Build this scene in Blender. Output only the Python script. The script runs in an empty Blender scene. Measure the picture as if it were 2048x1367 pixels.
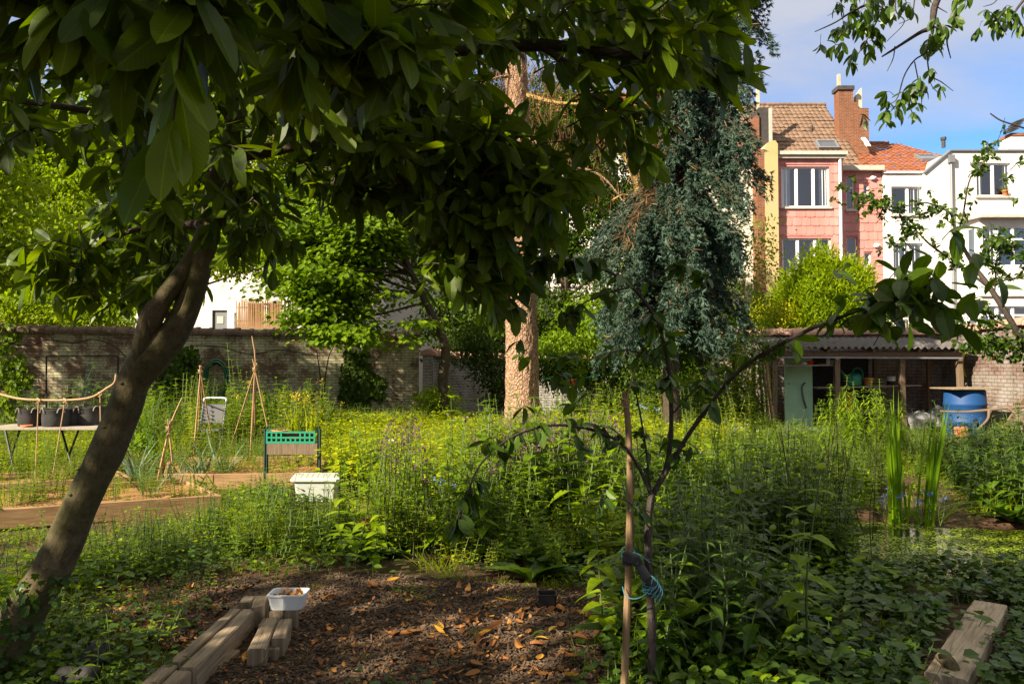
import bpy, math, numpy as np
from math import sin, cos, pi, radians, atan, atan2, sqrt, hypot
RNG = np.random.default_rng(11)
SC = bpy.context.scene
COL = SC.collection
# ---------------------------------------------------------------- survey helpers
FPX, CX, CY, HOR, EYE = 1593.0, 1024.0, 683.5, 735.0, 1.6
TH = atan((HOR - CY) / FPX)
def _ray(px, py):
    a = (px - CX) / FPX; v = (CY - py) / FPX
    return np.array([a, cos(TH) - v * sin(TH), sin(TH) + v * cos(TH)])
def W(px, py, Y):
    d = _ray(px, py); return np.array([0, 0, EYE]) + d * (Y / d[1])
def GP(px, py, z=0.0):
    d = _ray(px, py); return np.array([0, 0, EYE]) + d * ((z - EYE) / d[2])
def WX(px, Y): return W(px, 600, Y)[0]
def WZ(py, Y): return W(1024, py, Y)[2]
# ---------------------------------------------------------------- tagging
def tag(o, label, cat, group=None, kind=None):
    if label: o['label'] = label
    if cat: o['category'] = cat
    if group: o['group'] = group
    if kind: o['kind'] = kind
    return o
def thing(name, label, cat, loc=(0, 0, 0), group=None, rz=0.0):
    o = bpy.data.objects.new(name, None); COL.objects.link(o)
    o.location = tuple(float(c) for c in loc); o.rotation_euler = (0, 0, rz); o.empty_display_size = 0.2
    return tag(o, label, cat, group)
def dup(root, loc, rz=0.0, scale=1.0, label=None, group=None):
    r = root.copy(); COL.objects.link(r)
    r.location = tuple(float(c) for c in loc); r.rotation_euler = (0, 0, rz); r.scale = (scale,) * 3
    if label: r['label'] = label
    if group: r['group'] = group
    for ch in list(root.children):
        c = ch.copy(); COL.objects.link(c); c.parent = r
        for g2 in list(ch.children):
            d = g2.copy(); COL.objects.link(d); d.parent = c
    return r
# ---------------------------------------------------------------- noise
def _h(i, j, k, s):
    n = np.sin(i * 127.1 + j * 311.7 + k * 74.7 + s * 19.19) * 43758.5453
    return n - np.floor(n)
def vnoise(p, s=0.0):
    p = np.atleast_2d(np.asarray(p, float))
    if p.shape[1] == 2: p = np.c_[p, np.zeros(len(p))]
    i = np.floor(p); f = p - i; f = f * f * (3 - 2 * f)
    r = 0
    for a in (0, 1):
        for b in (0, 1):
            for c in (0, 1):
                w = (f[:, 0] if a else 1 - f[:, 0]) * (f[:, 1] if b else 1 - f[:, 1]) * (f[:, 2] if c else 1 - f[:, 2])
                r = r + w * _h(i[:, 0] + a, i[:, 1] + b, i[:, 2] + c, s)
    return r
def unit(v):
    v = np.asarray(v, float); n = np.linalg.norm(v, axis=-1, keepdims=True); return v / np.maximum(n, 1e-9)
def rdir(n, up=0.0):
    v = RNG.normal(size=(n, 3)); v = unit(v); v[:, 2] += up; return unit(v)
# ---------------------------------------------------------------- mesh collector
class G:
    def __init__(s):
        s.v = []; s.a = []; s.n = 0
        s.f = {3: [], 4: []}; s.u = {3: [], 4: []}; s.m = {3: [], 4: []}; s.sm = {3: [], 4: []}
    def add(s, V, faces, uv=None, mat=0, var=None, smooth=False):
        V = np.asarray(V, float).reshape(-1, 3); off = s.n
        s.v.append(V); s.n += len(V)
        s.a.append(np.full(len(V), RNG.random()) if var is None else np.broadcast_to(np.asarray(var, float), (len(V),)))
        for f in faces:
            f = np.asarray(f, int)
            if f.ndim == 1: f = f[None]
            k = f.shape[1]
            if len(f) == 0: continue
            s.f[k].append(f + off)
            u = np.zeros((len(f), k, 2)) if uv is None else np.asarray(uv, float)[f]
            s.u[k].append(u)
            s.m[k].append(np.full(len(f), mat)); s.sm[k].append(np.full(len(f), smooth))
    def addfuv(s, V, F4, UV4, mat=0, var=None, smooth=False):
        V = np.asarray(V, float).reshape(-1, 3); F4 = np.asarray(F4, int)
        off = s.n; s.v.append(V); s.n += len(V)
        s.a.append(np.full(len(V), RNG.random()) if var is None else np.broadcast_to(np.asarray(var, float), (len(V),)))
        k = F4.shape[1]
        s.f[k].append(F4 + off); s.u[k].append(np.asarray(UV4, float)); s.m[k].append(np.full(len(F4), mat)); s.sm[k].append(np.full(len(F4), smooth))
    def arrays(s):
        V = np.concatenate(s.v) if s.v else np.zeros((0, 3)); A = np.concatenate(s.a) if s.a else np.zeros(0)
        d = {}
        for k in (3, 4):
            if s.f[k]: d[k] = (np.concatenate(s.f[k]), np.concatenate(s.u[k]), np.concatenate(s.m[k]), np.concatenate(s.sm[k]))
        return V, A, d
    def merge(s, other, P, rz, sc, tilt=None, dvar=None):
        """copies of another collector set at points P"""
        V, A, d = other.arrays() if isinstance(other, G) else other
        P = np.asarray(P, float); n = len(P)
        if n == 0: return
        rz = np.asarray(rz); sc = np.broadcast_to(np.asarray(sc, float), (n,))
        c, q = np.cos(rz), np.sin(rz)
        X = (V[None, :, 0] * c[:, None] - V[None, :, 1] * q[:, None]) * sc[:, None]
        Y = (V[None, :, 0] * q[:, None] + V[None, :, 1] * c[:, None]) * sc[:, None]
        Z = V[None, :, 2] * sc[:, None]
        if tilt is not None: X = X + Z * tilt[:, 0:1]; Y = Y + Z * tilt[:, 1:2]
        O = np.stack([X, Y, Z], -1) + P[:, None, :]
        off = s.n + np.arange(n) * len(V)
        s.v.append(O.reshape(-1, 3)); s.n += n * len(V)
        AA = np.repeat(A[None], n, 0)
        if dvar is not None: AA = np.clip(AA + dvar[:, None], 0, 1)
        s.a.append(AA.reshape(-1))
        for k, (f, u, m, sm) in d.items():
            s.f[k].append((f[None] + off[:, None, None]).reshape(-1, k)); s.u[k].append(np.tile(u, (n, 1, 1)))
            s.m[k].append(np.tile(m, n)); s.sm[k].append(np.tile(sm, n))
    # ---- shapes
    def quad(s, p, uv=None, mat=0, var=None):
        p = np.asarray(p, float)
        if uv is None:
            w = np.linalg.norm(p[1] - p[0]); h = np.linalg.norm(p[3] - p[0]); uv = [(0, 0), (w, 0), (w, h), (0, h)]
        s.add(p, [[0, 1, 2, 3]], uv, mat, var)
    def obox(s, o, ax, ay, az, mat=0, var=None, u0=0.0):
        o, ax, ay, az = (np.asarray(t, float) for t in (o, ax, ay, az))
        if np.dot(np.cross(ax, ay), az) < 0: o = o + ax; ax = -ax
        V = np.array([o, o + ax, o + ax + ay, o + ay, o + az, o + ax + az, o + ax + ay + az, o + ay + az])
        lx, ly, lz = (np.linalg.norm(t) for t in (ax, ay, az))
        fs = [(0, 3, 2, 1, ly, lx), (4, 5, 6, 7, lx, ly), (0, 1, 5, 4, lx, lz), (1, 2, 6, 5, ly, lz), (2, 3, 7, 6, lx, lz), (3, 0, 4, 7, ly, lz)]
        F_ = [f[:4] for f in fs]; U = [[(u0, 0), (u0 + f[4], 0), (u0 + f[4], f[5]), (u0, f[5])] for f in fs]
        s.addfuv(V, F_, U, mat, var)
    def box(s, x0, x1, y0, y1, z0, z1, mat=0, var=None):
        s.obox((x0, y0, z0), (x1 - x0, 0, 0), (0, y1 - y0, 0), (0, 0, z1 - z0), mat, var)
    def loft(s, rings, mat=0, var=None, smooth=True, caps=True, uvw=None, closed=True):
        """rings: (n,k,3)"""
        R_ = np.asarray(rings, float); n, k = R_.shape[:2]
        if closed: R_ = np.concatenate([R_, R_[:, :1]], 1)
        kk = R_.shape[1]
        seg = np.linalg.norm(np.diff(R_, axis=1), axis=2); uu = np.concatenate([np.zeros((n, 1)), np.cumsum(seg, 1)], 1)
        uu = np.repeat(uu.mean(0)[None], n, 0)
        cen = R_.mean(1); vv = np.concatenate([[0], np.cumsum(np.linalg.norm(np.diff(cen, axis=0), axis=1))])
        if vv[-1] < 1e-6: vv = np.arange(n) * 0.1
        UV = np.stack([uu, np.repeat(vv[:, None], kk, 1)], -1).reshape(-1, 2)
        idx = np.arange(n * kk).reshape(n, kk)
        q = np.stack([idx[:-1, :-1], idx[:-1, 1:], idx[1:, 1:], idx[1:, :-1]], -1).reshape(-1, 4)
        s.add(R_.reshape(-1, 3), [q], UV, mat, var, smooth)
        if caps and closed:
            for r, fl in ((R_[0, :-1], True), (R_[-1, :-1], False)):
                c = r.mean(0); V = np.concatenate([r, c[None]]); m = len(r)
                a = np.arange(m); b = (a + 1) % m
                t = np.stack([b, a, np.full(m, m)], -1) if fl else np.stack([a, b, np.full(m, m)], -1)
                s.add(V, [t], (V - c)[:, [0, 1]] * 1.0, mat, var)
    def tube(s, pts, rad, k=8, mat=0, var=None, caps=True, rough=0.0, seed=0.0, nscale=6.0):
        pts = np.asarray(pts, float); n = len(pts); rad = np.broadcast_to(np.asarray(rad, float), (n,))
        T = np.gradient(pts, axis=0) if n > 2 else np.repeat((pts[1:] - pts[:1]), 2, 0)
        T = unit(T); ref = np.array([0, 0, 1.0]) if abs(T[0, 2]) < .9 else np.array([1.0, 0, 0])
        u = unit(np.cross(ref, T[0])); rings = []
        for i in range(n):
            u = unit(u - T[i] * np.dot(u, T[i])); w = np.cross(T[i], u)
            a = np.arange(k) / k * 2 * pi
            d = np.cos(a)[:, None] * u + np.sin(a)[:, None] * w
            rr = np.full(k, rad[i])
            if rough: rr = rr * (1 + rough * (vnoise((pts[i] + d * rad[i]) * nscale, seed) - .5) * 2)
            rings.append(pts[i] + d * rr[:, None])
        s.loft(rings, mat, var, True, caps)
    def lathe(s, c, prof, k=20, mat=0, var=None, caps=False, sx=1.0, sy=1.0):
        c = np.asarray(c, float); a = np.arange(k) / k * 2 * pi
        rings = [c + np.stack([np.cos(a) * r * sx, np.sin(a) * r * sy, np.full(k, z)], -1) for r, z in prof]
        s.loft(rings, mat, var, True, caps)
    def beam(s, p0, p1, w, h, up=(0, 0, 1), mat=0, var=None, seg=8, jit=0.0, ch=0.08, seed=0.0):
        """timber from p0 to p1 (axis through the centre), chamfered, worn"""
        p0 = np.asarray(p0, float); p1 = np.asarray(p1, float); ax = unit(p1 - p0)
        sd = unit(np.cross(ax, np.asarray(up, float))); u = np.cross(sd, ax)
        c = ch * min(w, h)
        prof = np.array([(-w / 2 + c, -h / 2), (w / 2 - c, -h / 2), (w / 2, -h / 2 + c), (w / 2, h / 2 - c), (w / 2 - c, h / 2), (-w / 2 + c, h / 2), (-w / 2, h / 2 - c), (-w / 2, -h / 2 + c)])
        rings = []
        L = np.linalg.norm(p1 - p0)
        for i in range(seg + 1):
            ctr = p0 + (p1 - p0) * i / seg
            r = ctr + prof[:, :1] * sd + prof[:, 1:] * u
            if jit:
                k = np.c_[np.full(8, i * L / seg * 9.), prof * 40]
                r = r + ((vnoise(k, seed) - .5) * 2 * jit)[:, None] * unit(prof[:, :1] * sd + prof[:, 1:] * u)
            rings.append(r)
        s.loft(rings, mat, var, False, True)
    def leaves(s, tpl, P, A, N, L, Wd, mat=0, var=None, bend=0.0):
        """leaf-shaped faces: tpl=(verts(x,y,z), [faces])"""
        T, fs = tpl; P = np.asarray(P, float); n = len(P)
        if n == 0: return
        A = unit(np.broadcast_to(A, (n, 3))); N = np.broadcast_to(N, (n, 3)); X = unit(np.cross(A, N)); Z = np.cross(X, A)
        L = np.broadcast_to(np.asarray(L, float), (n,)); Wd = np.broadcast_to(np.asarray(Wd, float), (n,)); bend = np.broadcast_to(np.asarray(bend, float), (n,))
        lz = T[None, :, 2] * Wd[:, None] + bend[:, None] * L[:, None] * T[None, :, 1] ** 2
        V = P[:, None] + X[:, None] * (T[None, :, 0] * Wd[:, None])[..., None] + A[:, None] * (T[None, :, 1] * L[:, None])[..., None] + Z[:, None] * lz[..., None]
        m = len(T); off = s.n + np.arange(n) * m
        s.v.append(V.reshape(-1, 3)); s.n += n * m
        var = RNG.random(n) if var is None else np.broadcast_to(np.asarray(var, float), (n,))
        s.a.append(np.repeat(var, m))
        uvt = np.c_[T[:, 0] + .5, T[:, 1]]
        for f in fs:
            f = np.asarray(f, int); k = f.shape[1]
            s.f[k].append((f[None] + off[:, None, None]).reshape(-1, k)); s.u[k].append(np.tile(uvt[f], (n, 1, 1)))
            s.m[k].append(np.full(n * len(f), mat)); s.sm[k].append(np.full(n * len(f), False))
    def build(s, name, mats, parent=None, loc=None):
        V, A, d = s.arrays()
        if parent is not None and loc is None and parent.get('_local') is None:
            V = V - np.array(parent.matrix_basis.translation if parent.parent is None else PW(parent))
        elif loc is not None: V = V - np.asarray(loc, float)
        me = bpy.data.meshes.new(name); nv = len(V)
        me.vertices.add(nv); me.vertices.foreach_set('co', V.astype(np.float32).ravel())
        ks = [k for k in (3, 4) if k in d]
        lv = np.concatenate([d[k][0].ravel() for k in ks]); me.loops.add(len(lv)); me.loops.foreach_set('vertex_index', lv.astype(np.int32))
        cnt = np.concatenate([np.full(len(d[k][0]), k) for k in ks]); st = np.concatenate([[0], np.cumsum(cnt)[:-1]])
        me.polygons.add(len(cnt)); me.polygons.foreach_set('loop_start', st.astype(np.int32))
        me.polygons.foreach_set('material_index', np.concatenate([d[k][2] for k in ks]).astype(np.int32))
        me.polygons.foreach_set('use_smooth', np.concatenate([d[k][3] for k in ks]).astype(bool))
        uvl = me.uv_layers.new(name='UVMap'); uvl.data.foreach_set('uv', np.concatenate([d[k][1].reshape(-1, 2) for k in ks]).astype(np.float32).ravel())
        at = me.attributes.new('var', 'FLOAT', 'POINT'); at.data.foreach_set('value', A.astype(np.float32))
        me.update(calc_edges=True)
        for m in (mats if isinstance(mats, (list, tuple)) else [mats]): me.materials.append(m)
        o = bpy.data.objects.new(name, me); COL.objects.link(o)
        if parent is not None: o.parent = parent
        elif loc is not None: o.location = tuple(float(c) for c in loc)
        return o
def PW(o):
    t = np.zeros(3)
    while o is not None: t = t + np.array(o.location); o = o.parent
    return t
def one(g, name, mats, label, cat, loc, group=None, kind=None):
    return tag(g.build(name, mats, None, loc), label, cat, group, kind)
def struct(g, name, mats): return tag(g.build(name, mats), None, None, None, 'structure')
def smoothpath(P, n=40):
    """Catmull-Rom through P (m,d)"""
    P = np.asarray(P, float); m = len(P); Q = np.concatenate([[2 * P[0] - P[1]], P, [2 * P[-1] - P[-2]]])
    t = np.linspace(0, m - 1 - 1e-6, n); i = t.astype(int); f = (t - i)[:, None]
    a, b, c, d = Q[i], Q[i + 1], Q[i + 2], Q[i + 3]
    return .5 * (2 * b + (c - a) * f + (2 * a - 5 * b + 4 * c - d) * f ** 2 + (3 * b - a - 3 * c + d) * f ** 3)
# ---------------------------------------------------------------- leaf templates
def _tpl(rows, fold=.12):
    V = [(0, 0, 0)]; n = len(rows)
    for t, w in rows: V += [(-w / 2, t, fold * w), (0, t, 0), (w / 2, t, fold * w)]
    V.append((0, 1, 0)); V = np.array(V, float); last = len(V) - 1
    q, t3 = [], [(0, 2, 1), (0, 3, 2)]
    for i in range(n - 1):
        a = 1 + 3 * i; b = a + 3
        q += [(a, a + 1, b + 1, b), (a + 1, a + 2, b + 2, b + 1)]
    a = 1 + 3 * (n - 1); t3 += [(a, a + 1, last), (a + 1, a + 2, last)]
    return V, [t3] + ([q] if q else [])
T_OVAL = _tpl([(.12, .5), (.35, .95), (.6, 1.0), (.85, .6)], .16)
T_LAUREL = _tpl([(.1, .34), (.28, .78), (.52, 1.0), (.76, .86), (.92, .46)], .1)
T_LANCE = _tpl([(.15, .7), (.4, 1.0), (.7, .6)], .14)
T_HEART = _tpl([(.04, .6), (.2, 1.0), (.5, .8), (.8, .35)], .12)
T_HEX = (np.array([(0, 0, 0), (-.42, .3, .07), (-.4, .68, .07), (0, 1, 0), (.4, .68, .07), (.42, .3, .07)]), [[(0, 3, 2, 1), (0, 5, 4, 3)]])
T_DIA = (np.array([(0, 0, 0), (-.5, .45, .1), (0, 1, 0), (.5, .45, .1)]), [[(0, 2, 1), (0, 3, 2)]])
T_BLADE = (np.array([(-.5, 0, 0), (.5, 0, 0), (-.42, .4, 0), (.42, .4, 0), (-.26, .75, 0), (.26, .75, 0), (0, 1, 0)]), [[(0, 1, 3, 2), (2, 3, 5, 4)], [(4, 5, 6)]])
_st = []
_iv = np.array([(0, 0), (.3, -.08), (.52, .12), (.34, .32), (.5, .62), (.2, .62), (0, 1), (-.2, .62), (-.5, .62), (-.34, .32), (-.52, .12), (-.3, -.08)])
T_IVY = (np.c_[np.r_[_iv, [(0, .32)]], np.r_[np.array([0, .05, .08, .02, .06, .02, 0, .02, .06, .02, .08, .05]), [-.03]]], [[(i, (i + 1) % 12, 12) for i in range(12)]])
_mp = np.array([(0, 0), (.35, .02), (.3, .2), (.55, .4), (.3, .48), (.32, .75), (.12, .68), (0, 1), (-.12, .68), (-.32, .75), (-.3, .48), (-.55, .4), (-.3, .2), (-.35, .02)])
T_MAPLE = (np.c_[np.r_[_mp, [(0, .35)]], np.r_[np.full(14, .05), [0]]], [[(i, (i + 1) % 14, 14) for i in range(14)]])
EXPOSURE = 1.6
# ---------------------------------------------------------------- materials
class NT:
    def __init__(s, name):
        s.m = bpy.data.materials.new(name); s.m.use_nodes = True; s.t = s.m.node_tree; s.t.nodes.clear()
        s.out = s.t.nodes.new('ShaderNodeOutputMaterial')
    def n(s, ty, **kw):
        nd = s.t.nodes.new('ShaderNode' + ty)
        for k, v in kw.items():
            if k.startswith('_'): setattr(nd, k[1:], v)
            else:
                key = k.replace('__', ' ')
                sk = nd.inputs[int(key[1:])] if key[0] == 'i' and key[1:].isdigit() else nd.inputs[key]
                if hasattr(v, 'is_linked') or isinstance(v, bpy.types.NodeSocket): s.t.links.new(v, sk)
                elif isinstance(v, (tuple, list)) and len(v) == 3 and sk.type == 'RGBA': sk.default_value = (*v, 1)
                else: sk.default_value = v
        return nd
    def ramp(s, fac, stops, interp='LINEAR'):
        r = s.t.nodes.new('ShaderNodeValToRGB'); s.t.links.new(fac, r.inputs[0]); e = r.color_ramp.elements; r.color_ramp.interpolation = interp
        while len(e) < len(stops): e.new(.5)
        for el, (p, c) in zip(e, stops): el.position = p; el.color = (*c, 1) if len(c) == 3 else c
        return r.outputs[0]
    def mix(s, f, a, b, ty='MIX'):
        nd = s.t.nodes.new('ShaderNodeMix'); nd.data_type = 'RGBA'; nd.blend_type = ty
        for sk, v in ((nd.inputs[0], f), (nd.inputs[6], a), (nd.inputs[7], b)):
            if isinstance(v, bpy.types.NodeSocket): s.t.links.new(v, sk)
            elif isinstance(v, (tuple, list)): sk.default_value = (*v, 1)
            else: sk.default_value = v
        return nd.outputs[2]
    def math(s, op, a, b=0.0):
        nd = s.t.nodes.new('ShaderNodeMath'); nd.operation = op
        for sk, v in ((nd.inputs[0], a), (nd.inputs[1], b)):
            if isinstance(v, bpy.types.NodeSocket): s.t.links.new(v, sk)
            else: sk.default_value = v
        return nd.outputs[0]
    def coord(s, kind='Object', scale=(1, 1, 1)):
        tc = s.n('TexCoord'); mp = s.n('Mapping', Vector=tc.outputs[kind], Scale=scale); return mp.outputs[0]
    def noise(s, vec, scale=5., detail=4., rough=.6, dist=0.0):
        return s.n('TexNoise', Vector=vec, Scale=scale, Detail=detail, Roughness=rough, Distortion=dist).outputs[0]
    def var(s): return s.n('Attribute', _attribute_name='var').outputs['Fac']
    def bump(s, h, strength=.3, dist=.02):
        return s.n('Bump', Height=h, Strength=strength, Distance=dist).outputs[0]
    def fin(s, base, rough=.7, normal=None, spec=.3, metal=0.0, **kw):
        p = s.n('BsdfPrincipled', Base__Color=base, Roughness=rough, Metallic=metal)
        p.inputs['Specular IOR Level'].default_value = spec
        for k, v in kw.items(): p.inputs[k.replace('__', ' ')].default_value = v
        if normal is not None: s.t.links.new(normal, p.inputs['Normal'])
        s.t.links.new(p.outputs[0], s.out.inputs[0]); return s.m
def leafmat(name, dark, mid, light, transl=.35, rough=.55, spec=.18, tcol=None, veins=False, big=None, k=(1.17, 1.3, .2)):
    t = NT(name); v = t.var(); dark, mid, light = (tuple(a * b for a, b in zip(c, k)) for c in (dark, mid, light))
    base = t.ramp(v, [(0, dark), (.5, mid), (1, light)])
    n = t.noise(t.coord('Object'), 1.1, 2); base = t.mix(t.math('MULTIPLY', t.math('SUBTRACT', n, .35), 1.2), base, t.mix(1.0, base, (1.25, 1.1, .7), 'MULTIPLY'))
    if veins:
        uv = t.n('TexCoord').outputs['UV']; sx = t.n('SeparateXYZ', Vector=uv)
        ax = t.math('ABSOLUTE', t.math('SUBTRACT', sx.outputs[0], .5))
        mid_ = t.math('LESS_THAN', ax, .022)
        w = t.n('TexWave', Vector=t.n('CombineXYZ', X=t.math('ADD', sx.outputs[1], t.math('MULTIPLY', ax, -.55))).outputs[0], Scale=4.5).outputs[1]
        side = t.math('MULTIPLY', t.math('GREATER_THAN', w, .93), .35)
        base = t.mix(t.math('MULTIPLY', t.math('MAXIMUM', mid_, side), .55), base, t.mix(1.0, base, (2.2, 2.0, 1.6), 'MULTIPLY'))
        n2 = t.noise(t.coord('Object'), 26., 3); base = t.mix(t.math('MULTIPLY', n2, .5), base, t.mix(1.0, base, (.55, .6, .5), 'MULTIPLY'))
    p = t.n('BsdfPrincipled', Base__Color=base, Roughness=rough); p.inputs['Specular IOR Level'].default_value = spec
    tc = t.mix(1.0, base, tcol or (1.7, 1.75, .55), 'MULTIPLY')
    tr = t.n('BsdfTranslucent', Color=tc)
    mx = t.n('MixShader', Fac=transl, i1=p.outputs[0], i2=tr.outputs[0])
    t.t.links.new(mx.outputs[0], t.out.inputs[0]); return t.m
def noisy(name, c1, c2, scale=6, rough=.75, bump=.2, detail=5, stretch=(1, 1, 1), c3=None, bdist=.01, spec=.3, coord='Object'):
    t = NT(name); co = t.coord(coord, stretch); n = t.noise(co, scale, detail)
    st = [(.3, c1), (.7, c2)] if c3 is None else [(.25, c1), (.5, c2), (.75, c3)]
    b = t.ramp(n, st); v = t.var(); b = t.mix(t.math('MULTIPLY', t.math('SUBTRACT', v, .4), .5), b, t.mix(1.0, b, (.55, .55, .55), 'MULTIPLY'))
    n2 = t.noise(co, scale * 5, 3)
    return t.fin(b, rough, t.bump(t.math('ADD', n, t.math('MULTIPLY', n2, .5)), bump, bdist), spec)
def wood(name, c1, c2, c3, rough=.8, grain=(1, 1, 1), bump=.35):
    """grain runs along UV v"""
    t = NT(name); co = t.coord('UV', (1, 1, 1)); mp = t.n('Mapping', Vector=co, Scale=(34, 2.2, 1)).outputs[0]
    n = t.noise(mp, 1.6, 6, .65, .6); n2 = t.noise(t.coord('Object'), 3.0, 4)
    fine = t.noise(t.n('Mapping', Vector=co, Scale=(140, 5, 1)).outputs[0], 1., 3)
    b = t.ramp(n, [(.25, c1), (.5, c2), (.78, c3)]); b = t.mix(t.math('MULTIPLY', n2, .55), b, t.mix(1., b, (.45, .45, .42), 'MULTIPLY'))
    b = t.mix(t.math('MULTIPLY', t.var(), .3), b, t.mix(1., b, (.6, .55, .5), 'MULTIPLY'))
    return t.fin(b, rough, t.bump(t.math('ADD', n, fine), bump, .004), .25)
def bark(name, c1, c2, c3, sx=8, sy=2.5, bump=.8, dist=.03, moss=None):
    t = NT(name); co = t.coord('UV', (sx, sy, 1)); n = t.noise(co, 2.2, 8, .65, .8)
    vo = t.n('TexVoronoi', Vector=co, Scale=2.2, _feature='DISTANCE_TO_EDGE').outputs[0]
    b = t.ramp(n, [(.28, c1), (.5, c2), (.75, c3)])
    if moss: b = t.mix(t.ramp(t.noise(t.coord('Object'), 2.5, 5), [(.45, (0, 0, 0)), (.65, (1, 1, 1))]), b, moss)
    cr = t.ramp(vo, [(0, (0, 0, 0)), (.18, (1, 1, 1))])
    h = t.math('ADD', t.math('MULTIPLY', cr, .6), n)
    return t.fin(b, .85, t.bump(h, bump, dist), .15)
def brickmat(name, bricks, mortar, paint, lo, hi, bw=.22, rh=.07, pn=1.3, bump=.6, dirt=(.5, .5, .42)):
    t = NT(name); uv = t.n('TexCoord').outputs['UV']
    wob = t.n('TexNoise', Vector=uv, Scale=3.0, Detail=2.0).outputs[1]
    u2 = t.n('VectorMath', _operation='ADD', i0=uv, i1=t.n('VectorMath', _operation='SCALE', i0=wob, Scale=.03).outputs[0]).outputs[0]
    br = t.n('TexBrick', Vector=u2, Color1=bricks[0], Color2=bricks[1], Mortar=mortar, Scale=1.0, Mortar__Size=.008, Mortar__Smooth=.3, Brick__Width=bw, Row__Height=rh)
    n1 = t.noise(t.coord('UV'), pn, 7, .68); n3 = t.noise(t.coord('UV'), 14, 4)
    base = t.mix(t.math('MULTIPLY', n3, .5), br.outputs[0], t.mix(1., br.outputs[0], (.5, .5, .5), 'MULTIPLY'))
    pm = t.ramp(t.math('ADD', n1, t.math('MULTIPLY', t.math('SUBTRACT', n3, .5), .35)), [(lo, (0, 0, 0)), (hi, (1, 1, 1))])
    pm2 = t.math('MULTIPLY', pm, t.math('SUBTRACT', 1.0, t.math('MULTIPLY', br.outputs[1], .75)))
    c = t.mix(pm2, base, paint)
    g = t.noise(t.coord('UV', (1, .35, 1)), 1.1, 5); c = t.mix(t.ramp(g, [(.4, (0, 0, 0)), (.7, (.8, .8, .8))]), c, t.mix(1., c, dirt, 'MULTIPLY'))
    h = t.math('ADD', t.math('SUBTRACT', 1.0, br.outputs[1]), t.math('MULTIPLY', n3, .5))
    return t.fin(c, .85, t.bump(h, bump, .012), .15)
def plain(name, c, rough=.5, spec=.4, metal=0., wear=.25):
    t = NT(name); n = t.noise(t.coord('Object'), 9., 5); b = t.mix(t.math('MULTIPLY', n, wear), c, tuple(x * .5 for x in c))
    b = t.mix(t.math('MULTIPLY', t.var(), .25), b, t.mix(1., b, (.7, .7, .7), 'MULTIPLY'))
    n2 = t.noise(t.coord('Object'), 40., 3)
    return t.fin(b, rough, t.bump(n2, .05, .004), spec, metal)
def glassmat(name):
    t = NT(name); fr = t.n('Fresnel', IOR=1.6).outputs[0]
    gl = t.n('BsdfGlossy', Color=(.95, .97, 1), Roughness=.03); tr = t.n('BsdfTransparent', Color=(.8, .85, .88))
    f = t.math('MINIMUM', t.math('ADD', t.math('MULTIPLY', fr, .9), .1), 1.0)
    mx = t.n('MixShader', Fac=f, i1=tr.outputs[0], i2=gl.outputs[0]); t.t.links.new(mx.outputs[0], t.out.inputs[0]); return t.m
M = {}
M['white_render'] = noisy('white_render', (.54, .52, .48), (.66, .64, .61), .9, .85, .08, stretch=(1.6, 1.6, .3))
M['cream_render'] = noisy('cream_render', (.56, .5, .41), (.62, .56, .46), 1.2, .85, .05)
M['yellow_render'] = noisy('yellow_render', (.4, .29, .12), (.48, .36, .17), 1.4, .85, .15, c3=(.42, .35, .2))
M['pink_tile'] = noisy('pink_tile', (.43, .17, .145), (.56, .26, .235), .9, .8, .1, stretch=(1.6, 1.6, .35))
M['pvc'] = plain('white_pvc', (.8, .8, .8), .35, .5, wear=.1)
M['stone'] = noisy('stone_trim', (.36, .33, .28), (.5, .46, .4), 5, .85, .2)
M['conc'] = noisy('aged_concrete', (.38, .33, .24), (.5, .44, .33), 4, .9, .3)
M['dark_slate'] = noisy('dark_slate', (.03, .028, .028), (.06, .055, .05), 4, .7, .2)
M['tile_brown'] = noisy('brown_tile', (.12, .075, .05), (.19, .125, .085), 3, .85, .2)
M['tile_orange'] = noisy('orange_tile', (.19, .064, .03), (.27, .095, .042), 3, .8, .2)
M['tile_cap'] = noisy('cap_tile', (.3, .16, .12), (.42, .24, .18), 4, .85, .3, c3=(.25, .19, .14))
M['chimney_brick'] = brickmat('chimney_brick', ((.27, .1, .05), (.19, .065, .035)), (.28, .22, .16), (.22, .14, .07), .62, .8, .22, .075)
M['wall_left'] = brickmat('painted_brick', ((.26, .15, .1), (.17, .1, .07)), (.13, .115, .085), (.5, .46, .3), .42, .56, .22, .075, 1.6, .9, (.32, .34, .24))
M['wall_right'] = brickmat('worn_whitewashed_brick', ((.22, .13, .1), (.14, .085, .068)), (.05, .045, .04), (.27, .245, .225), .38, .6, .25, .09, 1.4, .8)
M['wall_mid'] = brickmat('white_brick', ((.3, .28, .25), (.22, .2, .18)), (.04, .04, .035), (.36, .35, .33), .36, .58, .24, .085, 2.0, .8)
M['glass'] = glassmat('window_glass')
M['room'] = plain('dark_room', (.16, .16, .16), .9, .1)
M['curtain'] = noisy('curtain_cloth', (.84, .84, .82), (.9, .9, .88), 3, .9, .1)
M['curtain_blue'] = noisy('blue_curtain', (.1, .4, .62), (.14, .48, .7), 3, .9, .1)
M['curtain_yellow'] = noisy('cream_curtain', (.6, .47, .24), (.68, .55, .3), 3, .9, .1)
M['zinc'] = plain('grey_zinc', (.2, .21, .23), .5, .5, .3)
M['white_metal'] = plain('white_metal', (.75, .75, .74), .4, .5)
M['black_metal'] = plain('black_metal', (.022, .025, .022), .45, .5)
M['darkgreen_metal'] = plain('dark_green_metal', (.018, .04, .032), .45, .5)
M['old_wood'] = wood('weathered_wood', (.085, .062, .04), (.27, .205, .135), (.42, .335, .23), bump=.8)
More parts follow.
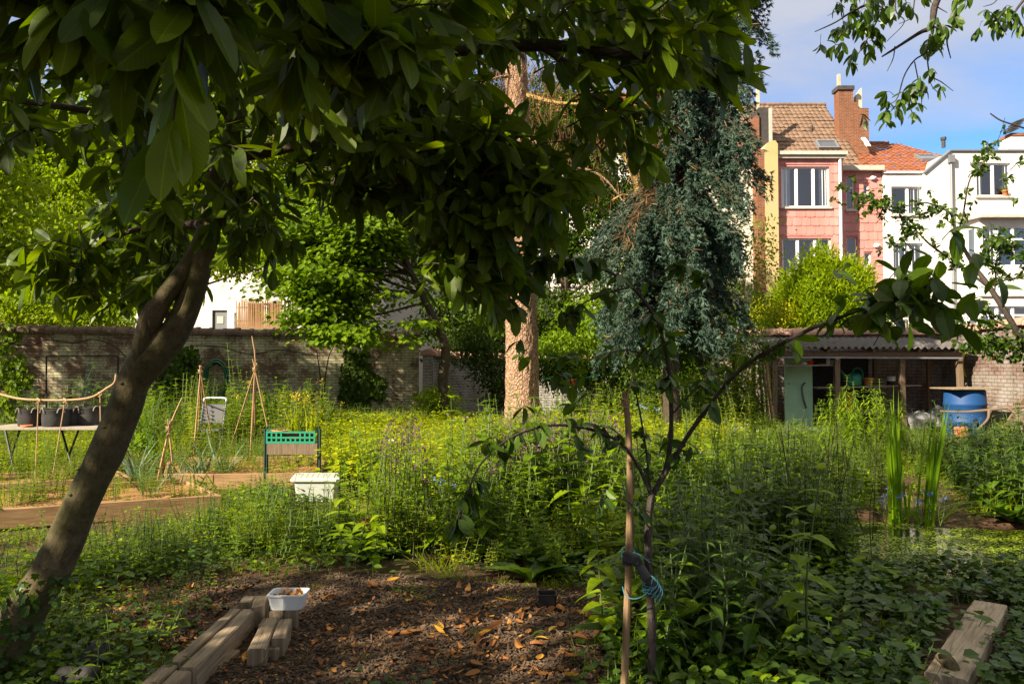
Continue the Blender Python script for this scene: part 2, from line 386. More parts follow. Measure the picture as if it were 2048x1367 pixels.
M['bed_wood'] = wood('bed_board', (.15, .085, .04), (.31, .19, .09), (.44, .29, .15))
M['post_wood'] = wood('shed_post_wood', (.09, .06, .04), (.17, .12, .08), (.25, .19, .13))
M['grey_wood'] = wood('grey_board', (.2, .17, .13), (.33, .29, .23), (.45, .41, .34))
M['plank_wood'] = wood('pale_plank', (.16, .12, .08), (.36, .29, .2), (.5, .42, .31), bump=.7)
M['bamboo'] = wood('bamboo_cane', (.3, .16, .08), (.45, .28, .15), (.55, .38, .22))
M['stake'] = wood('stake_wood', (.13, .08, .042), (.25, .16, .085), (.36, .245, .14))
M['corrugated'] = noisy('corrugated_sheet', (.04, .037, .038), (.1, .092, .095), 3, .85, .2, c3=(.07, .062, .05))
M['green_door'] = noisy('green_painted_panel', (.32, .56, .33), (.43, .68, .43), 2.5, .5, .1)
M['blue_plastic'] = plain('blue_plastic', (.008, .06, .2), .6, .3, wear=.7)
M['green_plastic'] = plain('green_plastic', (.012, .25, .14), .4, .5)
M['orange_plastic'] = plain('orange_plastic', (.5, .13, .025), .45, .5)
M['terracotta'] = noisy('terracotta', (.38, .13, .05), (.5, .19, .08), 8, .85, .15)
M['clear_plastic'] = plain('frosted_plastic', (.42, .45, .4), .4, .5, wear=.25)
M['white_plastic'] = plain('white_plastic', (.7, .72, .72), .4, .5, wear=.2)
M['black_plastic'] = plain('black_plastic', (.02, .02, .02), .5, .4)
M['fabric_black'] = noisy('black_felt', (.018, .018, .018), (.05, .048, .045), 5, .9, .3)
M['yellow_hose'] = plain('yellow_hose', (.5, .38, .02), .45, .4)
M['green_hose'] = plain('green_hose', (.012, .1, .05), .4, .5)
M['red'] = plain('red_cloth', (.5, .03, .015), .7, .3)
M['blue_twine'] = plain('blue_twine', (.09, .29, .36), .8, .2)
M['twine'] = plain('straw_twine', (.42, .3, .16), .9, .1)
M['rubber'] = plain('black_rubber', (.015, .015, .018), .55, .4)
M['soil'] = noisy('garden_soil', (.06, .035, .018), (.14, .085, .045), 12, .95, .8, bdist=.02)
M['straw'] = noisy('dry_straw_mulch', (.1, .05, .018), (.26, .14, .045), 22, .95, .8, c3=(.17, .09, .03))
M['sack'] = noisy('white_sack', (.2, .2, .21), (.32, .32, .33), 6, .8, .3)
M['rubble'] = noisy('rubble_stone', (.12, .08, .06), (.24, .17, .12), 6, .9, .5)
M['char_and_shade'] = noisy('charred_wood_and_shade', (.008, .008, .008), (.03, .028, .025), 14, .7, .8)  # near-black: real char on the logs, painted shade on the shed panel
M['bark_laurel'] = bark('laurel_bark', (.04, .03, .018), (.1, .078, .045), (.17, .14, .08), 11, 7, .7, .02, (.085, .08, .028))
def laurelbark():
    t = NT('laurel_bark'); co = t.coord('Object'); n = t.noise(co, 7, 6, .62); n2 = t.noise(t.coord('Object', (1, 1, .6)), 38, 5, .7); sp = t.noise(t.coord('Object', (1, 1, 2.2)), 70, 2, .5)
    b = t.ramp(n, [(.3, (.045, .034, .02)), (.5, (.1, .078, .045)), (.68, (.165, .135, .08))]); b = t.mix(t.ramp(t.noise(co, 2.6, 4), [(.42, (0, 0, 0)), (.62, (.8, .8, .8))]), b, (.075, .075, .025))
    b = t.mix(t.ramp(n2, [(.4, (0, 0, 0)), (.7, (.7, .7, .7))]), b, t.mix(1., b, (.4, .38, .35), 'MULTIPLY')); b = t.mix(t.ramp(sp, [(.66, (0, 0, 0)), (.72, (.8, .8, .8))]), b, (.02, .016, .012))
    return t.fin(b, .85, t.bump(t.math('ADD', n2, t.math('MULTIPLY', sp, .6)), .5, .008), .15)
M['bark_laurel'] = laurelbark()
M['bark_spruce'] = bark('spruce_bark', (.18, .105, .066), (.34, .215, .14), (.46, .305, .205), 7, 4, 1.0, .05)
M['bark_dark'] = bark('dark_bark', (.025, .02, .014), (.055, .042, .028), (.09, .07, .045), 10, 5, .6, .015)
M['bark_ochre'] = bark('ochre_bark', (.2, .12, .04), (.36, .24, .08), (.45, .32, .13), 10, 4, .7, .02)
M['bark_plum'] = bark('plum_bark', (.022, .018, .016), (.05, .04, .034), (.09, .075, .06), 30, 14, .5, .006)
M['stem'] = plain('green_stem', (.09, .13, .035), .6, .3)
M['stem_dark'] = plain('brown_stem', (.045, .035, .02), .7, .2)
M['cable'] = plain('black_cable', (.012, .012, .012), .6, .3)
# ================================================================ camera, light, sky
cam = bpy.data.cameras.new('camera'); co = bpy.data.objects.new('camera', cam); COL.objects.link(co)
co.location = (0, 0, EYE); co.rotation_euler = (pi / 2 + TH, 0, 0); cam.lens = 28.0; cam.sensor_width = 36.0; cam.clip_start = .05; cam.clip_end = 2000
SC.camera = co
SUN = unit(np.array([-.80, -.60, .64]))
sl = bpy.data.lights.new('sun', 'SUN'); sl.energy = 5.0; sl.angle = radians(.6); sl.color = (1, .86, .66)
so = bpy.data.objects.new('sun', sl); COL.objects.link(so)
from mathutils import Vector
so.rotation_euler = Vector(-SUN).to_track_quat('-Z', 'Y').to_euler()
wd = bpy.data.worlds.new('World'); SC.world = wd; wd.use_nodes = True
nt = wd.node_tree; nt.nodes.clear(); wo = nt.nodes.new('ShaderNodeOutputWorld'); bg = nt.nodes.new('ShaderNodeBackground'); bg.inputs[1].default_value = .08
sky = nt.nodes.new('ShaderNodeTexSky'); sky.sky_type = 'NISHITA'; sky.sun_disc = False; sky.sun_elevation = math.asin(SUN[2]); sky.sun_rotation = atan2(SUN[0], SUN[1]) % (2 * pi)
sky.air_density = 1.0; sky.dust_density = .6; sky.ozone_density = 2.0
tc = nt.nodes.new('ShaderNodeTexCoord'); mp = nt.nodes.new('ShaderNodeMapping'); mp.inputs['Scale'].default_value = (1.5, 1.5, 4.5); mp.inputs['Rotation'].default_value = (0, radians(-10), 0); mp.inputs['Location'].default_value = (.35, .1, .38)
nz = nt.nodes.new('ShaderNodeTexNoise'); nz.inputs['Scale'].default_value = 1.6; nz.inputs['Detail'].default_value = 7; nz.inputs['Roughness'].default_value = .55; nz.inputs['Distortion'].default_value = .35
sep = nt.nodes.new('ShaderNodeSeparateXYZ'); el = nt.nodes.new('ShaderNodeMapRange'); el.inputs[1].default_value = .24; el.inputs[2].default_value = .42; el.inputs[3].default_value = -.2; el.inputs[4].default_value = .26
ad = nt.nodes.new('ShaderNodeMath'); ad.operation = 'ADD'
rp = nt.nodes.new('ShaderNodeValToRGB'); rp.color_ramp.elements[0].position = .36; rp.color_ramp.elements[1].position = .72
mx = nt.nodes.new('ShaderNodeMix'); mx.data_type = 'RGBA'; mx.inputs[7].default_value = (2.5, 2.65, 3.15, 1)
tn = nt.nodes.new('ShaderNodeMix'); tn.data_type = 'RGBA'; tn.blend_type = 'MULTIPLY'; tn.inputs[0].default_value = 1; tn.inputs[7].default_value = (.42, .64, .88, 1)
lk = nt.links.new
lk(tc.outputs['Generated'], mp.inputs[0]); lk(mp.outputs[0], nz.inputs['Vector']); lk(tc.outputs['Generated'], sep.inputs[0]); lk(sep.outputs[2], el.inputs[0]); lk(nz.outputs[0], ad.inputs[0]); by_ = nt.nodes.new('ShaderNodeMapRange'); by_.inputs[1].default_value = .25; by_.inputs[2].default_value = -.25; by_.inputs[4].default_value = .45; lk(sep.outputs[1], by_.inputs[0]); a2 = nt.nodes.new('ShaderNodeMath'); lk(el.outputs[0], a2.inputs[0]); lk(by_.outputs[0], a2.inputs[1]); lk(a2.outputs[0], ad.inputs[1])
lk(ad.outputs[0], rp.inputs[0]); lk(rp.outputs[0], mx.inputs[0]); lk(sky.outputs[0], tn.inputs[6]); lk(tn.outputs[2], mx.inputs[6])
hi = nt.nodes.new('ShaderNodeMapRange'); hi.inputs[1].default_value = .42; hi.inputs[2].default_value = .75; lk(sep.outputs[2], hi.inputs[0])
mh = nt.nodes.new('ShaderNodeMix'); mh.data_type = 'RGBA'; mh.inputs[7].default_value = (4.8, 4.5, 3.9, 1); lk(hi.outputs[0], mh.inputs[0]); lk(mx.outputs[2], mh.inputs[6]); lk(mh.outputs[2], bg.inputs[0]); lk(bg.outputs[0], wo.inputs[0])
SC.view_settings.view_transform = 'Standard'; SC.view_settings.look = 'None'; SC.view_settings.gamma = 1; SC.view_settings.exposure = EXPOSURE
SC.cycles.max_bounces = 7; SC.cycles.transmission_bounces = 5; SC.cycles.transparent_max_bounces = 16; SC.cycles.diffuse_bounces = 4; SC.cycles.glossy_bounces = 3
SC.cycles.caustics_reflective = False; SC.cycles.caustics_refractive = False
try: SC.cycles.use_denoising = True
except Exception: pass
# ================================================================ ground
def ground_h(x, y):
    p = np.c_[np.atleast_1d(x), np.atleast_1d(y)]
    return .05 * (vnoise(p * .9, 3) - .5) + .02 * (vnoise(p * 4, 5) - .5)
def poly_in(P, poly):
    x, y = P[:, 0], P[:, 1]; r = np.zeros(len(P), bool); j = len(poly) - 1
    for i in range(len(poly)):
        xi, yi = poly[i][:2]; xj, yj = poly[j][:2]
        c = ((yi > y) != (yj > y)) & (x < (xj - xi) * (y - yi) / (yj - yi + 1e-12) + xi); r ^= c; j = i
    return r
def gpoly(pts): return [GP(*p)[:2] for p in pts]
g = G()
xs = np.concatenate([np.linspace(-400, -16, 12)[:-1], np.arange(-16, 16.01, .2), np.linspace(16, 400, 12)[1:]]); ys = np.concatenate([np.linspace(-200, -2, 8)[:-1], np.arange(-2, 30.01, .2), np.linspace(30, 900, 14)[1:]])
X, Y = np.meshgrid(xs, ys); z = ground_h(X.ravel(), Y.ravel())
PC = np.array([4.05, 7.55]); PR = np.array([1.55, 1.05])
def pond_r(x, y):
    dx, dy = (x - PC[0]) / PR[0], (y - PC[1]) / PR[1]; a = np.arctan2(dy, dx)
    return np.hypot(dx, dy) / (1 + .1 * np.sin(3 * a + 1) + .07 * np.sin(5 * a))
pr = pond_r(X.ravel(), Y.ravel()); z = np.where(pr < 1.25, z - .28 * np.clip((1.25 - pr) / .35, 0, 1), z)
i = np.arange(len(xs) * len(ys)).reshape(len(ys), len(xs)); q = np.stack([i[:-1, :-1], i[:-1, 1:], i[1:, 1:], i[1:, :-1]], -1).reshape(-1, 4)
V = np.c_[X.ravel(), Y.ravel(), z]
g.add(V, [q], V[:, :2], 0, .5, True)
t = NT('earth'); cc = t.coord('Object'); n1 = t.noise(cc, .8, 6); n2 = t.noise(cc, 18, 6, .7)
b = t.ramp(n2, [(.3, (.028, .016, .009)), (.55, (.075, .042, .024)), (.75, (.13, .08, .045))]); b = t.mix(t.ramp(n1, [(.45, (0, 0, 0)), (.6, (.6, .6, .6))]), b, (.05, .055, .018))
M['earth'] = t.fin(b, .95, t.bump(n2, .9, .02), .15)
struct(g, 'ground', M['earth'])
# bare wood-chip path: a sheet a little above the ground
MULCH = gpoly([(330, 1400), (395, 1290), (470, 1200), (560, 1165), (700, 1150), (860, 1160), (1030, 1175), (1150, 1185), (1225, 1230), (1215, 1400)])
MULCH2 = gpoly([(100, 1235), (200, 1180), (420, 1165), (520, 1165), (430, 1225), (350, 1290), (240, 1270)])
g = G(); mx_, my_ = np.meshgrid(np.arange(-3.2, 1.2, .045), np.arange(3.4, 6.6, .045)); mz = ground_h(mx_.ravel(), my_.ravel()) + .006 + .018 * vnoise(np.c_[mx_.ravel(), my_.ravel()] * 14, 2)
i = np.arange(mx_.size).reshape(mx_.shape); q = np.stack([i[:-1, :-1], i[:-1, 1:], i[1:, 1:], i[1:, :-1]], -1).reshape(-1, 4)
V = np.c_[mx_.ravel(), my_.ravel(), mz]; cen = V[q].mean(1); cj = cen[:, :2] + .25 * (np.c_[vnoise(cen[:, :2] * 3, 1), vnoise(cen[:, :2] * 3, 8)] - .5)
keep = poly_in(cj, MULCH) | poly_in(cj, MULCH2); g.add(V, [q[keep]], V[:, :2], 0, .5, True)
t = NT('chip_mulch'); cc = t.coord('Object'); n2 = t.noise(cc, 30, 6, .75); vo = t.n('TexVoronoi', Vector=t.coord('Object', (1, 1.6, 1)), Scale=48.).outputs['Color']; sp = t.n('SeparateColor', Color=vo).outputs[0]
b = t.ramp(t.math('ADD', t.math('MULTIPLY', sp, .6), t.math('MULTIPLY', n2, .4)), [(.15, (.016, .01, .006)), (.45, (.045, .028, .017)), (.7, (.09, .058, .035)), (.92, (.19, .13, .08))])
M['chip_mulch'] = t.fin(b, .9, t.bump(t.math('ADD', sp, n2), 1., .012), .2)
struct(g, 'path', M['chip_mulch'])
# pond
g = G(); a = np.linspace(0, 2 * pi, 64, endpoint=False); r = 1.07 * (1 + .1 * np.sin(3 * a + 1) + .07 * np.sin(5 * a))
V = np.c_[PC[0] + PR[0] * r * np.cos(a), PC[1] + PR[1] * r * np.sin(a), np.full(64, -.075)]; V = np.r_[V, [[PC[0], PC[1], -.075]]]
g.add(V, [np.c_[np.arange(64), (np.arange(64) + 1) % 64, np.full(64, 64)]], V[:, :2])
t = NT('pond_water'); M['pond_water'] = t.fin((.012, .016, .008), .08, t.bump(t.noise(t.coord('Object'), 8, 3), .04, .01), .5)
struct(g, 'pond', M['pond_water'])
# ================================================================ houses
def facade(g, x0, x1, z0, z1, Y, holes, depth=9.0, mat=0, room=1, rev=.2):
    xs = sorted({x0, x1, *[h[0] for h in holes], *[h[1] for h in holes]}); zs = sorted({z0, z1, *[h[2] for h in holes], *[h[3] for h in holes]})
    for a, b in zip(xs[:-1], xs[1:]):
        for c, d in zip(zs[:-1], zs[1:]):
            if any(h[0] <= (a + b) / 2 <= h[1] and h[2] <= (c + d) / 2 <= h[3] for h in holes): continue
            g.quad([(a, Y, c), (b, Y, c), (b, Y, d), (a, Y, d)], [(a, c), (b, c), (b, d), (a, d)], mat, .3)
    for a, b, c, d in holes:
        for (ya, yb, mm, e) in ((Y, Y + rev, mat, 0.0), (Y + rev, Y + 1.4, room, .08)):
            a_, b_, c_, d_ = a - e, b + e, c - e, d + e
            g.quad([(a_, ya, c_), (a_, yb, c_), (a_, yb, d_), (a_, ya, d_)], None, mm, .3); g.quad([(b_, yb, c_), (b_, ya, c_), (b_, ya, d_), (b_, yb, d_)], None, mm, .3)
            g.quad([(a_, ya, d_), (a_, yb, d_), (b_, yb, d_), (b_, ya, d_)], None, mm, .3); g.quad([(a_, yb, c_), (a_, ya, c_), (b_, ya, c_), (b_, yb, c_)], None, mm, .3)
        g.quad([(a - .08, Y + 1.4, c - .08), (b + .08, Y + 1.4, c - .08), (b + .08, Y + 1.4, d + .08), (a - .08, Y + 1.4, d + .08)], None, room, .3)
    if depth:
        g.quad([(x0, Y + depth, z0), (x0, Y, z0), (x0, Y, z1), (x0, Y + depth, z1)], None, mat, .3); g.quad([(x1, Y, z0), (x1, Y + depth, z0), (x1, Y + depth, z1), (x1, Y, z1)], None, mat, .3)
        g.quad([(x1, Y + depth, z0), (x0, Y + depth, z0), (x0, Y + depth, z1), (x1, Y + depth, z1)], None, mat, .3); g.quad([(x0, Y, z1), (x1, Y, z1), (x1, Y + depth, z1), (x0, Y + depth, z1)], None, mat, .3)
def prect(x0, y0, x1, y1, Y): return (W(x0, (y0 + y1) / 2, Y)[0], W(x1, (y0 + y1) / 2, Y)[0], WZ(y1, Y), WZ(y0, Y))
def curtain(g, x0, x1, z0, z1, Y):
    n = max(6, int((x1 - x0) / .035)); xs = np.linspace(x0, x1, n); yy = Y + .03 * np.sin(xs * 42) + .015 * np.sin(xs * 97)
    V = np.concatenate([np.c_[xs, yy, np.full(n, z0)], np.c_[xs, yy, np.full(n, z1)]]); i = np.arange(n - 1)
    g.add(V, [np.c_[i, i + 1, i + 1 + n, i + n]], V[:, [0, 2]], 0, .4, True)
def window(parent, rect, Y, cols=(1,), transom=None, curt=None, cm='curtain', sill=True, fw=.07, label=None, bars=False):
    a, b, c, d = rect; yf = Y + .1; g = G()
    g.box(a, b, yf, yf + .07, c, c + fw, var=.2); g.box(a, b, yf, yf + .07, d - fw, d, var=.2)
    g.box(a, a + fw, yf, yf + .07, c + fw, d - fw, var=.2); g.box(b - fw, b, yf, yf + .07, c + fw, d - fw, var=.2)
    tot = sum(cols); x = a; edges = [a + fw]
    for k in cols[:-1]:
        x += (b - a) * k / tot; g.box(x - fw * .9, x + fw * .9, yf - .012, yf + .06, c + fw, d - fw, var=.2); edges.append(x)
    if transom:
        zt = c + (d - c) * transom; xx = edges + [b - fw]
        for e0, e1 in zip(xx[:-1], xx[1:]): g.box(e0 + fw * .95 * (e0 != a + fw), e1 - fw * .95 * (e1 != b - fw), yf - .006, yf + .055, zt - fw * .6, zt + fw * .6, var=.2)
    o = g.build('window', M['pvc'], parent)
    if label: o['label'] = label
    g = G(); g.quad([(a + fw, yf + .04, c + fw), (b - fw, yf + .04, c + fw), (b - fw, yf + .04, d - fw), (a + fw, yf + .04, d - fw)]); g.build('pane', M['glass'], o)
    if curt:
        g = G(); w = b - a
        if curt == 'sides': curtain(g, a + fw, a + w * .2, c + fw, d - fw, yf + .06); g.build('curtain', M[cm], o); g = G(); curtain(g, b - w * .2, b - fw, c + fw, d - fw, yf + .06)
        elif curt == 'full': curtain(g, a + fw, b - fw, c + fw, d - fw, yf + .06)
        elif curt == 'right': curtain(g, a + w * .58, b - fw, c + fw, d - fw, yf + .06)
        elif curt == 'left': curtain(g, a + fw, a + w * .4, c + fw, d - fw, yf + .06)
        g.build('curtain', M[cm], o)
    if sill:
        g = G(); g.obox((a - .08, Y - .1, c - .09), (b - a + .16, 0, 0), (0, .19, 0), (0, 0, .085), var=.3); g.build('sill', M['stone'], o)
    if bars:
        g = G()
        for k in range(1, 9): x = a + (b - a) * k / 9; g.tube([(x, Y - .05, c + .03), (x, Y - .05, d - .03)], .009, 4)
        for k in range(0, 5): zz = c + .03 + (d - c - .06) * k / 4; g.tube([(a, Y - .05, zz), (b, Y - .05, zz)], .009, 4)
        g.build('window_bars', M['black_metal'], o)
    return o
def tileroof(g, o, ex, Lx, eu, Ly, tw=.24, th=.34, keep=None, mat=0, amp=.035):
    o, ex, eu = np.asarray(o, float), unit(ex), unit(eu); nrm = np.cross(ex, eu)
    nx = max(1, round(Lx / tw)); ny = max(1, round(Ly / th)); S = np.linspace(0, Lx, nx * 6 + 1); prof = amp * np.abs(np.sin(np.arange(nx * 6 + 1) / 6 * pi)) ** .7
    for r in range(ny):
        t0, t1 = r * Ly / ny, (r + 1) * Ly / ny + .02
        jit = .01 * RNG.normal(size=nx); jj = np.repeat(jit, 6); jj = np.r_[jj, jj[-1]]
        lo = o + S[:, None] * ex + t0 * eu + (prof + .035 + jj)[:, None] * nrm; hi = o + S[:, None] * ex + t1 * eu + (prof + jj * .5)[:, None] * nrm
        lip = lo - (.035) * nrm
        n = len(S); V = np.concatenate([lip, lo, hi]); i = np.arange(n - 1)
        q = np.concatenate([np.c_[i, i + 1, i + 1 + n, i + n], np.c_[i + n, i + n + 1, i + 1 + 2 * n, i + 2 * n]])
        if keep is not None:
            sc_ = (S[:-1] + S[1:]) / 2; k = keep(sc_, (t0 + t1) / 2); q = q[np.r_[k, k]]
        if len(q):
            tv = np.repeat(RNG.random(nx), 6); tv = np.r_[tv, tv[-1]]
            g.add(V, [q], np.c_[np.r_[S, S, S], np.r_[np.full(n, t0), np.full(n, t0), np.full(n, t1)]], mat, np.r_[tv, tv, tv], False)
def shingles(g, x0, x1, z0, z1, Y, holes, tw=.42, th=.4):
    nz = int(np.ceil((z1 - z0) / th))
    for r in range(nz):
        za = z1 - (r + 1) * th; x = x0 - (tw / 2 if r % 2 else 0)
        while x < x1:
            a, b = max(x, x0) + .004, min(x + tw, x1) - .004; zb = za + th + .02; zl = max(za, z0)
            x += tw
            if b - a < .03: continue
            segs = [(a, b, zl, zb)]
            for h in holes:
                ns = []
                for (p, q_, u, v) in segs:
                    if q_ <= h[0] or p >= h[1] or v <= h[2] or u >= h[3]: ns.append((p, q_, u, v)); continue
                    if p < h[0]: ns.append((p, h[0], u, v))
                    if q_ > h[1]: ns.append((h[1], q_, u, v))
                    if u < h[2]: ns.append((max(p, h[0]), min(q_, h[1]), u, h[2]))
                    if v > h[3]: ns.append((max(p, h[0]), min(q_, h[1]), h[3], v))
                segs = ns
            for (p, q_, u, v) in segs:
                if q_ - p < .02 or v - u < .02: continue
                c = .05 if q_ - p > .25 and abs(u - za) < .01 else .0; vv = RNG.random(); d = RNG.normal() * .003
                y0_, y1_ = Y - .034 + d, Y - .012
                V = [(p, y0_, u + c), (p + c, y0_, u), (q_ - c, y0_, u), (q_, y0_, u + c), (q_, y1_, v), (p, y1_, v), (p, Y, u + c), (p + c, Y, u), (q_ - c, Y, u), (q_, Y, u + c)]
                g.add(V, [[(0, 1, 2, 3), (0, 3, 4, 5), (6, 7, 1, 0), (7, 8, 2, 1), (8, 9, 3, 2)]], np.array(V)[:, [0, 2]], 0, vv)
# ---- pink shingled house
YP = 36.0
pk = thing('terraced_house', 'pink shingle clad rear of a terraced house with brown tiled roof and yellow chimney pier', 'house', (WX(1640, YP), YP, 0))
wA = [prect(1563, 333, 1659, 414, YP), prect(1565, 476, 1663, 548, YP)]
xa0, xa1 = WX(1558, YP), WX(1689, YP); zA = WZ(312, YP)
YB = 36.75; xb0, xb1 = xa1, WX(1769, YB); zB = WZ(343, YB)
wB = [prect(1693, 352, 1709, 419, YB), prect(1694, 474, 1714, 541, YB), prect(1729, 505, 1743, 531, YB), prect(1728, 368, 1738, 388, YB)]
g = G(); facade(g, xa0, xa1, 0, zA, YP, wA, 7.0); facade(g, xb0, xb1, 0, zB, YB, wB, 6.2); g.build('wall', [M['pink_tile'], M['room']], pk)
g = G(); shingles(g, xa0, xa1, 2.2, zA, YP, [(h[0] - .05, h[1] + .05, h[2] - .1, h[3] + .1) for h in wA]); g.build('cladding', M['pink_tile'], pk); g = G(); shingles(g, xb0, xb1, 2.2, zB, YB, [(h[0] - .04, h[1] + .04, h[2] - .06, h[3] + .06) for h in wB]); g.build('cladding', M['pink_tile'], pk)
window(pk, wA[0], YP, (1, 1.1, 1), None, 'sides', label='wide three part window with white curtains at both sides'); window(pk, wA[1], YP, (1, 1.1, 1), None, None)
window(pk, wB[0], YB, (1,), .66, None, fw=.05); window(pk, wB[1], YB, (1,), .5, None, fw=.05); window(pk, wB[2], YB, (1,), None, None, fw=.07); window(pk, wB[3], YB, (1,), None, None, fw=.05)
g = G(); g.box(xa0 - .1, xa1 + .12, YP - .3, YP + .5, zA, zA + .16, var=.3); g.box(xa0 - .05, xa1 + .06, YP - .2, YP + .3, zA - .14, zA - .003, var=.6); g.build('cornice', M['stone'], pk)
g = G(); g.box(xb0 + .13, xb1 - .05, YB - .32, YB + .4, zB, zB + .22, var=.3); g.build('cornice', M['stone'], pk)
g = G(); p = [W(1680, 318, YP - .12), W(1682, 340, YP - .1), W(1684, 500, YP - .1), W(1686, 735, YP - .1)]; p = [(WX(1682, YP), YP - .1, q[2]) for q in p]; g.tube(p, .07, 8, var=.3); g.build('drain_pipe', M['pvc'], pk)
# roof: eaves to ridge
zE, YE, zR, YR = WZ(345, 38.0), 38.0, WZ(211, 43.0), 43.0
x0r, x1r = WX(1478, 43.0), WX(1738, 38.0)
g = G(); eu = np.array([0, YR - YE, zR - zE]); tileroof(g, (WX(1440, 38), YE, zE), (1, 0, 0), x1r - WX(1440, 38), eu, np.linalg.norm(eu), .25, .36)
g.quad([(WX(1440, 38), YR + .05, zR), (WX(1440, 38), YR + 5, zE), (x1r, YR + 5, zE), (x1r, YR + .05, zR)], var=.5)
for k in range(26):
    x = WX(1440, 38) + k * (x1r - WX(1440, 38)) / 26; g.tube([(x, YR, zR + .03), (x + (x1r - WX(1440, 38)) / 26 + .03, YR, zR + .05)], [.1, .12], 8)
rf = g.build('roof', M['tile_brown'], pk)
g = G(); g.quad([(x1r, YE, zE - 3), (x1r, YR + 5, zE - 3), (x1r, YR + 5, zE), (x1r, YE, zE)]); g.add([(x1r, YE, zE), (x1r, YR + 5, zE), (x1r, YR, zR)], [[(0, 1, 2)]], [(0, 0), (10, 0), (5, 4)]); g.build('gable', M['chimney_brick'], pk)
def onroof(px, py):
    d = _ray(px, py); k = (zR - zE) / (YR - YE); s = (zE - k * YE - EYE) / (d[2] - k * d[1]); return np.array([0, 0, EYE]) + d * s
def skylight(parent, c, hw, hl, eu, roofname='skylight'):
    eu = unit(eu); ex = np.array([1., 0, 0]); n = np.cross(ex, eu); g = G(); o = c - ex * hw - eu * hl
    for (q, a, b) in ((o, ex * 2 * hw, eu * .09), (o + eu * (2 * hl - .09), ex * 2 * hw, eu * .09), (o + eu * .09, ex * .09, eu * (2 * hl - .18)), (o + eu * .09 + ex * (2 * hw - .09), ex * .09, eu * (2 * hl - .18))): g.obox(q, a, b, n * .2, var=.2)
    ob = g.build('skylight', M['zinc'], parent); g = G(); q = o + n * .16 + eu * .09 + ex * .09; a = ex * (2 * hw - .18); b = eu * (2 * hl - .18); g.quad([q, q + a, q + a + b, q + b]); g.build('pane', M['glass_sky'], ob)
t = NT('skylight_glass'); M['glass_sky'] = t.fin((.12, .15, .19), .06, None, .9, .35)
skylight(pk, onroof(1653, 294), .52, .38, (0, YR - YE, zR - zE))
g = G(); c = onroof(1623, 263); g.tube([c, c + (0, 0, .3)], .07, 8); g.build('vent_pipe', M['dark_slate'], pk)
# stepped brick chimney on the right
yc = 40.2
def cz(py): return WZ(py, yc)
def cx(px): return WX(px, yc)
g = G(); g.box(cx(1683), cx(1712), yc, yc + .6, cz(330), cz(180)); g.box(cx(1712) + .003, cx(1722), yc + .003, yc + .6, cz(330), cz(204)); g.box(cx(1722) + .003, cx(1743), yc + .006, yc + .6, cz(335), cz(216))
ch = g.build('chimney', M['chimney_brick'], pk)
g = G(); g.box(cx(1680), cx(1714), yc - .08, yc + .7, cz(180) + .003, cz(172)); g.build('chimney_cap', M['dark_slate'], ch)
g = G(); g.box(cx(1689), cx(1694), yc + .4, yc + .6, cz(172), cz(142)); g.build('flue', M['conc'], ch)
g = G(); g.add([(cx(1723), yc + .3, cz(216)), (cx(1735), yc + .3, cz(216)), (cx(1735), yc + .3, cz(171)), (cx(1723), yc + .3, cz(188)), (cx(1723), yc + .6, cz(216)), (cx(1735), yc + .6, cz(216)), (cx(1735), yc + .6, cz(171)), (cx(1723), yc + .6, cz(188))], [[(0, 1, 2, 3), (7, 6, 5, 4), (3, 2, 6, 7), (1, 5, 6, 2), (4, 0, 3, 7)]], None); g.build('flue', M['conc'], ch)
g = G()
for (a, b) in (((1681, 240), (1697, 268)), ((1697, 268), (1720, 272)), ((1720, 272), (1737, 296))):
    p, q = onroof(*a), onroof(*b); n = np.array([0, -.7, .7]); g.beam(p + n * .1, q + n * .1, .22, .06, n, jit=.03, seg=5)
g.build('flashing', M['white_render'], ch)
# left party chimney with slates, and its pole
yl = 39.0
g = G(); g.box(WX(1521, yl), WX(1541, yl), yl, yl + 1.2, WZ(300, yl), WZ(215, yl)); lc = g.build('chimney', M['dark_slate'], pk)
g = G(); g.box(WX(1514, yl), WX(1521, yl) - .003, yl - .1, yl + 1.1, WZ(300, yl), WZ(232, yl)); g.build('chimney_side', M['chimney_brick'], lc)
g = G(); g.box(WX(1541, yl) + .003, WX(1547, yl), yl - .1, yl + .3, WZ(300, yl), WZ(217, yl)); g.build('chimney_edge', M['stone'], lc)
g = G(); g.box(WX(1522, yl), WX(1527, yl), yl + .3, yl + .5, WZ(215, yl), WZ(136, yl)); g.build('flue', M['conc'], lc)
# yellow rendered pier with brick flank
yy = 35.6
g = G(); x0, x1 = WX(1533, yy), WX(1559, yy); zt = WZ(281, yy)
prof = [(x0, zt - .3), (x0 + .12, zt - .1), (x0 + .3, zt), (x1 - .1, zt), (x1, zt - .15)]
V = [(a, yy, 0) for a in (x0, x1)] + [(a, yy, b) for a, b in prof[::-1]]; n = len(V); V2 = [(a, b + 1.4, c) for a, b, c in V]; c0 = [((x0 + x1) / 2, yy, 6)]
g.add(V + c0, [[(k, (k + 1) % n, n) for k in range(n)]], np.array(V + c0)[:, [0, 2]]); g.add(V + V2, [[(k, k + n, (k + 1) % n + n, (k + 1) % n) for k in range(n)]], np.array(V + V2)[:, [0, 2]])
pr_ = g.build('pier', M['yellow_render'], pk)
g = G(); g.box(WX(1518, yy), x0 - .003, yy + .05, yy + 1.4, 0, WZ(298, yy)); g.build('pier_flank', M['chimney_brick'], pr_)
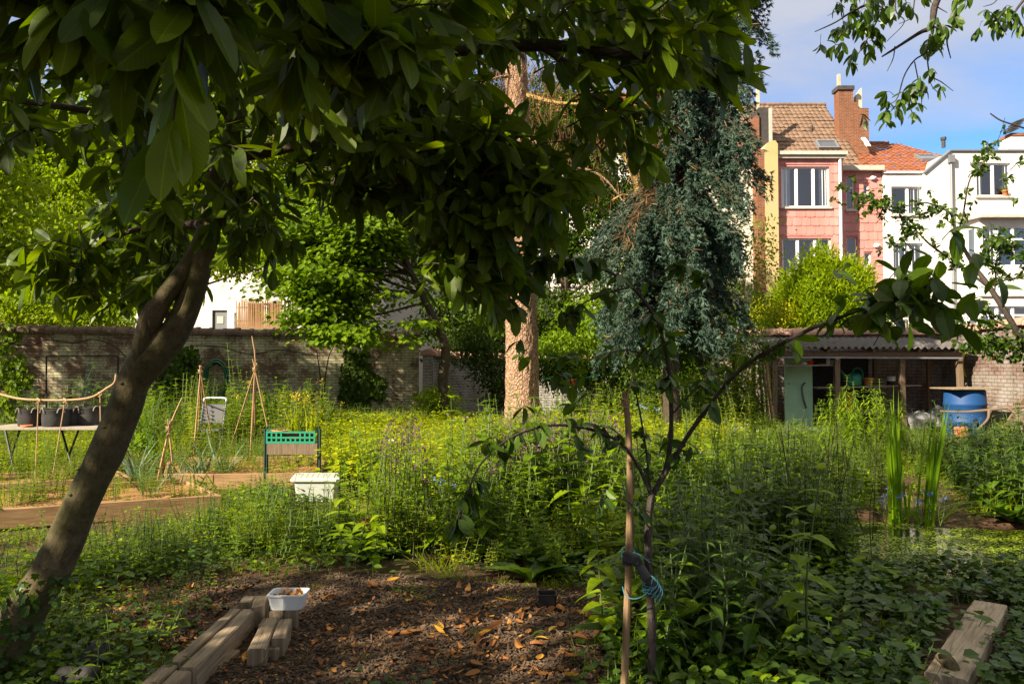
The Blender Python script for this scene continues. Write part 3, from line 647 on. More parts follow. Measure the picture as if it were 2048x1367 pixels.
for (px, py) in ((1745, 356), (1753, 491)):
    g = G(); p = W(px, py, YB - .05); g.lathe(p - (0, 0, .1), [(.02, 0), (.11, .02), (.13, .1), (.08, .18), (.02, .2)], 10); g.tube([p + (.1, .05, .03), p + (.1, -.1, .03)], .03, 6); g.build('wall_lamp', M['pvc'], pk)
# ---- cream house to the left of the pier
yl = 36.4
hs = thing('terraced_house', 'cream rendered house half hidden by the saplings left of the yellow pier', 'house', (WX(1460, yl), yl, 0))
wl = [prect(1432, 474, 1490, 545, yl), prect(1440, 365, 1492, 420, yl)]
g = G(); facade(g, WX(1395, yl), WX(1517, yl), 0, WZ(322, yl), yl, wl, 8); g.build('wall', [M['cream_render'], M['room']], hs)
for w in wl: window(hs, w, yl, (1, 1), None, 'full')
g = G(); e = np.array([0, 4.5, 4.2]); tileroof(g, (WX(1380, yl), yl - .3, WZ(322, yl)), (1, 0, 0), WX(1517, yl) - WX(1380, yl), e, 6.1, .25, .36); rf = g.build('roof', M['tile_brown'], hs)
g = G(); yq = 38.5; g.box(WX(1474, yq), WX(1483, yq), yq, yq + .8, WZ(330, yq), WZ(238, yq)); cq = g.build('chimney', M['conc'], rf)
g = G(); yq = 39.5; g.box(WX(1476, yq), WX(1483, yq), yq, yq + .3, WZ(330, yq), WZ(187, yq)); g.build('flue', M['conc'], rf)
# ---- white house with orange roof
YD = 36.62
wh = thing('terraced_house', 'white house with orange tiled roof beside the pink house', 'house', (WX(1820, YD), YD, 0))
wD = [prect(1783, 373, 1853, 429, YD), prect(1787, 486, 1853, 556, YD), prect(1791, 618, 1854, 668, YD)]
zD = WZ(347, YD)
g = G(); facade(g, WX(1770, YD), WX(1912, YD), 0, zD, YD, wD, 8); g.build('wall', [M['white_render'], M['room']], wh)
window(wh, wD[0], YD, (1, 1.1), None, 'right'); window(wh, wD[1], YD, (1, 1), None, 'full'); window(wh, wD[2], YD, (1, 1), .62, 'full', 'curtain_yellow', bars=True)
g = G(); g.box(WX(1770, YD), WX(1850, YD), YD - .1, YD + .25, zD + .003, zD + .09); g.build('coping', M['pvc'], wh)
zr2 = WZ(287, 42.6); e = np.array([0, 6.0, zr2 - zD - .05]); Lr = np.linalg.norm(e); xr0, xr1 = WX(1725, 38), WX(1958, 38)
g = G(); tileroof(g, (xr0, YD + .1, zD + .05), (1, 0, 0), xr1 - xr0, e, Lr, .26, .36, keep=lambda s, t_: s < (xr1 - xr0) - max(0, t_ - 1.5) * .27)
for k in range(24):
    w_ = (xr1 - xr0 - 2.0) / 24; x = xr0 + k * w_; g.tube([(x, YD + 6.1, zr2 + .03), (x + w_ + .03, YD + 6.1, zr2 + .05)], [.1, .12], 8)
g.build('roof', M['tile_orange'], wh)
k_ = e[2] / e[1]; d = _ray(1855, 320); s = (zD + .05 - k_ * (YD + .1) - EYE) / (d[2] - k_ * d[1]); skylight(wh, np.array([0, 0, EYE]) + d * s, .5, .45, e)
g = G(); p = W(1887, 284, 42.4); g.tube([p - (0, 0, .3), p + (0, 0, .1)], .1, 8); g.tube([p + (0, 0, .1), p + (0, 0, .25)], .15, 8); g.build('vent_pipe', M['dark_slate'], wh)
# ---- white house with the bay
YW = 36.5
wb = thing('terraced_house', 'white house at the right edge with bay windows and blue curtains', 'house', (WX(1980, YW), YW, 0))
wE = [prect(1953, 326, 2022, 392, YW)]
x0, x1 = WX(1851, YW), WX(2110, YW); zt = WZ(303, YW); xk = WX(1906, YW); zlow = WZ(348, YW)
g = G(); facade(g, xk, x1, 0, zt, YW, wE, 9)
V = [(x0, YW, 0), (xk, YW, 0), (xk, YW, zt), (x0, YW, zlow)]; g.quad(V, np.array(V)[:, [0, 2]]); V2 = [(a, b + 9, c) for a, b, c in V]; g.quad([V2[0], V[0], V[3], V2[3]]); g.quad([V[3], V[2], V2[2], V2[3]]); g.build('wall', [M['white_render'], M['room']], wb)
window(wb, wE[0], YW, (1, 1), None, 'sides', label='white casement window with a flower pot on its sill')
g = G(); g.beam((xk, YW + .05, zt + .04), (x1, YW + .05, zt + .04), .3, .07, seg=2); g.beam((x0, YW + .05, zlow + .04), (xk - .02, YW + .05, zt + .04), .3, .07, seg=2); g.build('coping', M['zinc'], wb)
g = G(); xp = WX(1905, YW); g.tube([(xp, YW - .1, 0), (xp, YW - .1, zt - .55)], .06, 8); g.box(xp - .12, xp + .12, YW - .22, YW - .002, zt - .55, zt - .2); g.build('drain_pipe', M['zinc'], wb)
yb = 35.5   # bay, upper storey and lower storey
for (pt, pb, pl, name_, cm) in ((437, 590, 1930, 'bay', 'curtain_blue'), (592, 690, 1930, 'bay', 'curtain_yellow')):
    z1, z0 = WZ(pt, yb), WZ(pb, yb); xl = WX(pl, YW); xf = WX(1962, yb)
    wr = prect(1966, 452 if pt == 437 else 612, 2060, 532 if pt == 437 else 668, yb)
    g = G(); facade(g, xf, x1, z0, z1, yb, [wr], 0); g.quad([(xl, YW, z0), (xf, yb, z0), (xf, yb, z1), (xl, YW, z1)], None, 0, .3); by = g.build('bay', [M['white_render'], M['room']], wb)
    o = window(by, wr, yb, (1, 1.05, 1.05), .68, 'left', sill=False); g = G(); w_ = wr[1] - wr[0]; curtain(g, wr[0] + w_ * .36, wr[1] - .08, wr[2] + .08, wr[3] - .08, yb + .19); g.build('curtain', M[cm], o)
    n = unit(np.array([yb - YW, xl - xf, 0])); c0, c1 = np.array([xl, YW, 0]) * .75 + np.array([xf, yb, 0]) * .25, np.array([xl, YW, 0]) * .22 + np.array([xf, yb, 0]) * .78; nn = np.array([-(YW - yb), -(xf - xl), 0.]); nn = unit(nn)
    zz0, zz1 = wr[2], wr[3]; g = G()
    for (q, a, b) in ((c0, c1 - c0, (0, 0, .06)), (c0 + (0, 0, zz1 - zz0 - .06), c1 - c0, (0, 0, .06)), (c0 + (0, 0, .063), unit(c1 - c0) * .06, (0, 0, zz1 - zz0 - .126)), (c1 - unit(c1 - c0) * .06 + (0, 0, .063), unit(c1 - c0) * .06, (0, 0, zz1 - zz0 - .126))): g.obox(np.array(q) + nn * .012 + (0, 0, zz0), a, nn * .03, b)
    o = g.build('window', M['pvc'], by); g = G(); q = nn * .014; g.quad([c0 + q + (0, 0, zz0 + .06), c1 + q + (0, 0, zz0 + .06), c1 + q + (0, 0, zz1 - .06), c0 + q + (0, 0, zz1 - .06)]); g.build('pane', M['glass_sky'], o)
g = G(); zt_ = WZ(437, yb)
for (z0_, z1_, ov) in ((zt_ + .003, zt_ + .1, .35), (WZ(592, yb) - .02, WZ(592, yb) + .05, .1)):
    xl, xf = WX(1930, YW) - ov, WX(1962, yb) - ov * .4; V = [(xl, YW - .002, z0_), (xf, yb - ov, z0_), (x1, yb - ov, z0_), (x1, YW - .002, z0_)]; V2 = [(a, b, z1_ + (.35 if (b > yb + .4 and ov > .2) else 0)) for a, b, c in V]
    g.add(V + V2, [[(0, 1, 5, 4), (1, 2, 6, 5), (4, 5, 6, 7), (3, 2, 1, 0)]], np.array(V + V2)[:, :2]); g.build('bay_roof', M['stone'], wb); g = G()
g = G(); p = W(1945, 325, YW - .06); g.lathe(p - (0, 0, .12), [(.02, 0), (.1, .02), (.12, .16), (.05, .24)], 10); g.build('wall_lamp', M['zinc'], wb)
for k, (px, py) in enumerate(((1980, 303),)):
    g = G(); p = W(px, py, YW + 2); g.tube([p - (0, 0, .4), p + (0, 0, .55)], .015, 5)
    for zz, l in ((.5, .3), (.38, .22), (.25, .34)): g.tube([p + (-l / 2, 0, zz), p + (l / 2, 0, zz)], .01, 4)
    g.build('aerial', M['zinc'], wb)
fp = thing('flower_pot', 'small terracotta flower pot on the upper sill of the white bay window house', 'flower pot', (WX(2014, YW), YW - .02, wE[0][2]))
g = G(); p0 = np.array([WX(2014, YW), YW - .03, wE[0][2]]); g.lathe(p0, [(.09, 0), (.13, .2), (.145, .2), (.145, .25), (.12, .25), (.11, .2)], 12); g.build('pot', M['terracotta'], fp)
g = G(); n = 26; g.leaves(T_BLADE, np.repeat((p0 + (0, 0, .2))[None], n, 0) + RNG.normal(size=(n, 3)) * .03, rdir(n, 1.2), rdir(n), .35, .025, bend=-.3)
M['leaf_far'] = leafmat('far_leaf', (.045, .075, .015), (.07, .11, .02), (.11, .14, .03)); g.build('leaves', M['leaf_far'], fp)
# ---- chimney of a house further right
yf = 46.0
hc = thing('terraced_house', 'far house at the right edge showing only its white chimney stack', 'house', (WX(2050, yf), yf, 0))
g = G(); g.box(WX(1990, yf), WX(2200, yf), yf + 1, yf + 8, 0, WZ(318, yf)); g.build('wall', M['white_render'], hc)
g = G(); g.add([(WX(2012, yf), yf, WZ(330, yf)), (WX(2120, yf), yf, WZ(330, yf)), (WX(2120, yf), yf, WZ(272, yf)), (WX(2030, yf), yf, WZ(272, yf)), (WX(2012, yf), yf + 1, WZ(330, yf)), (WX(2120, yf), yf + 1, WZ(330, yf)), (WX(2120, yf), yf + 1, WZ(272, yf)), (WX(2030, yf), yf + 1, WZ(272, yf))], [[(0, 1, 2, 3), (3, 2, 6, 7), (4, 0, 3, 7)]], None); c_ = g.build('chimney', M['white_render'], hc)
g = G(); g.box(WX(2028, yf), WX(2110, yf), yf - .05, yf + 1, WZ(272, yf) + .003, WZ(266, yf)); g.build('chimney_cap', M['chimney_brick'], c_)
g = G()
for k in range(5): a = W(2026 + k * 3.5, 266 - k * 5, yf); g.obox(a - (.35, .2, 0), (.6, 0, .2), (0, .6, 0), (0, 0, .07))
g.build('cowl', M['dark_slate'], c_)
# ---- white house behind the left wall
YL = 33.0
wl_ = thing('house', 'white house behind the left garden wall with a wattle screened balcony', 'house', (WX(450, YL), YL, 0))
hl = [prect(424, 620, 454, 690, YL), prect(497, 606, 562, 668, YL), prect(468, 625, 474, 668, YL), prect(300, 430, 350, 520, YL), prect(180, 430, 230, 520, YL), prect(420, 430, 470, 520, YL), prect(640, 430, 700, 520, YL)]
g = G(); facade(g, WX(160, YL), WX(720, YL), 0, WZ(300, YL), YL, hl, 8); g.build('wall', [M['white_render'], M['room']], wl_)
g = G(); a, b, c, d = hl[0]; g.box(a, b, YL + .08, YL + .14, c, d); dr = g.build('door', M['zinc'], wl_)
g = G(); g.box(a + .18, b - .18, YL + .06, YL + .078, d - .55, d - .25); g.build('notice', M['cream_render'], dr)
for w in hl[1:]: window(wl_, w, YL, (1, 1) if w[1] - w[0] > .5 else (1,), None, 'full' if w is not hl[1] else None, sill=False)
a, b = WX(490, YL), WX(610, YL); z0 = WZ(664, YL)
g = G(); g.box(a, b, YL - 1.1, YL - .002, z0, z0 + .12); bl = g.build('balcony', M['old_wood'], wl_)
g = G()
for k in range(70):
    x = a + .05 + (b - a - .1) * k / 69; h = 1.0 + RNG.random() * .2; g.tube([(x, YL - 1.05, z0 + .12), (x + RNG.normal() * .02, YL - 1.05, z0 + .12 + h)], .018, 5, var=RNG.random())
for zz in (.4, .95): g.tube([(a, YL - 1.02, z0 + zz), (b, YL - 1.02, z0 + zz)], .02, 5)
g.build('wattle_screen', M['bamboo'], bl)
g = G(); e = np.array([0, 4., 4.]); tileroof(g, (WX(150, YL), YL - .3, WZ(300, YL)), (1, 0, 0), WX(730, YL) - WX(150, YL), e, 5.6, .3, .4); g.build('roof', M['tile_brown'], wl_)
# ---- pale house glimpsed behind the middle trees
YG = 40.0
hg = thing('house', 'pale house glimpsed between leaves behind the central trees', 'house', (WX(1200, YG), YG, 0))
hh = [prect(1190, 330, 1240, 420, YG), prect(1290, 480, 1340, 570, YG), prect(1110, 480, 1160, 570, YG), prect(1200, 620, 1300, 700, YG)]
g = G(); facade(g, WX(722, YG), WX(1392, YG), 0, WZ(290, YG), YG, hh, 8); g.build('wall', [M['white_render'], M['room']], hg)
for w in hh: window(hg, w, YG, (1, 1), None, None)
g = G(); e = np.array([0, 4., 4.]); tileroof(g, (WX(712, YG), YG - .3, WZ(290, YG)), (1, 0, 0), WX(1392, YG) - WX(712, YG), e, 5.6, .3, .4); g.build('roof', M['tile_orange'], hg)
# ---- grey-pink brick house at the far left
YQ = 38.0
hq = thing('house', 'dull brick house at the left edge behind bright leaves', 'house', (WX(0, YQ), YQ, 0))
g = G(); hh = [prect(20, 380, 60, 470, YQ)]; facade(g, WX(-160, YQ), WX(130, YQ), 0, WZ(330, YQ), YQ, hh, 8); g.build('wall', [M['chimney_brick'], M['room']], hq); window(hq, hh[0], YQ, (1, 1))
g = G(); tileroof(g, (WX(-170, YQ), YQ - .3, WZ(330, YQ)), (1, 0, 0), WX(135, YQ) - WX(-170, YQ), np.array([0, 4., 4.]), 5.6, .3, .4); g.build('roof', M['tile_brown'], hq)
# ================================================================ garden walls
def gwall(name, label, pts, hts, mat, capm, th=.3, cap=True, group=None):
    pts = [np.array([*p, 0.]) for p in pts]; root = thing(name, label, 'wall', pts[0]); g = G(); s = 0.0
    for k in range(len(pts) - 1):
        p, q = pts[k], pts[k + 1]; L = np.linalg.norm(q - p); d = (q - p) / L; nb = np.array([-d[1], d[0], 0]); nb = nb if nb[1] > 0 else -nb
        m = max(2, int(L / .4)); tt = np.linspace(0, 1, m + 1); fr = p + tt[:, None] * (q - p); hz_ = hts[k] + (hts[k + 1] - hts[k]) * tt
        zz = np.linspace(-.1, 1, 7); P = fr[None] + np.zeros((7, 1, 1)); P[..., 2] = zz[:, None] * hz_[None]; off = .02 * (vnoise(np.c_[(s + tt * L)[None].repeat(7, 0).ravel() * .8, P[..., 2].ravel() * .9]) - .5); P = P - nb * off.reshape(7, m + 1, 1)
        i = np.arange(7 * (m + 1)).reshape(7, m + 1); qd = np.stack([i[:-1, :-1], i[:-1, 1:], i[1:, 1:], i[1:, :-1]], -1).reshape(-1, 4)
        g.add(P.reshape(-1, 3), [qd], np.c_[np.tile(s + tt * L, 7), P[..., 2].ravel()], 0, .3)
        bk = P + nb * th; g.add(bk.reshape(-1, 3), [qd[:, ::-1]], np.c_[np.tile(s + tt * L, 7), P[..., 2].ravel()], 0, .3)
        g.quad([P[-1, 0], P[-1, -1], bk[-1, -1], bk[-1, 0]]); 
        if k == 0: g.quad([bk[0, 0], P[0, 0], P[-1, 0], bk[-1, 0]])
        if k == len(pts) - 2: g.quad([P[0, -1], bk[0, -1], bk[-1, -1], P[-1, -1]])
        s += L
    g.build('masonry', mat, root)
    if cap:
        g = G()
        for k in range(len(pts) - 1):
            p, q = pts[k], pts[k + 1]; L = np.linalg.norm(q - p); d = (q - p) / L; nb = np.array([-d[1], d[0], 0]); nb = nb if nb[1] > 0 else -nb
            n = max(1, round(L / .34))
            for j in range(n):
                c = p + d * L * (j + .5) / n; h = hts[k] + (hts[k + 1] - hts[k]) * (j + .5) / n; w_ = L / n / 2; dz = RNG.normal() * .012
                a = np.linspace(-.25, pi + .25, 9); r = th / 2 + .1
                for (s0, s1, rr) in ((-w_ - .02, w_ - .06, r), (w_ - .07, w_ + .02, r + .035)):
                    R_ = [c + d * e + nb * (th / 2) + np.stack([np.cos(a) * rr * nb[0], np.cos(a) * rr * nb[1], h - .02 + dz + np.sin(a) * rr * .6], -1) for e in (s0, s1)]
                    g.loft(R_, 0, None, True, False, closed=False)
                    c_ = [x.mean(0) for x in R_]
                    for x in (R_[0], R_[1]): g.add(np.concatenate([x, x.mean(0)[None] - (0, 0, .05)]), [[(i, i + 1, 9) for i in range(8)]], None)
        g.build('coping_tiles', capm, root)
    return root
M['tile_cap_dark'] = noisy('mossy_cap_tile', (.06, .04, .03), (.13, .085, .06), 5, .9, .3)
a, b = W(-60, 735, 20.3), W(838, 735, 22.2)
gwall('garden_wall', 'long left garden wall of pale painted brick under a tile coping', [(a[0], 20.3), (b[0], 22.2)], [2.58, 2.48], M['wall_left'], M['tile_cap_dark'])
b2 = W(1003, 735, 27.0)
gwall('garden_wall', 'low wall of white brick running back behind the big lit trunk', [(b[0] + .35, 22.6), (W(905, 735, 24.5)[0], 24.5), (b2[0], 27.0)], [2.0, 1.95, 1.95], M['wall_mid'], M['tile_cap'])
gwall('garden_wall', 'white brick wall with dark joints far behind the clothes line', [(W(1006, 735, 27.2)[0], 27.2), (W(1420, 735, 26)[0], 26.0)], [1.9, 1.9], M['wall_mid'], M['tile_cap'])
c, d = W(1440, 735, 22.8), W(1905, 735, 21.7)
RW = gwall('garden_wall', 'right garden wall of worn whitewashed brick behind the open shed', [(c[0], 22.8), (d[0], 21.7), (W(2120, 735, 17.3)[0], 17.3), (11.8, 8.0)], [2.58, 2.58, 2.62, 2.62], M['wall_right'], M['tile_cap'])
# ================================================================ lean-to shed against the right wall
YS = 20.0
def sx(px, Y=YS): return WX(px, Y)
sh = thing('lean_to_shed', 'open lean-to shed of old posts under a grey corrugated roof', 'shed', (sx(1720), YS, 0))
xl, xr = sx(1530), sx(1924); zf, zb = 2.06, 2.36; yfr, ybk = 19.7, 21.75
for px in (1547, 1672, 1801, 1916):
    g = G(); x = sx(px); lean = RNG.normal() * .03
    g.beam((x + lean, YS, -.05), (x, YS, zf - .19), .13, .12, (0, 1, 0), seg=8, jit=.012, seed=px); g.build('post', M['post_wood'], sh)
for px in (1540, 1800, 1915):
    g = G(); x = sx(px); g.beam((x, 21.45, -.05), (x, 21.45, zb - .22), .1, .1, (0, 1, 0), seg=4, jit=.01, seed=px); g.build('post', M['post_wood'], sh)
g = G(); g.beam((xl + .05, YS - .02, zf - .12), (xr - .1, YS - .02, zf - .13), .12, .13, seg=10, jit=.008); g.build('beam', M['post_wood'], sh)
g = G(); g.beam((xl + .05, YS - .16, zf - .2), (xr - .1, YS - .16, zf - .22), .04, .04, seg=10); g.build('gutter_rail', M['zinc'], sh)
for px in (1560, 1650, 1740, 1830, 1905):
    g = G(); g.beam((sx(px), yfr + .1, zf - .03), (sx(px), ybk, zb - .06), .07, .08, seg=3); g.build('rafter', M['post_wood'], sh)
g = G(); n = int((xr - xl) / .165 * 8); xs = np.linspace(xl - .05, xr + .05, n); zc = .032 * np.cos(np.arange(n) / 8 * 2 * pi)
rows = []
for t_ in np.linspace(0, 1, 8): rows.append(np.c_[xs, np.full(n, yfr + (ybk - yfr) * t_) - .02 * np.sin(xs * 1.3) * (t_ == 0), zc + zf + .04 + (zb - zf) * t_ + .03 * (vnoise(np.c_[xs * .7, np.full(n, t_ * 2)]) - .5)])
R_ = np.array(rows); g.loft(R_, 0, .3, True, False, closed=False); g.loft(R_[:, ::-1] - (0, 0, .012), 0, .3, True, False, closed=False); g.loft(np.array([R_[0] - (0, 0, .012), R_[0]]), 0, .3, True, False, closed=False)
g.build('roof_sheet', M['corrugated'], sh)
g = G(); g.box(sx(1568, 20.9), sx(1623, 20.9), 20.9, 20.95, .02, zf - .05); dr = g.build('panel', M['green_door'], sh); dr['label'] = 'pale green painted door panel'
g = G(); g.tube(smoothpath([W(1610, 765, 20.86), W(1604, 775, 20.84), W(1608, 800, 20.84), W(1613, 815, 20.86)], 10), .022, 6); g.build('handle', M['zinc'], dr)
g = G(); g.beam((sx(1552), 20.25, WZ(731, 20.25)), (sx(1674), 20.25, WZ(730, 20.25)), .32, .035, seg=4); g.build('shelf', M['grey_wood'], sh)
g = G(); g.beam((sx(1625, 20.9), 20.9, WZ(775, 20.9)), (sx(1830, 20.9), 20.9, WZ(770, 20.9)), .55, .04, seg=4); g.build('workbench', M['grey_wood'], sh)
g = G(); g.beam((sx(1676, 20.6), 20.6, WZ(823, 20.6)), (sx(1760, 20.6), 20.6, WZ(823, 20.6)), .4, .035, seg=4); g.build('shelf', M['grey_wood'], sh)
g = G(); g.beam((sx(1625), 21.5, .6), (sx(1625), 21.5, 2.0), .3, .04, (0, 1, 0)); g.build('side_boards', M['post_wood'], sh)
g = G(); g.box(sx(1624, 21.6), sx(1735, 21.6), 21.6, 21.64, .05, 2.05); g.build('shade_panel', M['char_and_shade'], sh)  # near-black sheet added to stand in for deep shadow behind the bench
# bundle of poles left of the shed
for k, (px, tp) in enumerate(((1528, 712), (1536, 706), (1522, 722), (1542, 735))):
    po = thing('wooden_pole', 'bare wooden pole leaning in the bundle at the left end of the shed', 'pole', (sx(px), YS - .1, 0), 'poles leaning at the shed')
    g = G(); g.tube(smoothpath([(sx(px + 8 * (k % 2)), YS - .25 + .08 * k, 0), (sx(px), YS - .1 + .05 * k, .9), (sx(px - 3), YS + .1, WZ(tp, YS))], 8), .035 + .01 * (k % 2), 7, rough=.1); g.build('shaft', M['bamboo'] if k % 2 else M['post_wood'], po)
# things in and around the shed
def pot(name, label, c, r, h, mat, cat='flower pot', loc=None, soil=True, plant=None, k=18):
    t_ = thing(name, label, cat, c); g = G(); c = np.asarray(c, float)
    g.lathe(c, [(r * .72, 0), (r * .93, h * .78), (r * 1.06, h * .79), (r * 1.08, h), (r * .98, h), (r * .92, h * .84)], k); g.build('pot', M[mat], t_)
    if soil: g = G(); g.lathe(c, [(r * .92, h * .85), (r * .3, h * .9)], k, caps=True); g.build('soil', M['soil'], t_)
    return t_
def can(name, label, c, s, mat):
    t_ = thing(name, label, 'watering can', c); c = np.asarray(c, float); g = G()
    g.lathe(c, [(.13 * s, 0), (.15 * s, .03 * s), (.14 * s, .24 * s), (.1 * s, .3 * s), (.085 * s, .3 * s)], 16, caps=True, sx=1.15); g.build('body', M[mat], t_)
    g = G(); g.tube(smoothpath([c + np.array(q) * s for q in ((.15, 0, .08), (-.02, 0, .1), (-.2, 0, .2), (-.34, 0, .36), (-.4, 0, .4))][1:], 9), [.03 * s] * 5 + [.02 * s] * 3 + [.035 * s], 8); g.build('spout', M[mat], t_)
    g = G(); g.tube(smoothpath([c + np.array(q) * s for q in ((-.05, 0, .3), (.02, 0, .42), (.16, 0, .4), (.21, 0, .25), (.16, 0, .1))], 12), .016 * s, 7); g.build('handle', M[mat], t_)
can('watering_can', 'green plastic watering can on the shed workbench', (sx(1707, 20.8), 20.8, WZ(773, 20.9) + .04), 1.05, 'green_plastic')
t_ = thing('bucket', 'orange ribbed tub standing on the low shelf of the shed', 'bucket', (sx(1689, 20.6), 20.6, WZ(823, 20.6) + .02)); g = G(); c = np.array([sx(1689, 20.6), 20.6, WZ(823, 20.6) + .02]); g.lathe(c, [(.14, 0), (.17, .44), (.19, .45), (.19, .49), (.165, .49), (.15, .3)], 20); g.build('tub', M['orange_plastic'], t_)
t_ = pot('basin', 'small clay basin on the shed workbench right of the watering can', (sx(1734, 20.75), 20.75, WZ(773, 20.9) + .04), .13, .2, 'terracotta', 'basin', soil=False)
t_ = thing('paint_pot', 'white pot with dark label standing at the right end of the workbench', 'pot', (sx(1780, 20.8), 20.8, WZ(772, 20.9) + .04)); g = G(); c = np.array([sx(1780, 20.8), 20.8, WZ(772, 20.9) + .04]); g.lathe(c, [(.09, 0), (.1, .01), (.1, .1)], 14); g.build('bucket', M['black_plastic'], t_); g = G(); g.lathe(c, [(.1, .102), (.1, .2), (.11, .2), (.11, .215), (.02, .22)], 14, caps=True); g.build('rim', M['white_plastic'], t_)
zs = WZ(731, 20.25) + .018
for (name, lab, px, r, h, mat, cat) in (('bottle', 'slim white bottle at the right end of the upper shed shelf', 1655, .05, .26, 'white_plastic', 'bottle'), ('jar', 'squat pale jar right of the slim bottle on the upper shelf', 1665, .075, .12, 'clear_plastic', 'jar'), ('bowl', 'dark red bowl in the middle of the upper shed shelf', 1617, .12, .1, 'red', 'bowl'), ('stone', 'pale stone beside the dark red bowl on the shelf', 1606, .1, .09, 'white_render', 'stone'), ('saucer', 'flat clay saucer on the upper shelf between bowl and bottle', 1641, .12, .035, 'terracotta', 'saucer'), ('saucer', 'flat clay saucer near the left end of the upper shelf', 1592, .14, .03, 'terracotta', 'saucer')):
    c = np.array([sx(px, 20.25), 20.25, zs]); g = G()
    prof = {'bottle': [(r, 0), (r, h * .55), (r * .4, h * .75), (r * .4, h * .92), (r * .5, h * .93), (r * .5, h), (.005, h)], 'stone': [(r * .5, 0), (r, h * .35), (r * .8, h * .8), (.01, h)]}.get(name, [(r * .6, 0), (r, h * .8), (r * 1.05, h), (r * .92, h), (r * .6, h * .3)])
    g.lathe(c, prof, 14, caps=True, sx=1.0, sy=.9); one(g, name, M[mat], lab, cat, c)
# yellow hose hung on the wall
c = W(1938, 728, 20.6); g = G()
for k in range(6):
    a = np.linspace(0, 2 * pi, 29); r = .3 + .018 * k; pts = np.c_[c[0] + np.cos(a) * (.2 + .012 * k) + (k - 3) * .02, np.full(29, c[1] - .06 - .025 * (k % 3)), c[2] + np.sin(a) * (r + .05 * (np.sin(a) < 0) * np.abs(np.sin(a)))]
    g.tube(pts, .022, 6, caps=False)
a = np.linspace(-.3, -2.8, 16); g.tube(np.c_[c[0] + np.cos(a) * .28, np.full(16, c[1] - .1), c[2] - .1 + np.sin(a) * .62], .016, 6)
one(g, 'garden_hose', M['yellow_hose'], 'coiled yellow garden hose hung beside the right shed post', 'hose', c)
# blue barrel with a wooden lid
Yb = 18.3; c = np.array([WX(1926, Yb), Yb, 0.]); t_ = thing('water_barrel', 'big blue plastic water barrel with a board lid by the shed', 'barrel', c)
g = G(); h = WZ(778, Yb); r = .44; g.lathe(c, [(r * .92, 0), (r * .97, .05), (r, h * .3), (r * 1.02, h * .31), (r * 1.02, h * .36), (r, h * .37), (r, h * .66), (r * 1.02, h * .67), (r * 1.02, h * .72), (r, h * .73), (r * .97, h * .97), (r * .9, h)], 32); g.build('drum', M['blue_plastic'], t_)
g = G()
for k in range(4): g.beam(c + (-.53, -.39 + .26 * k, h + .02), c + (.53, -.39 + .26 * k, h + .02 + .004 * k), .25, .03, seg=3, jit=.004, seed=k)
g.build('lid', M['old_wood'], t_)
g = G(); g.tube([c + (-.05, -r + .01, .42), c + (-.05, -r - .07, .42)], .025, 8); g.tube([c + (-.05, -r - .06, .42), c + (-.05, -r - .06, .34)], .018, 8); g.tube([c + (-.05, -r - .04, .44), c + (-.05, -r - .04, .5)], .012, 6); g.build('tap', M['black_plastic'], t_)
p = GP(1927, 884); g = G(); g.obox(p + (-.13, 0, 0), (.27, .03, 0), (0, .1, .02), (.02, .07, .3)); one(g, 'hollow_brick', M['terracotta'], 'orange clay block standing in front of the blue barrel', 'brick', p)
# sacks
def lump(name, label, cat, c, sx_, sy_, sz_, mat, seed, amp=.35, freq=2.2):
    a = np.linspace(0, pi, 14); b = np.arange(22) / 22 * 2 * pi; R_ = []
    for t_ in a:
        d = np.c_[np.sin(t_) * np.cos(b), np.sin(t_) * np.sin(b), np.full(22, -np.cos(t_))]; k = 1 + amp * (vnoise(d * freq, seed) - .5) * 2 + .25 * amp * (vnoise(d * freq * 3, seed) - .5)
        R_.append(np.asarray(c) + d * k[:, None] * (sx_, sy_, sz_) + (0, 0, sz_ * .9))
    g = G(); g.loft(np.array(R_), 0, None, True, False); return one(g, name, M[mat], label, cat, c)
p = GP(1838, 862); lump('sack', 'crumpled white sack lying between the irises and the blue barrel', 'sack', p, .42, .3, .26, 'sack', 3)
p = GP(1875, 858); lump('sack', 'smaller pale sack tucked against the left side of the barrel', 'sack', p, .25, .22, .3, 'sack', 9)
p = GP(1985, 858); lump('sack', 'flat pale sheet of sacking on the rubble right of the barrel', 'sack', p + (0, 0, .35), .38, .3, .1, 'sack', 14)
for k in range(16):
    px = 1968 + (k * 37) % 95; py = 846 + (k * 17) % 34; p = GP(px, py)
    o = lump('rubble_stone', 'brown rubble stone in the heap right of the blue barrel', 'stone', p + (0, 0, .26 * (k % 3) * (k < 13)), .16 + .05 * (k % 3), .14, .11 + .02 * (k % 2), 'rubble', 20 + k, .5, 1.8); o['group'] = 'rubble heap right of the barrel'
# grey trough and pots at the foot of the shed
p = GP(1612, 888); t_ = thing('trough', 'long pale grey trough lying in the grass before the shed', 'trough', p); g = G(); w, d, h = .72, .4, .28; g.box(p[0] - w / 2, p[0] + w / 2, p[1], p[1] + .03, 0, h); g.box(p[0] - w / 2, p[0] + w / 2, p[1] + d, p[1] + d + .03, 0, h); g.box(p[0] - w / 2, p[0] - w / 2 + .03, p[1] + .03, p[1] + d, 0, h); g.box(p[0] + w / 2 - .03, p[0] + w / 2, p[1] + .03, p[1] + d, 0, h); g.box(p[0] - w / 2 + .03, p[0] + w / 2 - .03, p[1] + .03, p[1] + d, .02, .06); g.build('basin', M['zinc'], t_)
g = G(); g.beam(p + (-w / 2 - .03, -.01, h + .02), p + (w / 2 + .03, -.01, h + .02), .1, .04, seg=2); g.beam(p + (-w / 2 - .03, d + .03, h + .02), p + (w / 2 + .03, d + .03, h + .02), .1, .04, seg=2); g.build('rim', M['zinc'], t_)
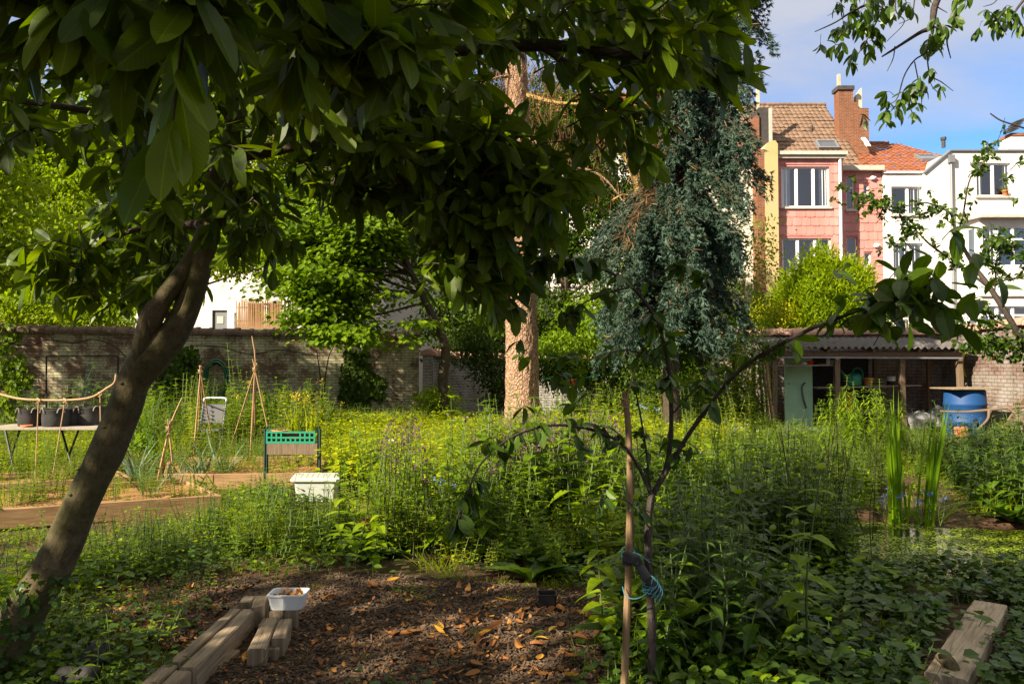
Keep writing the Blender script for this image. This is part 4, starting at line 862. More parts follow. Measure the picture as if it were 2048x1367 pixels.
pot('flower_pot', 'terracotta flower pot at the foot of the left shed post', GP(1571, 880), .17, .27, 'terracotta')
p = GP(1548, 876); g = G(); g.obox(p + (-.25, 0, 0), (.5, .05, 0), (-.03, .3, 0), (0, 0, .2)); one(g, 'stone_block', M['tile_cap'], 'sunlit reddish stone block left of the pot by the shed', 'stone', p)
# fallen dead branch in front of the barrel
g = G(); pts = smoothpath([W(1880, 822, 16), W(1935, 823, 15.8), W(1990, 818, 15.6), W(2060, 812, 15.4)], 16); g.tube(pts, np.linspace(.02, .035, 16), 6, rough=.2); g.tube(smoothpath([pts[9], W(1975, 838, 15.5), W(1955, 858, 15.5)], 8), np.linspace(.03, .014, 8), 6)
g.tube(smoothpath([pts[12], W(2035, 832, 15.2), W(2048, 880, 15.0), GP(2052, 912)], 8), .03, 6)
one(g, 'dead_branch', M['post_wood'], 'bare grey branch lying across the front of the blue barrel', 'branch', W(1990, 818, 15.6))
tl = thing('plank_trestle', 'old slanting wooden trestle at the right edge beside the rubble', 'trestle', GP(2030, 905))
for (a, b) in (((1985, 893), (2052, 795)), ((2010, 905), (2075, 815))):
    g = G(); p = GP(*a); q = W(*b, p[1] + .3); g.beam(p, q, .11, .05, (0, 1, 0), seg=4, jit=.006); g.build('leg', M['post_wood'], tl)
g = G(); p = GP(1995, 890); q = W(2070, 868, p[1] + .05); g.beam(W(2000, 868, p[1] - .12), W(2075, 866, p[1] - .12), .14, .05, seg=3); g.build('cross_board', M['old_wood'], tl)
# ================================================================ left side: table with grow bags
Yt = 11.4; tx0, tx1 = WX(-40, Yt), WX(232, Yt + .3); zt = WZ(855, Yt)
tb = thing('folding_table', 'grey topped folding table on crossed dark metal legs by the wall', 'table', ((tx0 + tx1) / 2, Yt + .4, 0))
g = G(); g.box(tx0, tx1, Yt, Yt + .78, zt - .03, zt); g.build('table_top', M['grey_wood'], tb)
for x in (tx0 + .25, (tx0 + tx1) / 2 + .2, tx1 - .15):
    for s_ in (-1, 1):
        g = G(); g.tube([(x - .3 * s_, Yt + .39 + .36 * s_, 0), (x + .3 * s_, Yt + .39 - .3 * s_, zt - .033)], .016, 7); g.build('leg', M['black_metal'], tb)
M['leaf_nettle'] = leafmat('nettle_leaf', (.035, .075, .014), (.06, .115, .02), (.1, .16, .03), .35, .5)
M['leaf_bright'] = leafmat('bright_leaf', (.14, .165, .014), (.21, .225, .02), (.29, .285, .03), .42, .5)  # colour raised above the other herbs, sunlit brightness of the glade put in
def seedling(g, c, h, n, ll, lw, mat=0, sp=.06):
    for k in range(n):
        b = np.asarray(c) + np.r_[RNG.normal(size=2) * sp, 0]; hh = h * RNG.uniform(.6, 1.1); tip = b + np.r_[RNG.normal(size=2) * .05 * hh / .3, hh]; g.tube([b, (b + tip) / 2 + np.r_[RNG.normal(size=2) * .01, 0], tip], [.006, .005, .003], 4, mat=1)
        m = max(4, int(hh / .045)); t_ = np.linspace(.25, 1, m); P = b + t_[:, None] * (tip - b); a = np.arange(m) * 2.4 + RNG.random() * 6; A = np.c_[np.cos(a), np.sin(a), np.full(m, .35)]
        g.leaves(T_LANCE, P, A, rdir(m, 3), ll * RNG.uniform(.7, 1.1, m), lw * RNG.uniform(.8, 1.1, m), mat, bend=-.4)
pots = [(66, 11.75, .17, .25, .35, 5), (116, 11.7, .185, .25, .25, 5), (148, 11.95, .17, .25, .75, 4), (186, 12.0, .2, .27, .45, 6), (82, 12.0, .16, .24, .3, 3)]
labs = ['black felt plant pot behind the clay saucer on the table', 'black felt plant pot with handles, widest at the front of the table', 'black felt plant pot with the tallest seedling on the table', 'black felt plant pot at the right end of the table', 'black felt plant pot in the back row behind the saucer pot']
for (px, Y_, r, h, ph, n), lab in zip(pots, labs):
    c = np.array([WX(px, Y_), Y_, zt + .001]); t_ = thing('grow_bag', lab, 'plant pot', c, 'felt pots on the folding table')
    g = G(); g.lathe(c, [(r * .92, 0), (r * .98, .02), (r * 1.02, h * .5), (r, h * .93), (r * 1.04, h), (r * .95, h), (r * .9, h * .8)], 18); g.build('bag', M['fabric_black'], t_)
    for s_ in (-.55, .75):
        a = np.linspace(0, pi, 9); d = np.array([s_, -sqrt(1 - s_ * s_), 0]); u = np.array([-d[1], d[0], 0]); g = G(); g.tube(c + d * (r + .012) + np.cos(a)[:, None] * .05 * u + np.c_[np.zeros(9), np.zeros(9), h * .8 - np.sin(a) * .07 * -1], .008, 5); g.build('handle', M['grey_wood'], t_)
    g = G(); seedling(g, c + (0, 0, h * .8), ph, n, .1, .045); g.build('seedling', [M['leaf_nettle'], M['stem']], t_)
c = np.array([WX(58, 11.52), 11.52, zt + .001]); g = G(); g.lathe(c, [(.07, 0), (.085, .03), (.08, .03), (.06, .012)], 18, caps=True); one(g, 'saucer', M['terracotta'], 'small terracotta saucer at the front of the folding table', 'saucer', c)
# bent stick held up by canes over the bed
g = G(); bs = thing('bent_stick', 'long bent stick hung over the left bed with tied canes', 'stick', W(120, 800, 10.2))
g.tube(smoothpath([W(-60, 770, 10.4), W(0, 788, 10.3), W(60, 799, 10.2), W(170, 797, 10.1), W(215, 775, 10.05), W(229, 764, 10.0), W(232, 748, 10.0)], 30), np.linspace(.015, .012, 30), 7, rough=.12); g.build('stick', M['bamboo'], bs)
for a, b in (((77, 800), (70, 960)), ((130, 800), (104, 960)), ((200, 788), (202, 950)), ((-50, 776), (-50, 960))):
    g = G(); g.tube([W(*a, 10.2), W(*b, 10.0)], .007, 5); g.tube(smoothpath([W(a[0] - 3, a[1] - 4, 10.15), W(a[0] + 4, a[1], 10.12), W(a[0] - 3, a[1] + 5, 10.15)], 6), .008, 5); g.build('cane', M['bamboo'], bs)
# ================================================================ raised beds
def bed(label, c4, h, fill, bh=.2, th=.045, fz=.12):
    c4 = [np.array([*p[:2], 0.]) for p in c4]; t_ = thing('raised_bed', label, 'raised bed', sum(c4) / 4)
    for k in range(4):
        p, q = c4[k], c4[(k + 1) % 4]; d = unit(q - p); ins = th / 2 + .003 if k % 2 else -th / 2
        g = G(); g.beam(p + d * ins + (0, 0, bh / 2), q - d * ins + (0, 0, bh / 2), th, bh, seg=10, jit=.006, ch=.12, seed=k); g.build('board', M['bed_wood'], t_)
    g = G(); n = 24; s_, r_ = np.meshgrid(np.linspace(.012, .988, n), np.linspace(.012, .988, n)); P = (1 - s_)[..., None] * ((1 - r_)[..., None] * c4[0] + r_[..., None] * c4[3]) + s_[..., None] * ((1 - r_)[..., None] * c4[1] + r_[..., None] * c4[2])
    P = P.reshape(-1, 3); P[:, 2] = fz + .05 * vnoise(P[:, :2] * 5, 4); i = np.arange(n * n).reshape(n, n); g.add(P, [np.stack([i[:-1, :-1], i[:-1, 1:], i[1:, 1:], i[1:, :-1]], -1).reshape(-1, 4)], P[:, :2], 0, .4, True); g.build('filling', M[fill], t_)
    return c4
B1 = bed('raised bed of brown boards nearest the leaning trunk, filled with straw', [GP(-60, 1062), GP(437, 1026), GP(362, 988), GP(-60, 1020)], .2, 'straw')
B2 = bed('raised bed in the second row at the left edge, behind the nearest bed', [GP(-60, 1002), GP(258, 984), GP(226, 966), GP(-60, 978)], .2, 'straw', fz=.13)
B3 = bed('raised bed of long boards behind the planter and the white box', [GP(330, 978), GP(640, 976), GP(650, 936), GP(340, 940)], .2, 'straw')
# ================================================================ bean canes
def tripod(label, apex, feet, extra=None, tie=.9):
    t_ = thing('bean_tripod', label, 'tripod', np.mean(feet, 0))
    for f in feet:
        g = G(); d = unit(apex - f); u = np.cross(d, (0, 0, 1)); pts = smoothpath([f, f + (apex - f) * .4 + u * .02 * RNG.normal(), apex, apex + d * RNG.uniform(.08, .2)], 9); g.tube(pts, np.linspace(.014, .009, 9), 6, rough=.1); g.build('cane', M['bamboo'], t_)
    if extra is not None: g = G(); g.tube(smoothpath([feet[0], apex + (0, .02, 0), extra], 8), np.linspace(.015, .008, 8), 6); g.build('cane', M['bamboo'], t_)
    g = G()
    for k in range(4): a = np.linspace(0, 2 * pi, 9); g.tube(np.c_[apex[0] + .04 * np.cos(a), apex[1] + .04 * np.sin(a), apex[2] - .02 + .012 * k + .01 * np.cos(a + k)], .005, 4, caps=False)
    g.build('binding', M['twine'], t_); return t_
tripod('left tripod of bare canes tied at the top, peas climbing it', W(401, 742, 13.2), [GP(393, 905), GP(431, 915), GP(385, 935), GP(412, 880)])
tripod('right tripod of bare canes with one long cane rising above its tie', W(510, 738, 13.0), [GP(500, 928), GP(552, 930), GP(455, 915), GP(510, 895)], W(504, 672, 13.1))
tripod('low frame of short crossed canes tied together beside the leaning trunk', W(338, 856, 10.6), [GP(312, 975), GP(350, 975), GP(322, 950)], W(364, 795, 10.7))
M['zinc_dark'] = plain('grey_fabric', (.12, .12, .13), .8, .1)
# folding chair
Yc = 14.8; cx_, s_ = WX(428, Yc), .21; ch = thing('folding_chair', 'pale folding chair with grey seat back half hidden behind the canes', 'chair', (cx_, Yc, 0))
for q in (-1, 1):
    g = G(); g.tube([(cx_ + q * s_, Yc - .25, 0), (cx_ + q * s_, Yc - .05, .45), (cx_ + q * s_, Yc + .12, .98)], .014, 6); g.build('leg', M['zinc'], ch)
    g = G(); g.tube([(cx_ + q * (s_ - .03), Yc + .35, 0), (cx_ + q * (s_ - .03), Yc - .2, .46)], .014, 6); g.build('leg', M['white_metal'], ch)
g = G(); g.obox((cx_ - s_ + .016, Yc - .22, .45), (2 * s_ - .032, 0, 0), (0, .4, -.02), (0, 0, .03)); g.build('seat', M['zinc_dark'], ch)
g = G(); g.obox((cx_ - s_ + .016, Yc - .005, .58), (2 * s_ - .032, 0, 0), (0, .012, 0), (0, .1, .34)); g.build('backrest', M['zinc_dark'], ch)
g = G(); g.tube(smoothpath([(cx_ - s_, Yc + .12, .98), (cx_ - s_ + .04, Yc + .13, 1.03), (cx_ + s_ - .04, Yc + .13, 1.03), (cx_ + s_, Yc + .12, .98)], 14), .02, 6); g.build('top_rail', M['white_metal'], ch)
# green hose on the left wall
def wallY(px): d = _ray(px, 735); t_ = (20.3 * (b[0] - a_w[0]) - a_w[0] * (22.2 - 20.3)); return None
c = W(433, 752, 20.95); g = G()
for k in range(5):
    a = np.linspace(0, 2 * pi, 33); g.tube(np.c_[c[0] + np.cos(a) * (.24 + .022 * k), np.full(33, c[1] - .03 * (k % 3)), c[2] + np.sin(a) * (.42 + .03 * k) - .1], .022, 6, caps=False)
one(g, 'garden_hose', M['green_hose'], 'dark green garden hose looped on the left wall behind the canes', 'hose', c)
# cables on the left wall
g = G(); g.tube(smoothpath([W(-10, 683, 20.3), W(60, 690, 20.4), W(95, 680, 20.5), W(150, 685, 20.6), W(185, 678, 20.65), W(225, 690, 20.7), W(252, 714, 20.8)], 40), .014, 5); one(g, 'cable', M['cable'], 'black cable sagging along the top of the left wall by the table', 'cable', W(95, 680, 20.5))
g = G(); g.tube(smoothpath([W(380, 690, 20.9), W(440, 693, 21), W(500, 708, 21.2), W(560, 700, 21.3), W(640, 712, 21.5)], 40), .014, 5); one(g, 'cable', M['cable'], 'black cable sagging along the left wall above the green hose', 'cable', W(500, 708, 21.2))
hd = thing('wall_hatch', 'closed hatch outlined in black on the painted wall with a dark wedge gap', 'hatch', W(168, 790, 20.55))
g = G(); wq = [W(95, 712, 20.42), W(238, 712, 20.72), W(238, 840, 20.72), W(95, 840, 20.42)]
for p, q in ((wq[0], wq[1]), (wq[0], wq[3]), (wq[1], wq[2])): g.beam(p - (0, .05, 0), q - (0, .05, 0), .035, .03, (0, 1, 0), seg=6)
g.build('frame', M['cable'], hd)
g = G(); V = [W(181, 714, 20.5), W(186, 800, 20.5), W(164, 800, 20.46), W(170, 760, 20.47)]; V2 = [v - (0, .04, 0) for v in V]; g.add([*V, *V2], [[(4, 7, 6, 5)], [(0, 1, 5, 4), (1, 2, 6, 5), (2, 3, 7, 6), (3, 0, 4, 7)]]); g.build('wedge', M['room'], hd)
# ================================================================ planter, crate, white box
Yp = 10.35; px0, px1 = WX(533, Yp), WX(642, Yp); pd = .42
pl = thing('raised_planter', 'small wooden planter on tall dark green metal legs', 'planter', ((px0 + px1) / 2, Yp, 0)); zp0, zp1 = WZ(908, Yp), WZ(886, Yp)
sk = .12
for (x, y) in ((px0, Yp), (px0 - sk + .02, Yp + pd), (px1, Yp), (px1 - sk, Yp + pd)):
    g = G(); g.tube([(x, y, 0), (x, y, WZ(860, Yp) + .0)], .018, 8); g.tube([(x, y, WZ(860, Yp)), (x, y, WZ(857, Yp))], .022, 8); g.build('leg', M['darkgreen_metal'], pl)
g = G(); g.obox((px0 + .03, Yp - .02, zp0), (px1 - px0 - .06, 0, 0), (0, .025, 0), (0, 0, zp1 - zp0), var=.2); g.obox((px0 + .03 - sk, Yp + pd, zp0), (px1 - px0 - .06, 0, 0), (0, .025, 0), (0, 0, zp1 - zp0)); g.obox((px0 + .03, Yp + .008, zp0), (-sk, pd - .01, 0), (.025, 0, 0), (0, 0, zp1 - zp0)); g.obox((px1 - .055, Yp + .008, zp0), (-sk, pd - .01, 0), (.025, 0, 0), (0, 0, zp1 - zp0)); g.build('trough', M['post_wood'], pl)
g = G(); g.obox((px0 + .06, Yp + .008, zp0 + .05), (px1 - px0 - .12, 0, 0), (-sk, pd - .02, 0), (0, 0, zp1 - zp0 - .1)); g.build('filling', M['soil'], pl)
cr = thing('crate', 'dark green plastic crate of herbs standing on the planter', 'crate', ((px0 + px1) / 2, Yp, zp1)); g = G(); cx0, cx1, cz0, cz1 = px0 + .015, px1 - .06, zp1 + .002, WZ(862, Yp)
def grate(g, o, ax, L, az, H, n, th):
    ax = np.asarray(ax, float); az = np.asarray(az, float); nn = np.cross(ax, az) * th
    for (z0, z1) in ((0, .16), (.42, .54), (.86, 1.0)): g.obox(o + az * H * z0, ax * L, nn, az * H * (z1 - z0), var=.3)
    for k in range(n + 1):
        x = (L - .02) * k / n; g.obox(o + ax * x + az * H * .16 + nn * .05, ax * .02, nn * .9, az * H * .26, var=.3)
        if k < n // 2 - 1 or k > n // 2 + 1 or n < 6: g.obox(o + ax * x + az * H * .54 + nn * .05, ax * .02, nn * .9, az * H * .32, var=.3)
H = cz1 - cz0; o = np.array([cx0, Yp + .0, cz0])
ey = unit(np.array([-sk, pd, 0])); Ld = .36
grate(g, o, (1, 0, 0), cx1 - cx0, (0, 0, 1), H, 10, .015); grate(g, o + ey * Ld, (1, 0, 0), cx1 - cx0, (0, 0, 1), H, 10, .015); grate(g, o + ey * .02, ey, Ld - .04, (0, 0, 1), H, 5, .015); grate(g, o + ey * .02 + np.array([cx1 - cx0 - .015, 0, 0]), ey, Ld - .04, (0, 0, 1), H, 5, .015)
g.build('basket', M['green_plastic'], cr)
g = G(); g.obox(o + (.02, .03, .02), (cx1 - cx0 - .05, 0, 0), ey * (Ld - .04), (0, 0, H * .8)); g.build('soil', M['soil'], cr)
c = o + (.15, .1, H - .01); g = G(); g.lathe(c, [(.06, -.05), (.1, 0), (.11, .02), (.1, .02), (.08, 0)], 18, caps=True); one(g, 'saucer', M['terracotta'], 'clay saucer resting on the soil in the green crate', 'saucer', c)
g = G(); n = 70; P = o + np.c_[RNG.uniform(.25, cx1 - cx0 - .05, n), RNG.uniform(.05, .3, n), np.full(n, H * .8)]; g.leaves(T_BLADE, P, rdir(n, 2.5), rdir(n), RNG.uniform(.15, .42, n), RNG.uniform(.012, .022, n), 0, bend=-.25)
for k in range(9): seedling(g, o + (.1 + .06 * k, .15 + .1 * (k % 2), H * .8), .28 + .12 * (k % 3), 2, .07, .03, 0, .05)
for k in range(7):
    b_ = o + (.28 + .03 * k, .2, H * .8); tp = b_ + np.array([.02 * RNG.normal(), 0, RNG.uniform(.35, .5)]); g.tube([b_, tp], [.005, .003], 4, mat=1); n = 14; g.leaves(T_DIA, tp + RNG.normal(size=(n, 3)) * (.02, .02, .03), rdir(n, .5), rdir(n), .022, .02, 2)
M['petal_yellow'] = leafmat('yellow_petal', (.5, .36, .02), (.6, .45, .03), (.66, .5, .05), .3, tcol=(1.2, 1.2, .8), k=(1, 1, 1))
one(g, 'herb_clump', [M['leaf_bright'], M['stem'], M['petal_yellow']], 'herbs and yellow flowers growing out of the green crate', 'herbs', o + (.3, .15, H))
bx = thing('storage_box', 'frosted white plastic storage box with ribbed lid in the weeds', 'storage box', GP(630, 1003)); Yx = GP(630, 1003)[1] - .02; x0, x1 = WX(589, Yx), WX(679, Yx); zh = WZ(956, Yx); dx = -.08; D = .52
def ring(x0, x1, y, D, z, dx, r=.04): return np.array([(x0 + r, y, z), (x1 - r, y, z), (x1, y + r, z), (x1 + dx, y + D - r, z), (x1 + dx - r, y + D, z), (x0 + dx + r, y + D, z), (x0 + dx, y + D - r, z), (x0, y + r, z)])
g = G(); g.loft([ring(x0 + .03, x1 - .03, Yx + .02, D - .04, .0, dx), ring(x0 + .004, x1 - .004, Yx, D, zh - .04, dx)], 0, .3, False); g.build('tub', M['clear_plastic'], bx)
g = G(); g.loft([ring(x0 - .035, x1 + .02, Yx - .025, D + .05, zh - .037, dx), ring(x0 - .035, x1 + .02, Yx - .025, D + .05, zh - .012, dx), ring(x0 - .02, x1 + .005, Yx - .01, D + .02, zh, dx)], 0, .2, False)
for k in range(7): f = k / 7; g.obox((x0 + .02 + (x1 - x0 - .08) * f, Yx + .05, zh + .001), ((x1 - x0) / 9, 0, 0), (dx * .75, D * .72, 0), (0, 0, .008))
g.build('lid', M['clear_plastic'], bx)
# ================================================================ clothes line with red pegged cloths
g = G(); p, q = W(1082, 757, 22), W(1200, 750, 22.4); g.tube(smoothpath([p, W(1140, 759, 22.2), q], 12), .012, 5); one(g, 'clothes_line', M['green_plastic'], 'thin green clothes line strung right of the big trunk', 'clothes line', p)
for k in range(8):
    c = W(1112 + 5.2 * k, 757.5, 22.12 + .01 * k); h = .14 + .1 * ((k * 7) % 3) / 2; g = G(); n = 5; V = np.concatenate([np.c_[np.linspace(-.035, .035, n) * (1 - .2 * j) + c[0], c[1] + .012 * np.sin(np.arange(n) * 2 + j + k), np.full(n, c[2] - h * j / 3)] for j in range(4)]); i = np.arange(4 * n).reshape(4, n); qd = np.stack([i[:-1, :-1], i[1:, :-1], i[1:, 1:], i[:-1, 1:]], -1).reshape(-1, 4)
    g.add(V, [qd], V[:, [0, 2]]); g.add(V + (0, .008, 0), [qd[:, ::-1]], V[:, [0, 2]]); one(g, 'pegged_cloth', M['red'], 'small red cloth strip pegged on the green line', 'cloth', c, 'red cloths on the line')
# ================================================================ pots hidden in the meadow
p = GP(752, 1080); t_ = pot('flower_pot', 'terracotta pot half hidden under the broad leaves in mid meadow', p, .13, .2, 'terracotta')
p = GP(1095, 1222); t_ = thing('seedling_pot', 'small square black plastic pot lying among orange leaves', 'plant pot', p); g = G(); g.loft([ring(p[0] - .05, p[0] + .05, p[1], .1, 0, 0, .01), ring(p[0] - .065, p[0] + .065, p[1] - .015, .13, .11, 0, .01), ring(p[0] - .058, p[0] + .058, p[1] - .008, .116, .11, 0, .01), ring(p[0] - .05, p[0] + .05, p[1], .1, .02, 0, .01)], 0, .3, False, False); g.build('pot', M['black_plastic'], t_)
# ================================================================ timbers
def PT(px, py, z): return GP(px, py, z)
def timber(label, a, b_, w, h, z0=0.0, mat='old_wood', jit=.005, seed=0, group='old timbers at the mulch edge'):
    """a,b: pixel of the top-face centre line ends"""
    p, q = PT(*a, z0 + h), PT(*b_, z0 + h); p = p - (0, 0, h / 2); q = q - (0, 0, h / 2); g = G(); g.beam(p, q, w, h, seg=26, jit=jit, ch=.1, seed=seed); return one(g, 'timber', M[mat], label, 'timber', (p + q) / 2, group)
timber('long grey timber on the outer left of the row', (471, 1217), (348, 1322), .066, .12, seed=1)
timber('long grey timber, right one of the long pair, with a mossy end', (498, 1217), (376, 1334), .085, .13, seed=2)
timber('short timber continuing the row at the bottom left end', (339, 1328), (303, 1362), .085, .112, seed=3)
timber('short timber at the very bottom of the row, right one of the end pair', (366, 1340), (336, 1368), .085, .122, seed=4)
timber('thin flat board beside the long timbers', (458, 1297), (417, 1328), .13, .035, seed=5)
timber('pale short timber, left one of the pair in front of the tray', (541, 1234), (513, 1297), .094, .1, seed=6)
timber('dark split timber, right one of the pair in front of the tray', (571, 1236), (557, 1276), .075, .105, seed=7, jit=.009)
timber('low block tucked under the split timber', (548, 1286), (541, 1298), .085, .06, seed=8)
timber('standing block at the far left end of the timbers', (499, 1190), (490, 1204), .085, .13, seed=9)
timber('standing block left of the white tray', (524, 1190), (516, 1212), .085, .15, seed=10)
timber('block under the left half of the white tray', (555, 1213), (553, 1222), .085, .12, seed=11)
timber('block under the right half of the white tray', (583, 1213), (584, 1222), .085, .12, seed=12)
zt_ = .123; p = PT(573, 1216, zt_); tr = thing('plastic_tray', 'white plastic tray of dry leaves set on two timber blocks', 'tray', p); g = G(); x0, x1 = p[0] - .1, p[0] + .105
g.loft([ring(x0 + .01, x1 - .01, p[1] - .04, .14, zt_ + .001, 0, .02), ring(x0 - .005, x1 + .005, p[1] - .055, .17, zt_ + .085, 0, .02), ring(x0 - .012, x1 + .012, p[1] - .062, .184, zt_ + .085, 0, .02), ring(x0 - .012, x1 + .012, p[1] - .062, .184, zt_ + .094, 0, .02), ring(x0 + .002, x1 - .002, p[1] - .048, .156, zt_ + .094, 0, .02), ring(x0 + .014, x1 - .014, p[1] - .036, .132, zt_ + .01, 0, .02)], 0, .2, False); g.build('tray', M['white_plastic'], tr)
M['leaf_dry'] = leafmat('dry_leaf', (.16, .06, .02), (.3, .13, .035), (.42, .22, .05), .2, .6, tcol=(1.2, 1.1, .8), k=(1, 1, 1)); M['leaf_dry_yellow'] = leafmat('yellowed_leaf', (.4, .2, .025), (.48, .27, .03), (.5, .34, .06), .25, .5, tcol=(1.2, 1.1, .8), k=(1, 1, 1))
g = G(); n = 40; g.leaves(T_HEX, np.c_[RNG.uniform(x0 + .03, x1 - .03, n), RNG.uniform(p[1] - .02, p[1] + .07, n), RNG.uniform(zt_ + .05, zt_ + .1, n)], rdir(n), rdir(n, 1.), .04, .025, bend=.3); one(g, 'dry_leaf_litter', M['leaf_dry'], 'crumpled dry brown leaves filling the white tray', 'leaf litter', p, kind='stuff')
# wide plank and log at the right edge
a_, b_ = PT(1981, 1204, .1), PT(1890, 1350, .1); g = G(); g.beam(a_ - (0, 0, .05), b_ - (0, 0, .05), .19, .1, seg=22, jit=.005, ch=.08, seed=31); one(g, 'plank', M['plank_wood'], 'thick pale plank lying in the ivy at the bottom right', 'plank', a_)
g = G(); p = GP(1918, 1385); q = W(1880, 1306, p[1] + .12); g.tube(smoothpath([p - (0, 0, .05), (p + q) / 2 + (.015, 0, .02), q], 10), np.linspace(.04, .034, 10), 12, rough=.06); one(g, 'cut_branch', M['bark_laurel'], 'stump of a cut branch standing in front of the pale plank', 'branch', p)
# charred logs in the weeds
for lab, a_, b_, r in (('charred black log lying in the weeds near the leaning trunk', (170, 1335), (215, 1297), .06), ('charred black log at the bottom left, nearest the camera', (112, 1362), (195, 1352), .055)):
    p, q = GP(*a_, .06), GP(*b_, .08); g = G(); g.tube(smoothpath([p, (p + q) / 2 + (0, 0, .02), q], 14), r * np.r_[.7, .9, np.ones(10), .9, .6], 12, rough=.35, nscale=14); one(g, 'charred_log', M['char_and_shade'], lab, 'log', p)
# ================================================================ foliage materials
RNG = np.random.default_rng(23)
M['leaf_laurel'] = leafmat('laurel_leaf', (.026, .046, .006), (.048, .078, .008), (.09, .125, .012), .42, .45, .28, (2.2, 2.0, .4), veins=True)
M['leaf_lime'] = leafmat('lime_leaf', (.09, .13, .014), (.14, .185, .02), (.21, .24, .03), .45, .5)
M['leaf_mid'] = leafmat('mid_green_leaf', (.06, .1, .014), (.095, .15, .018), (.14, .19, .025), .4, .5)
M['leaf_maple'] = leafmat('maple_leaf', (.035, .07, .012), (.075, .12, .016), (.14, .19, .025), .36, .5)
M['leaf_deep'] = leafmat('deep_green_leaf', (.016, .032, .008), (.03, .055, .012), (.055, .085, .016), .32, .5)
M['leaf_yellow'] = leafmat('yellow_green_leaf', (.16, .17, .02), (.24, .22, .025), (.34, .28, .03), .4, .5)
M['needle_blue'] = leafmat('blue_needle', (.02, .046, .03), (.042, .08, .058), (.095, .145, .115), .12, .5, tcol=(1.2, 1.3, 1.0), k=(1, 1, 1))
M['needle_dead'] = leafmat('dead_twig', (.06, .035, .018), (.11, .065, .03), (.17, .1, .045), .15, .8, tcol=(1.2, 1, .7), k=(1, 1, 1))
M['leaf_plum'] = leafmat('plum_leaf', (.018, .04, .01), (.032, .065, .014), (.06, .1, .018), .32, .42, .45, (1.8, 1.8, .5), veins=True)
M['leaf_ivy'] = leafmat('ivy_leaf', (.012, .03, .012), (.024, .052, .02), (.045, .08, .028), .18, .45, .3)
def perp(A):
    r = RNG.normal(size=A.shape); return unit(np.cross(A, r))
def limb(g, pts, r0, r1, k=8, n=24, rough=.08, mat=0): P = smoothpath(pts, n); g.tube(P, np.linspace(r0, r1, n), k, mat, None, True, rough, RNG.random() * 50, 9.0); return P
def spray(g, c, d, L, n, ll, lw, mat=0, tpl=T_LAUREL, hang=.7, tw=.004, tmat=1, whorl=True, bend=-.18):
    """a twig at c pointing along d with n drooping leaves"""
    d = unit(d); pts = smoothpath([c - d * L * .5, c + (0, 0, .02), c + d * L * .5 - (0, 0, L * .15)], 6)
    if tw: g.tube(pts, np.linspace(tw, tw * .5, 6), 4, tmat, .5, False)
    t = np.sort(RNG.random(n)) ** .7 * 4.99; i = t.astype(int); P = pts[i] + (pts[np.minimum(i + 1, 5)] - pts[i]) * (t - i)[:, None]
    a = np.arange(n) * 2.39996 + RNG.random() * 6; u = unit(np.cross(d, (0.13, .21, 1.0))); w = np.cross(d, u)
    rad = np.cos(a)[:, None] * u + np.sin(a)[:, None] * w
    A = unit(d * .55 + rad * .8 + np.array([0, 0, -hang]) + RNG.normal(size=(n, 3)) * .2)
    N = unit(np.cross(np.cross(A, np.array([0, 0, 1.0]) + RNG.normal(size=(n, 3)) * .45), A)) 
    s = RNG.uniform(.7, 1.12, n); tp = tpl if tpl is not T_LAUREL else LTP[RNG.integers(4)]; g.leaves(tp, P, A, N, ll * s, lw * s * RNG.uniform(.8, 1.15, n), mat, None, bend * RNG.uniform(-.4, 2.4, n))
LTP = [T_LAUREL, _tpl([(.1, .3), (.3, .85), (.6, 1.0), (.82, .8), (.94, .42)], .22), _tpl([(.1, .42), (.26, .9), (.5, 1.0), (.72, .74), (.9, .34)], .02), _tpl([(.12, .36), (.3, .72), (.55, .98), (.78, .9), (.93, .5)], .14)]
for _q in LTP[1:]: _q[0][:, 0] += .07 * np.sin(_q[0][:, 1] * 3.2) * (1 if _q[0][5, 2] > .1 else -1)
def crown(g, lobes, n, per, ll, lw, size=.35, mat=0, tpl=T_HEX, flat=.5, gap=.42, gf=.9, seed=0.0, hang=.25, shell=2.2, up=1.2):
    tot = sum(np.prod(r) for _, r in lobes); out = []
    for c, r in lobes:
        c = np.asarray(c, float); m = int(n * np.prod(r) / tot) + 1
        P = rdir(m) * (RNG.random((m, 1)) ** (1 / shell)); P = P * np.asarray(r) + c
        P = P + (np.c_[vnoise(P * 1.3, 1), vnoise(P * 1.3, 2), vnoise(P * 1.3, 3)] - .5) * .7 * np.mean(r) * .5
        k = vnoise(P * gf, seed) * .65 + vnoise(P * gf * 2.3, seed + 3) * .35; P = P[k > gap]; out.append(P)
        m = len(P); q = np.repeat(P, per, 0); nn = len(q)
        off = RNG.normal(size=(nn, 3)) * np.array([1, 1, flat]) * size * .55; dirn = unit(off + (0, 0, -.12) + RNG.normal(size=(nn, 3)) * .1)
        A = unit(dirn + np.array([0, 0, -hang]) * RNG.random((nn, 1)) * 2); N = rdir(nn, up); cv = np.repeat(RNG.random(m), per); var = np.clip(.55 * cv + .45 * RNG.random(nn), 0, 1)
        s = RNG.uniform(.65, 1.2, nn); g.leaves(tpl, q + off, A, N, ll * s, lw * s, mat, var, -.15)
    return np.concatenate(out)
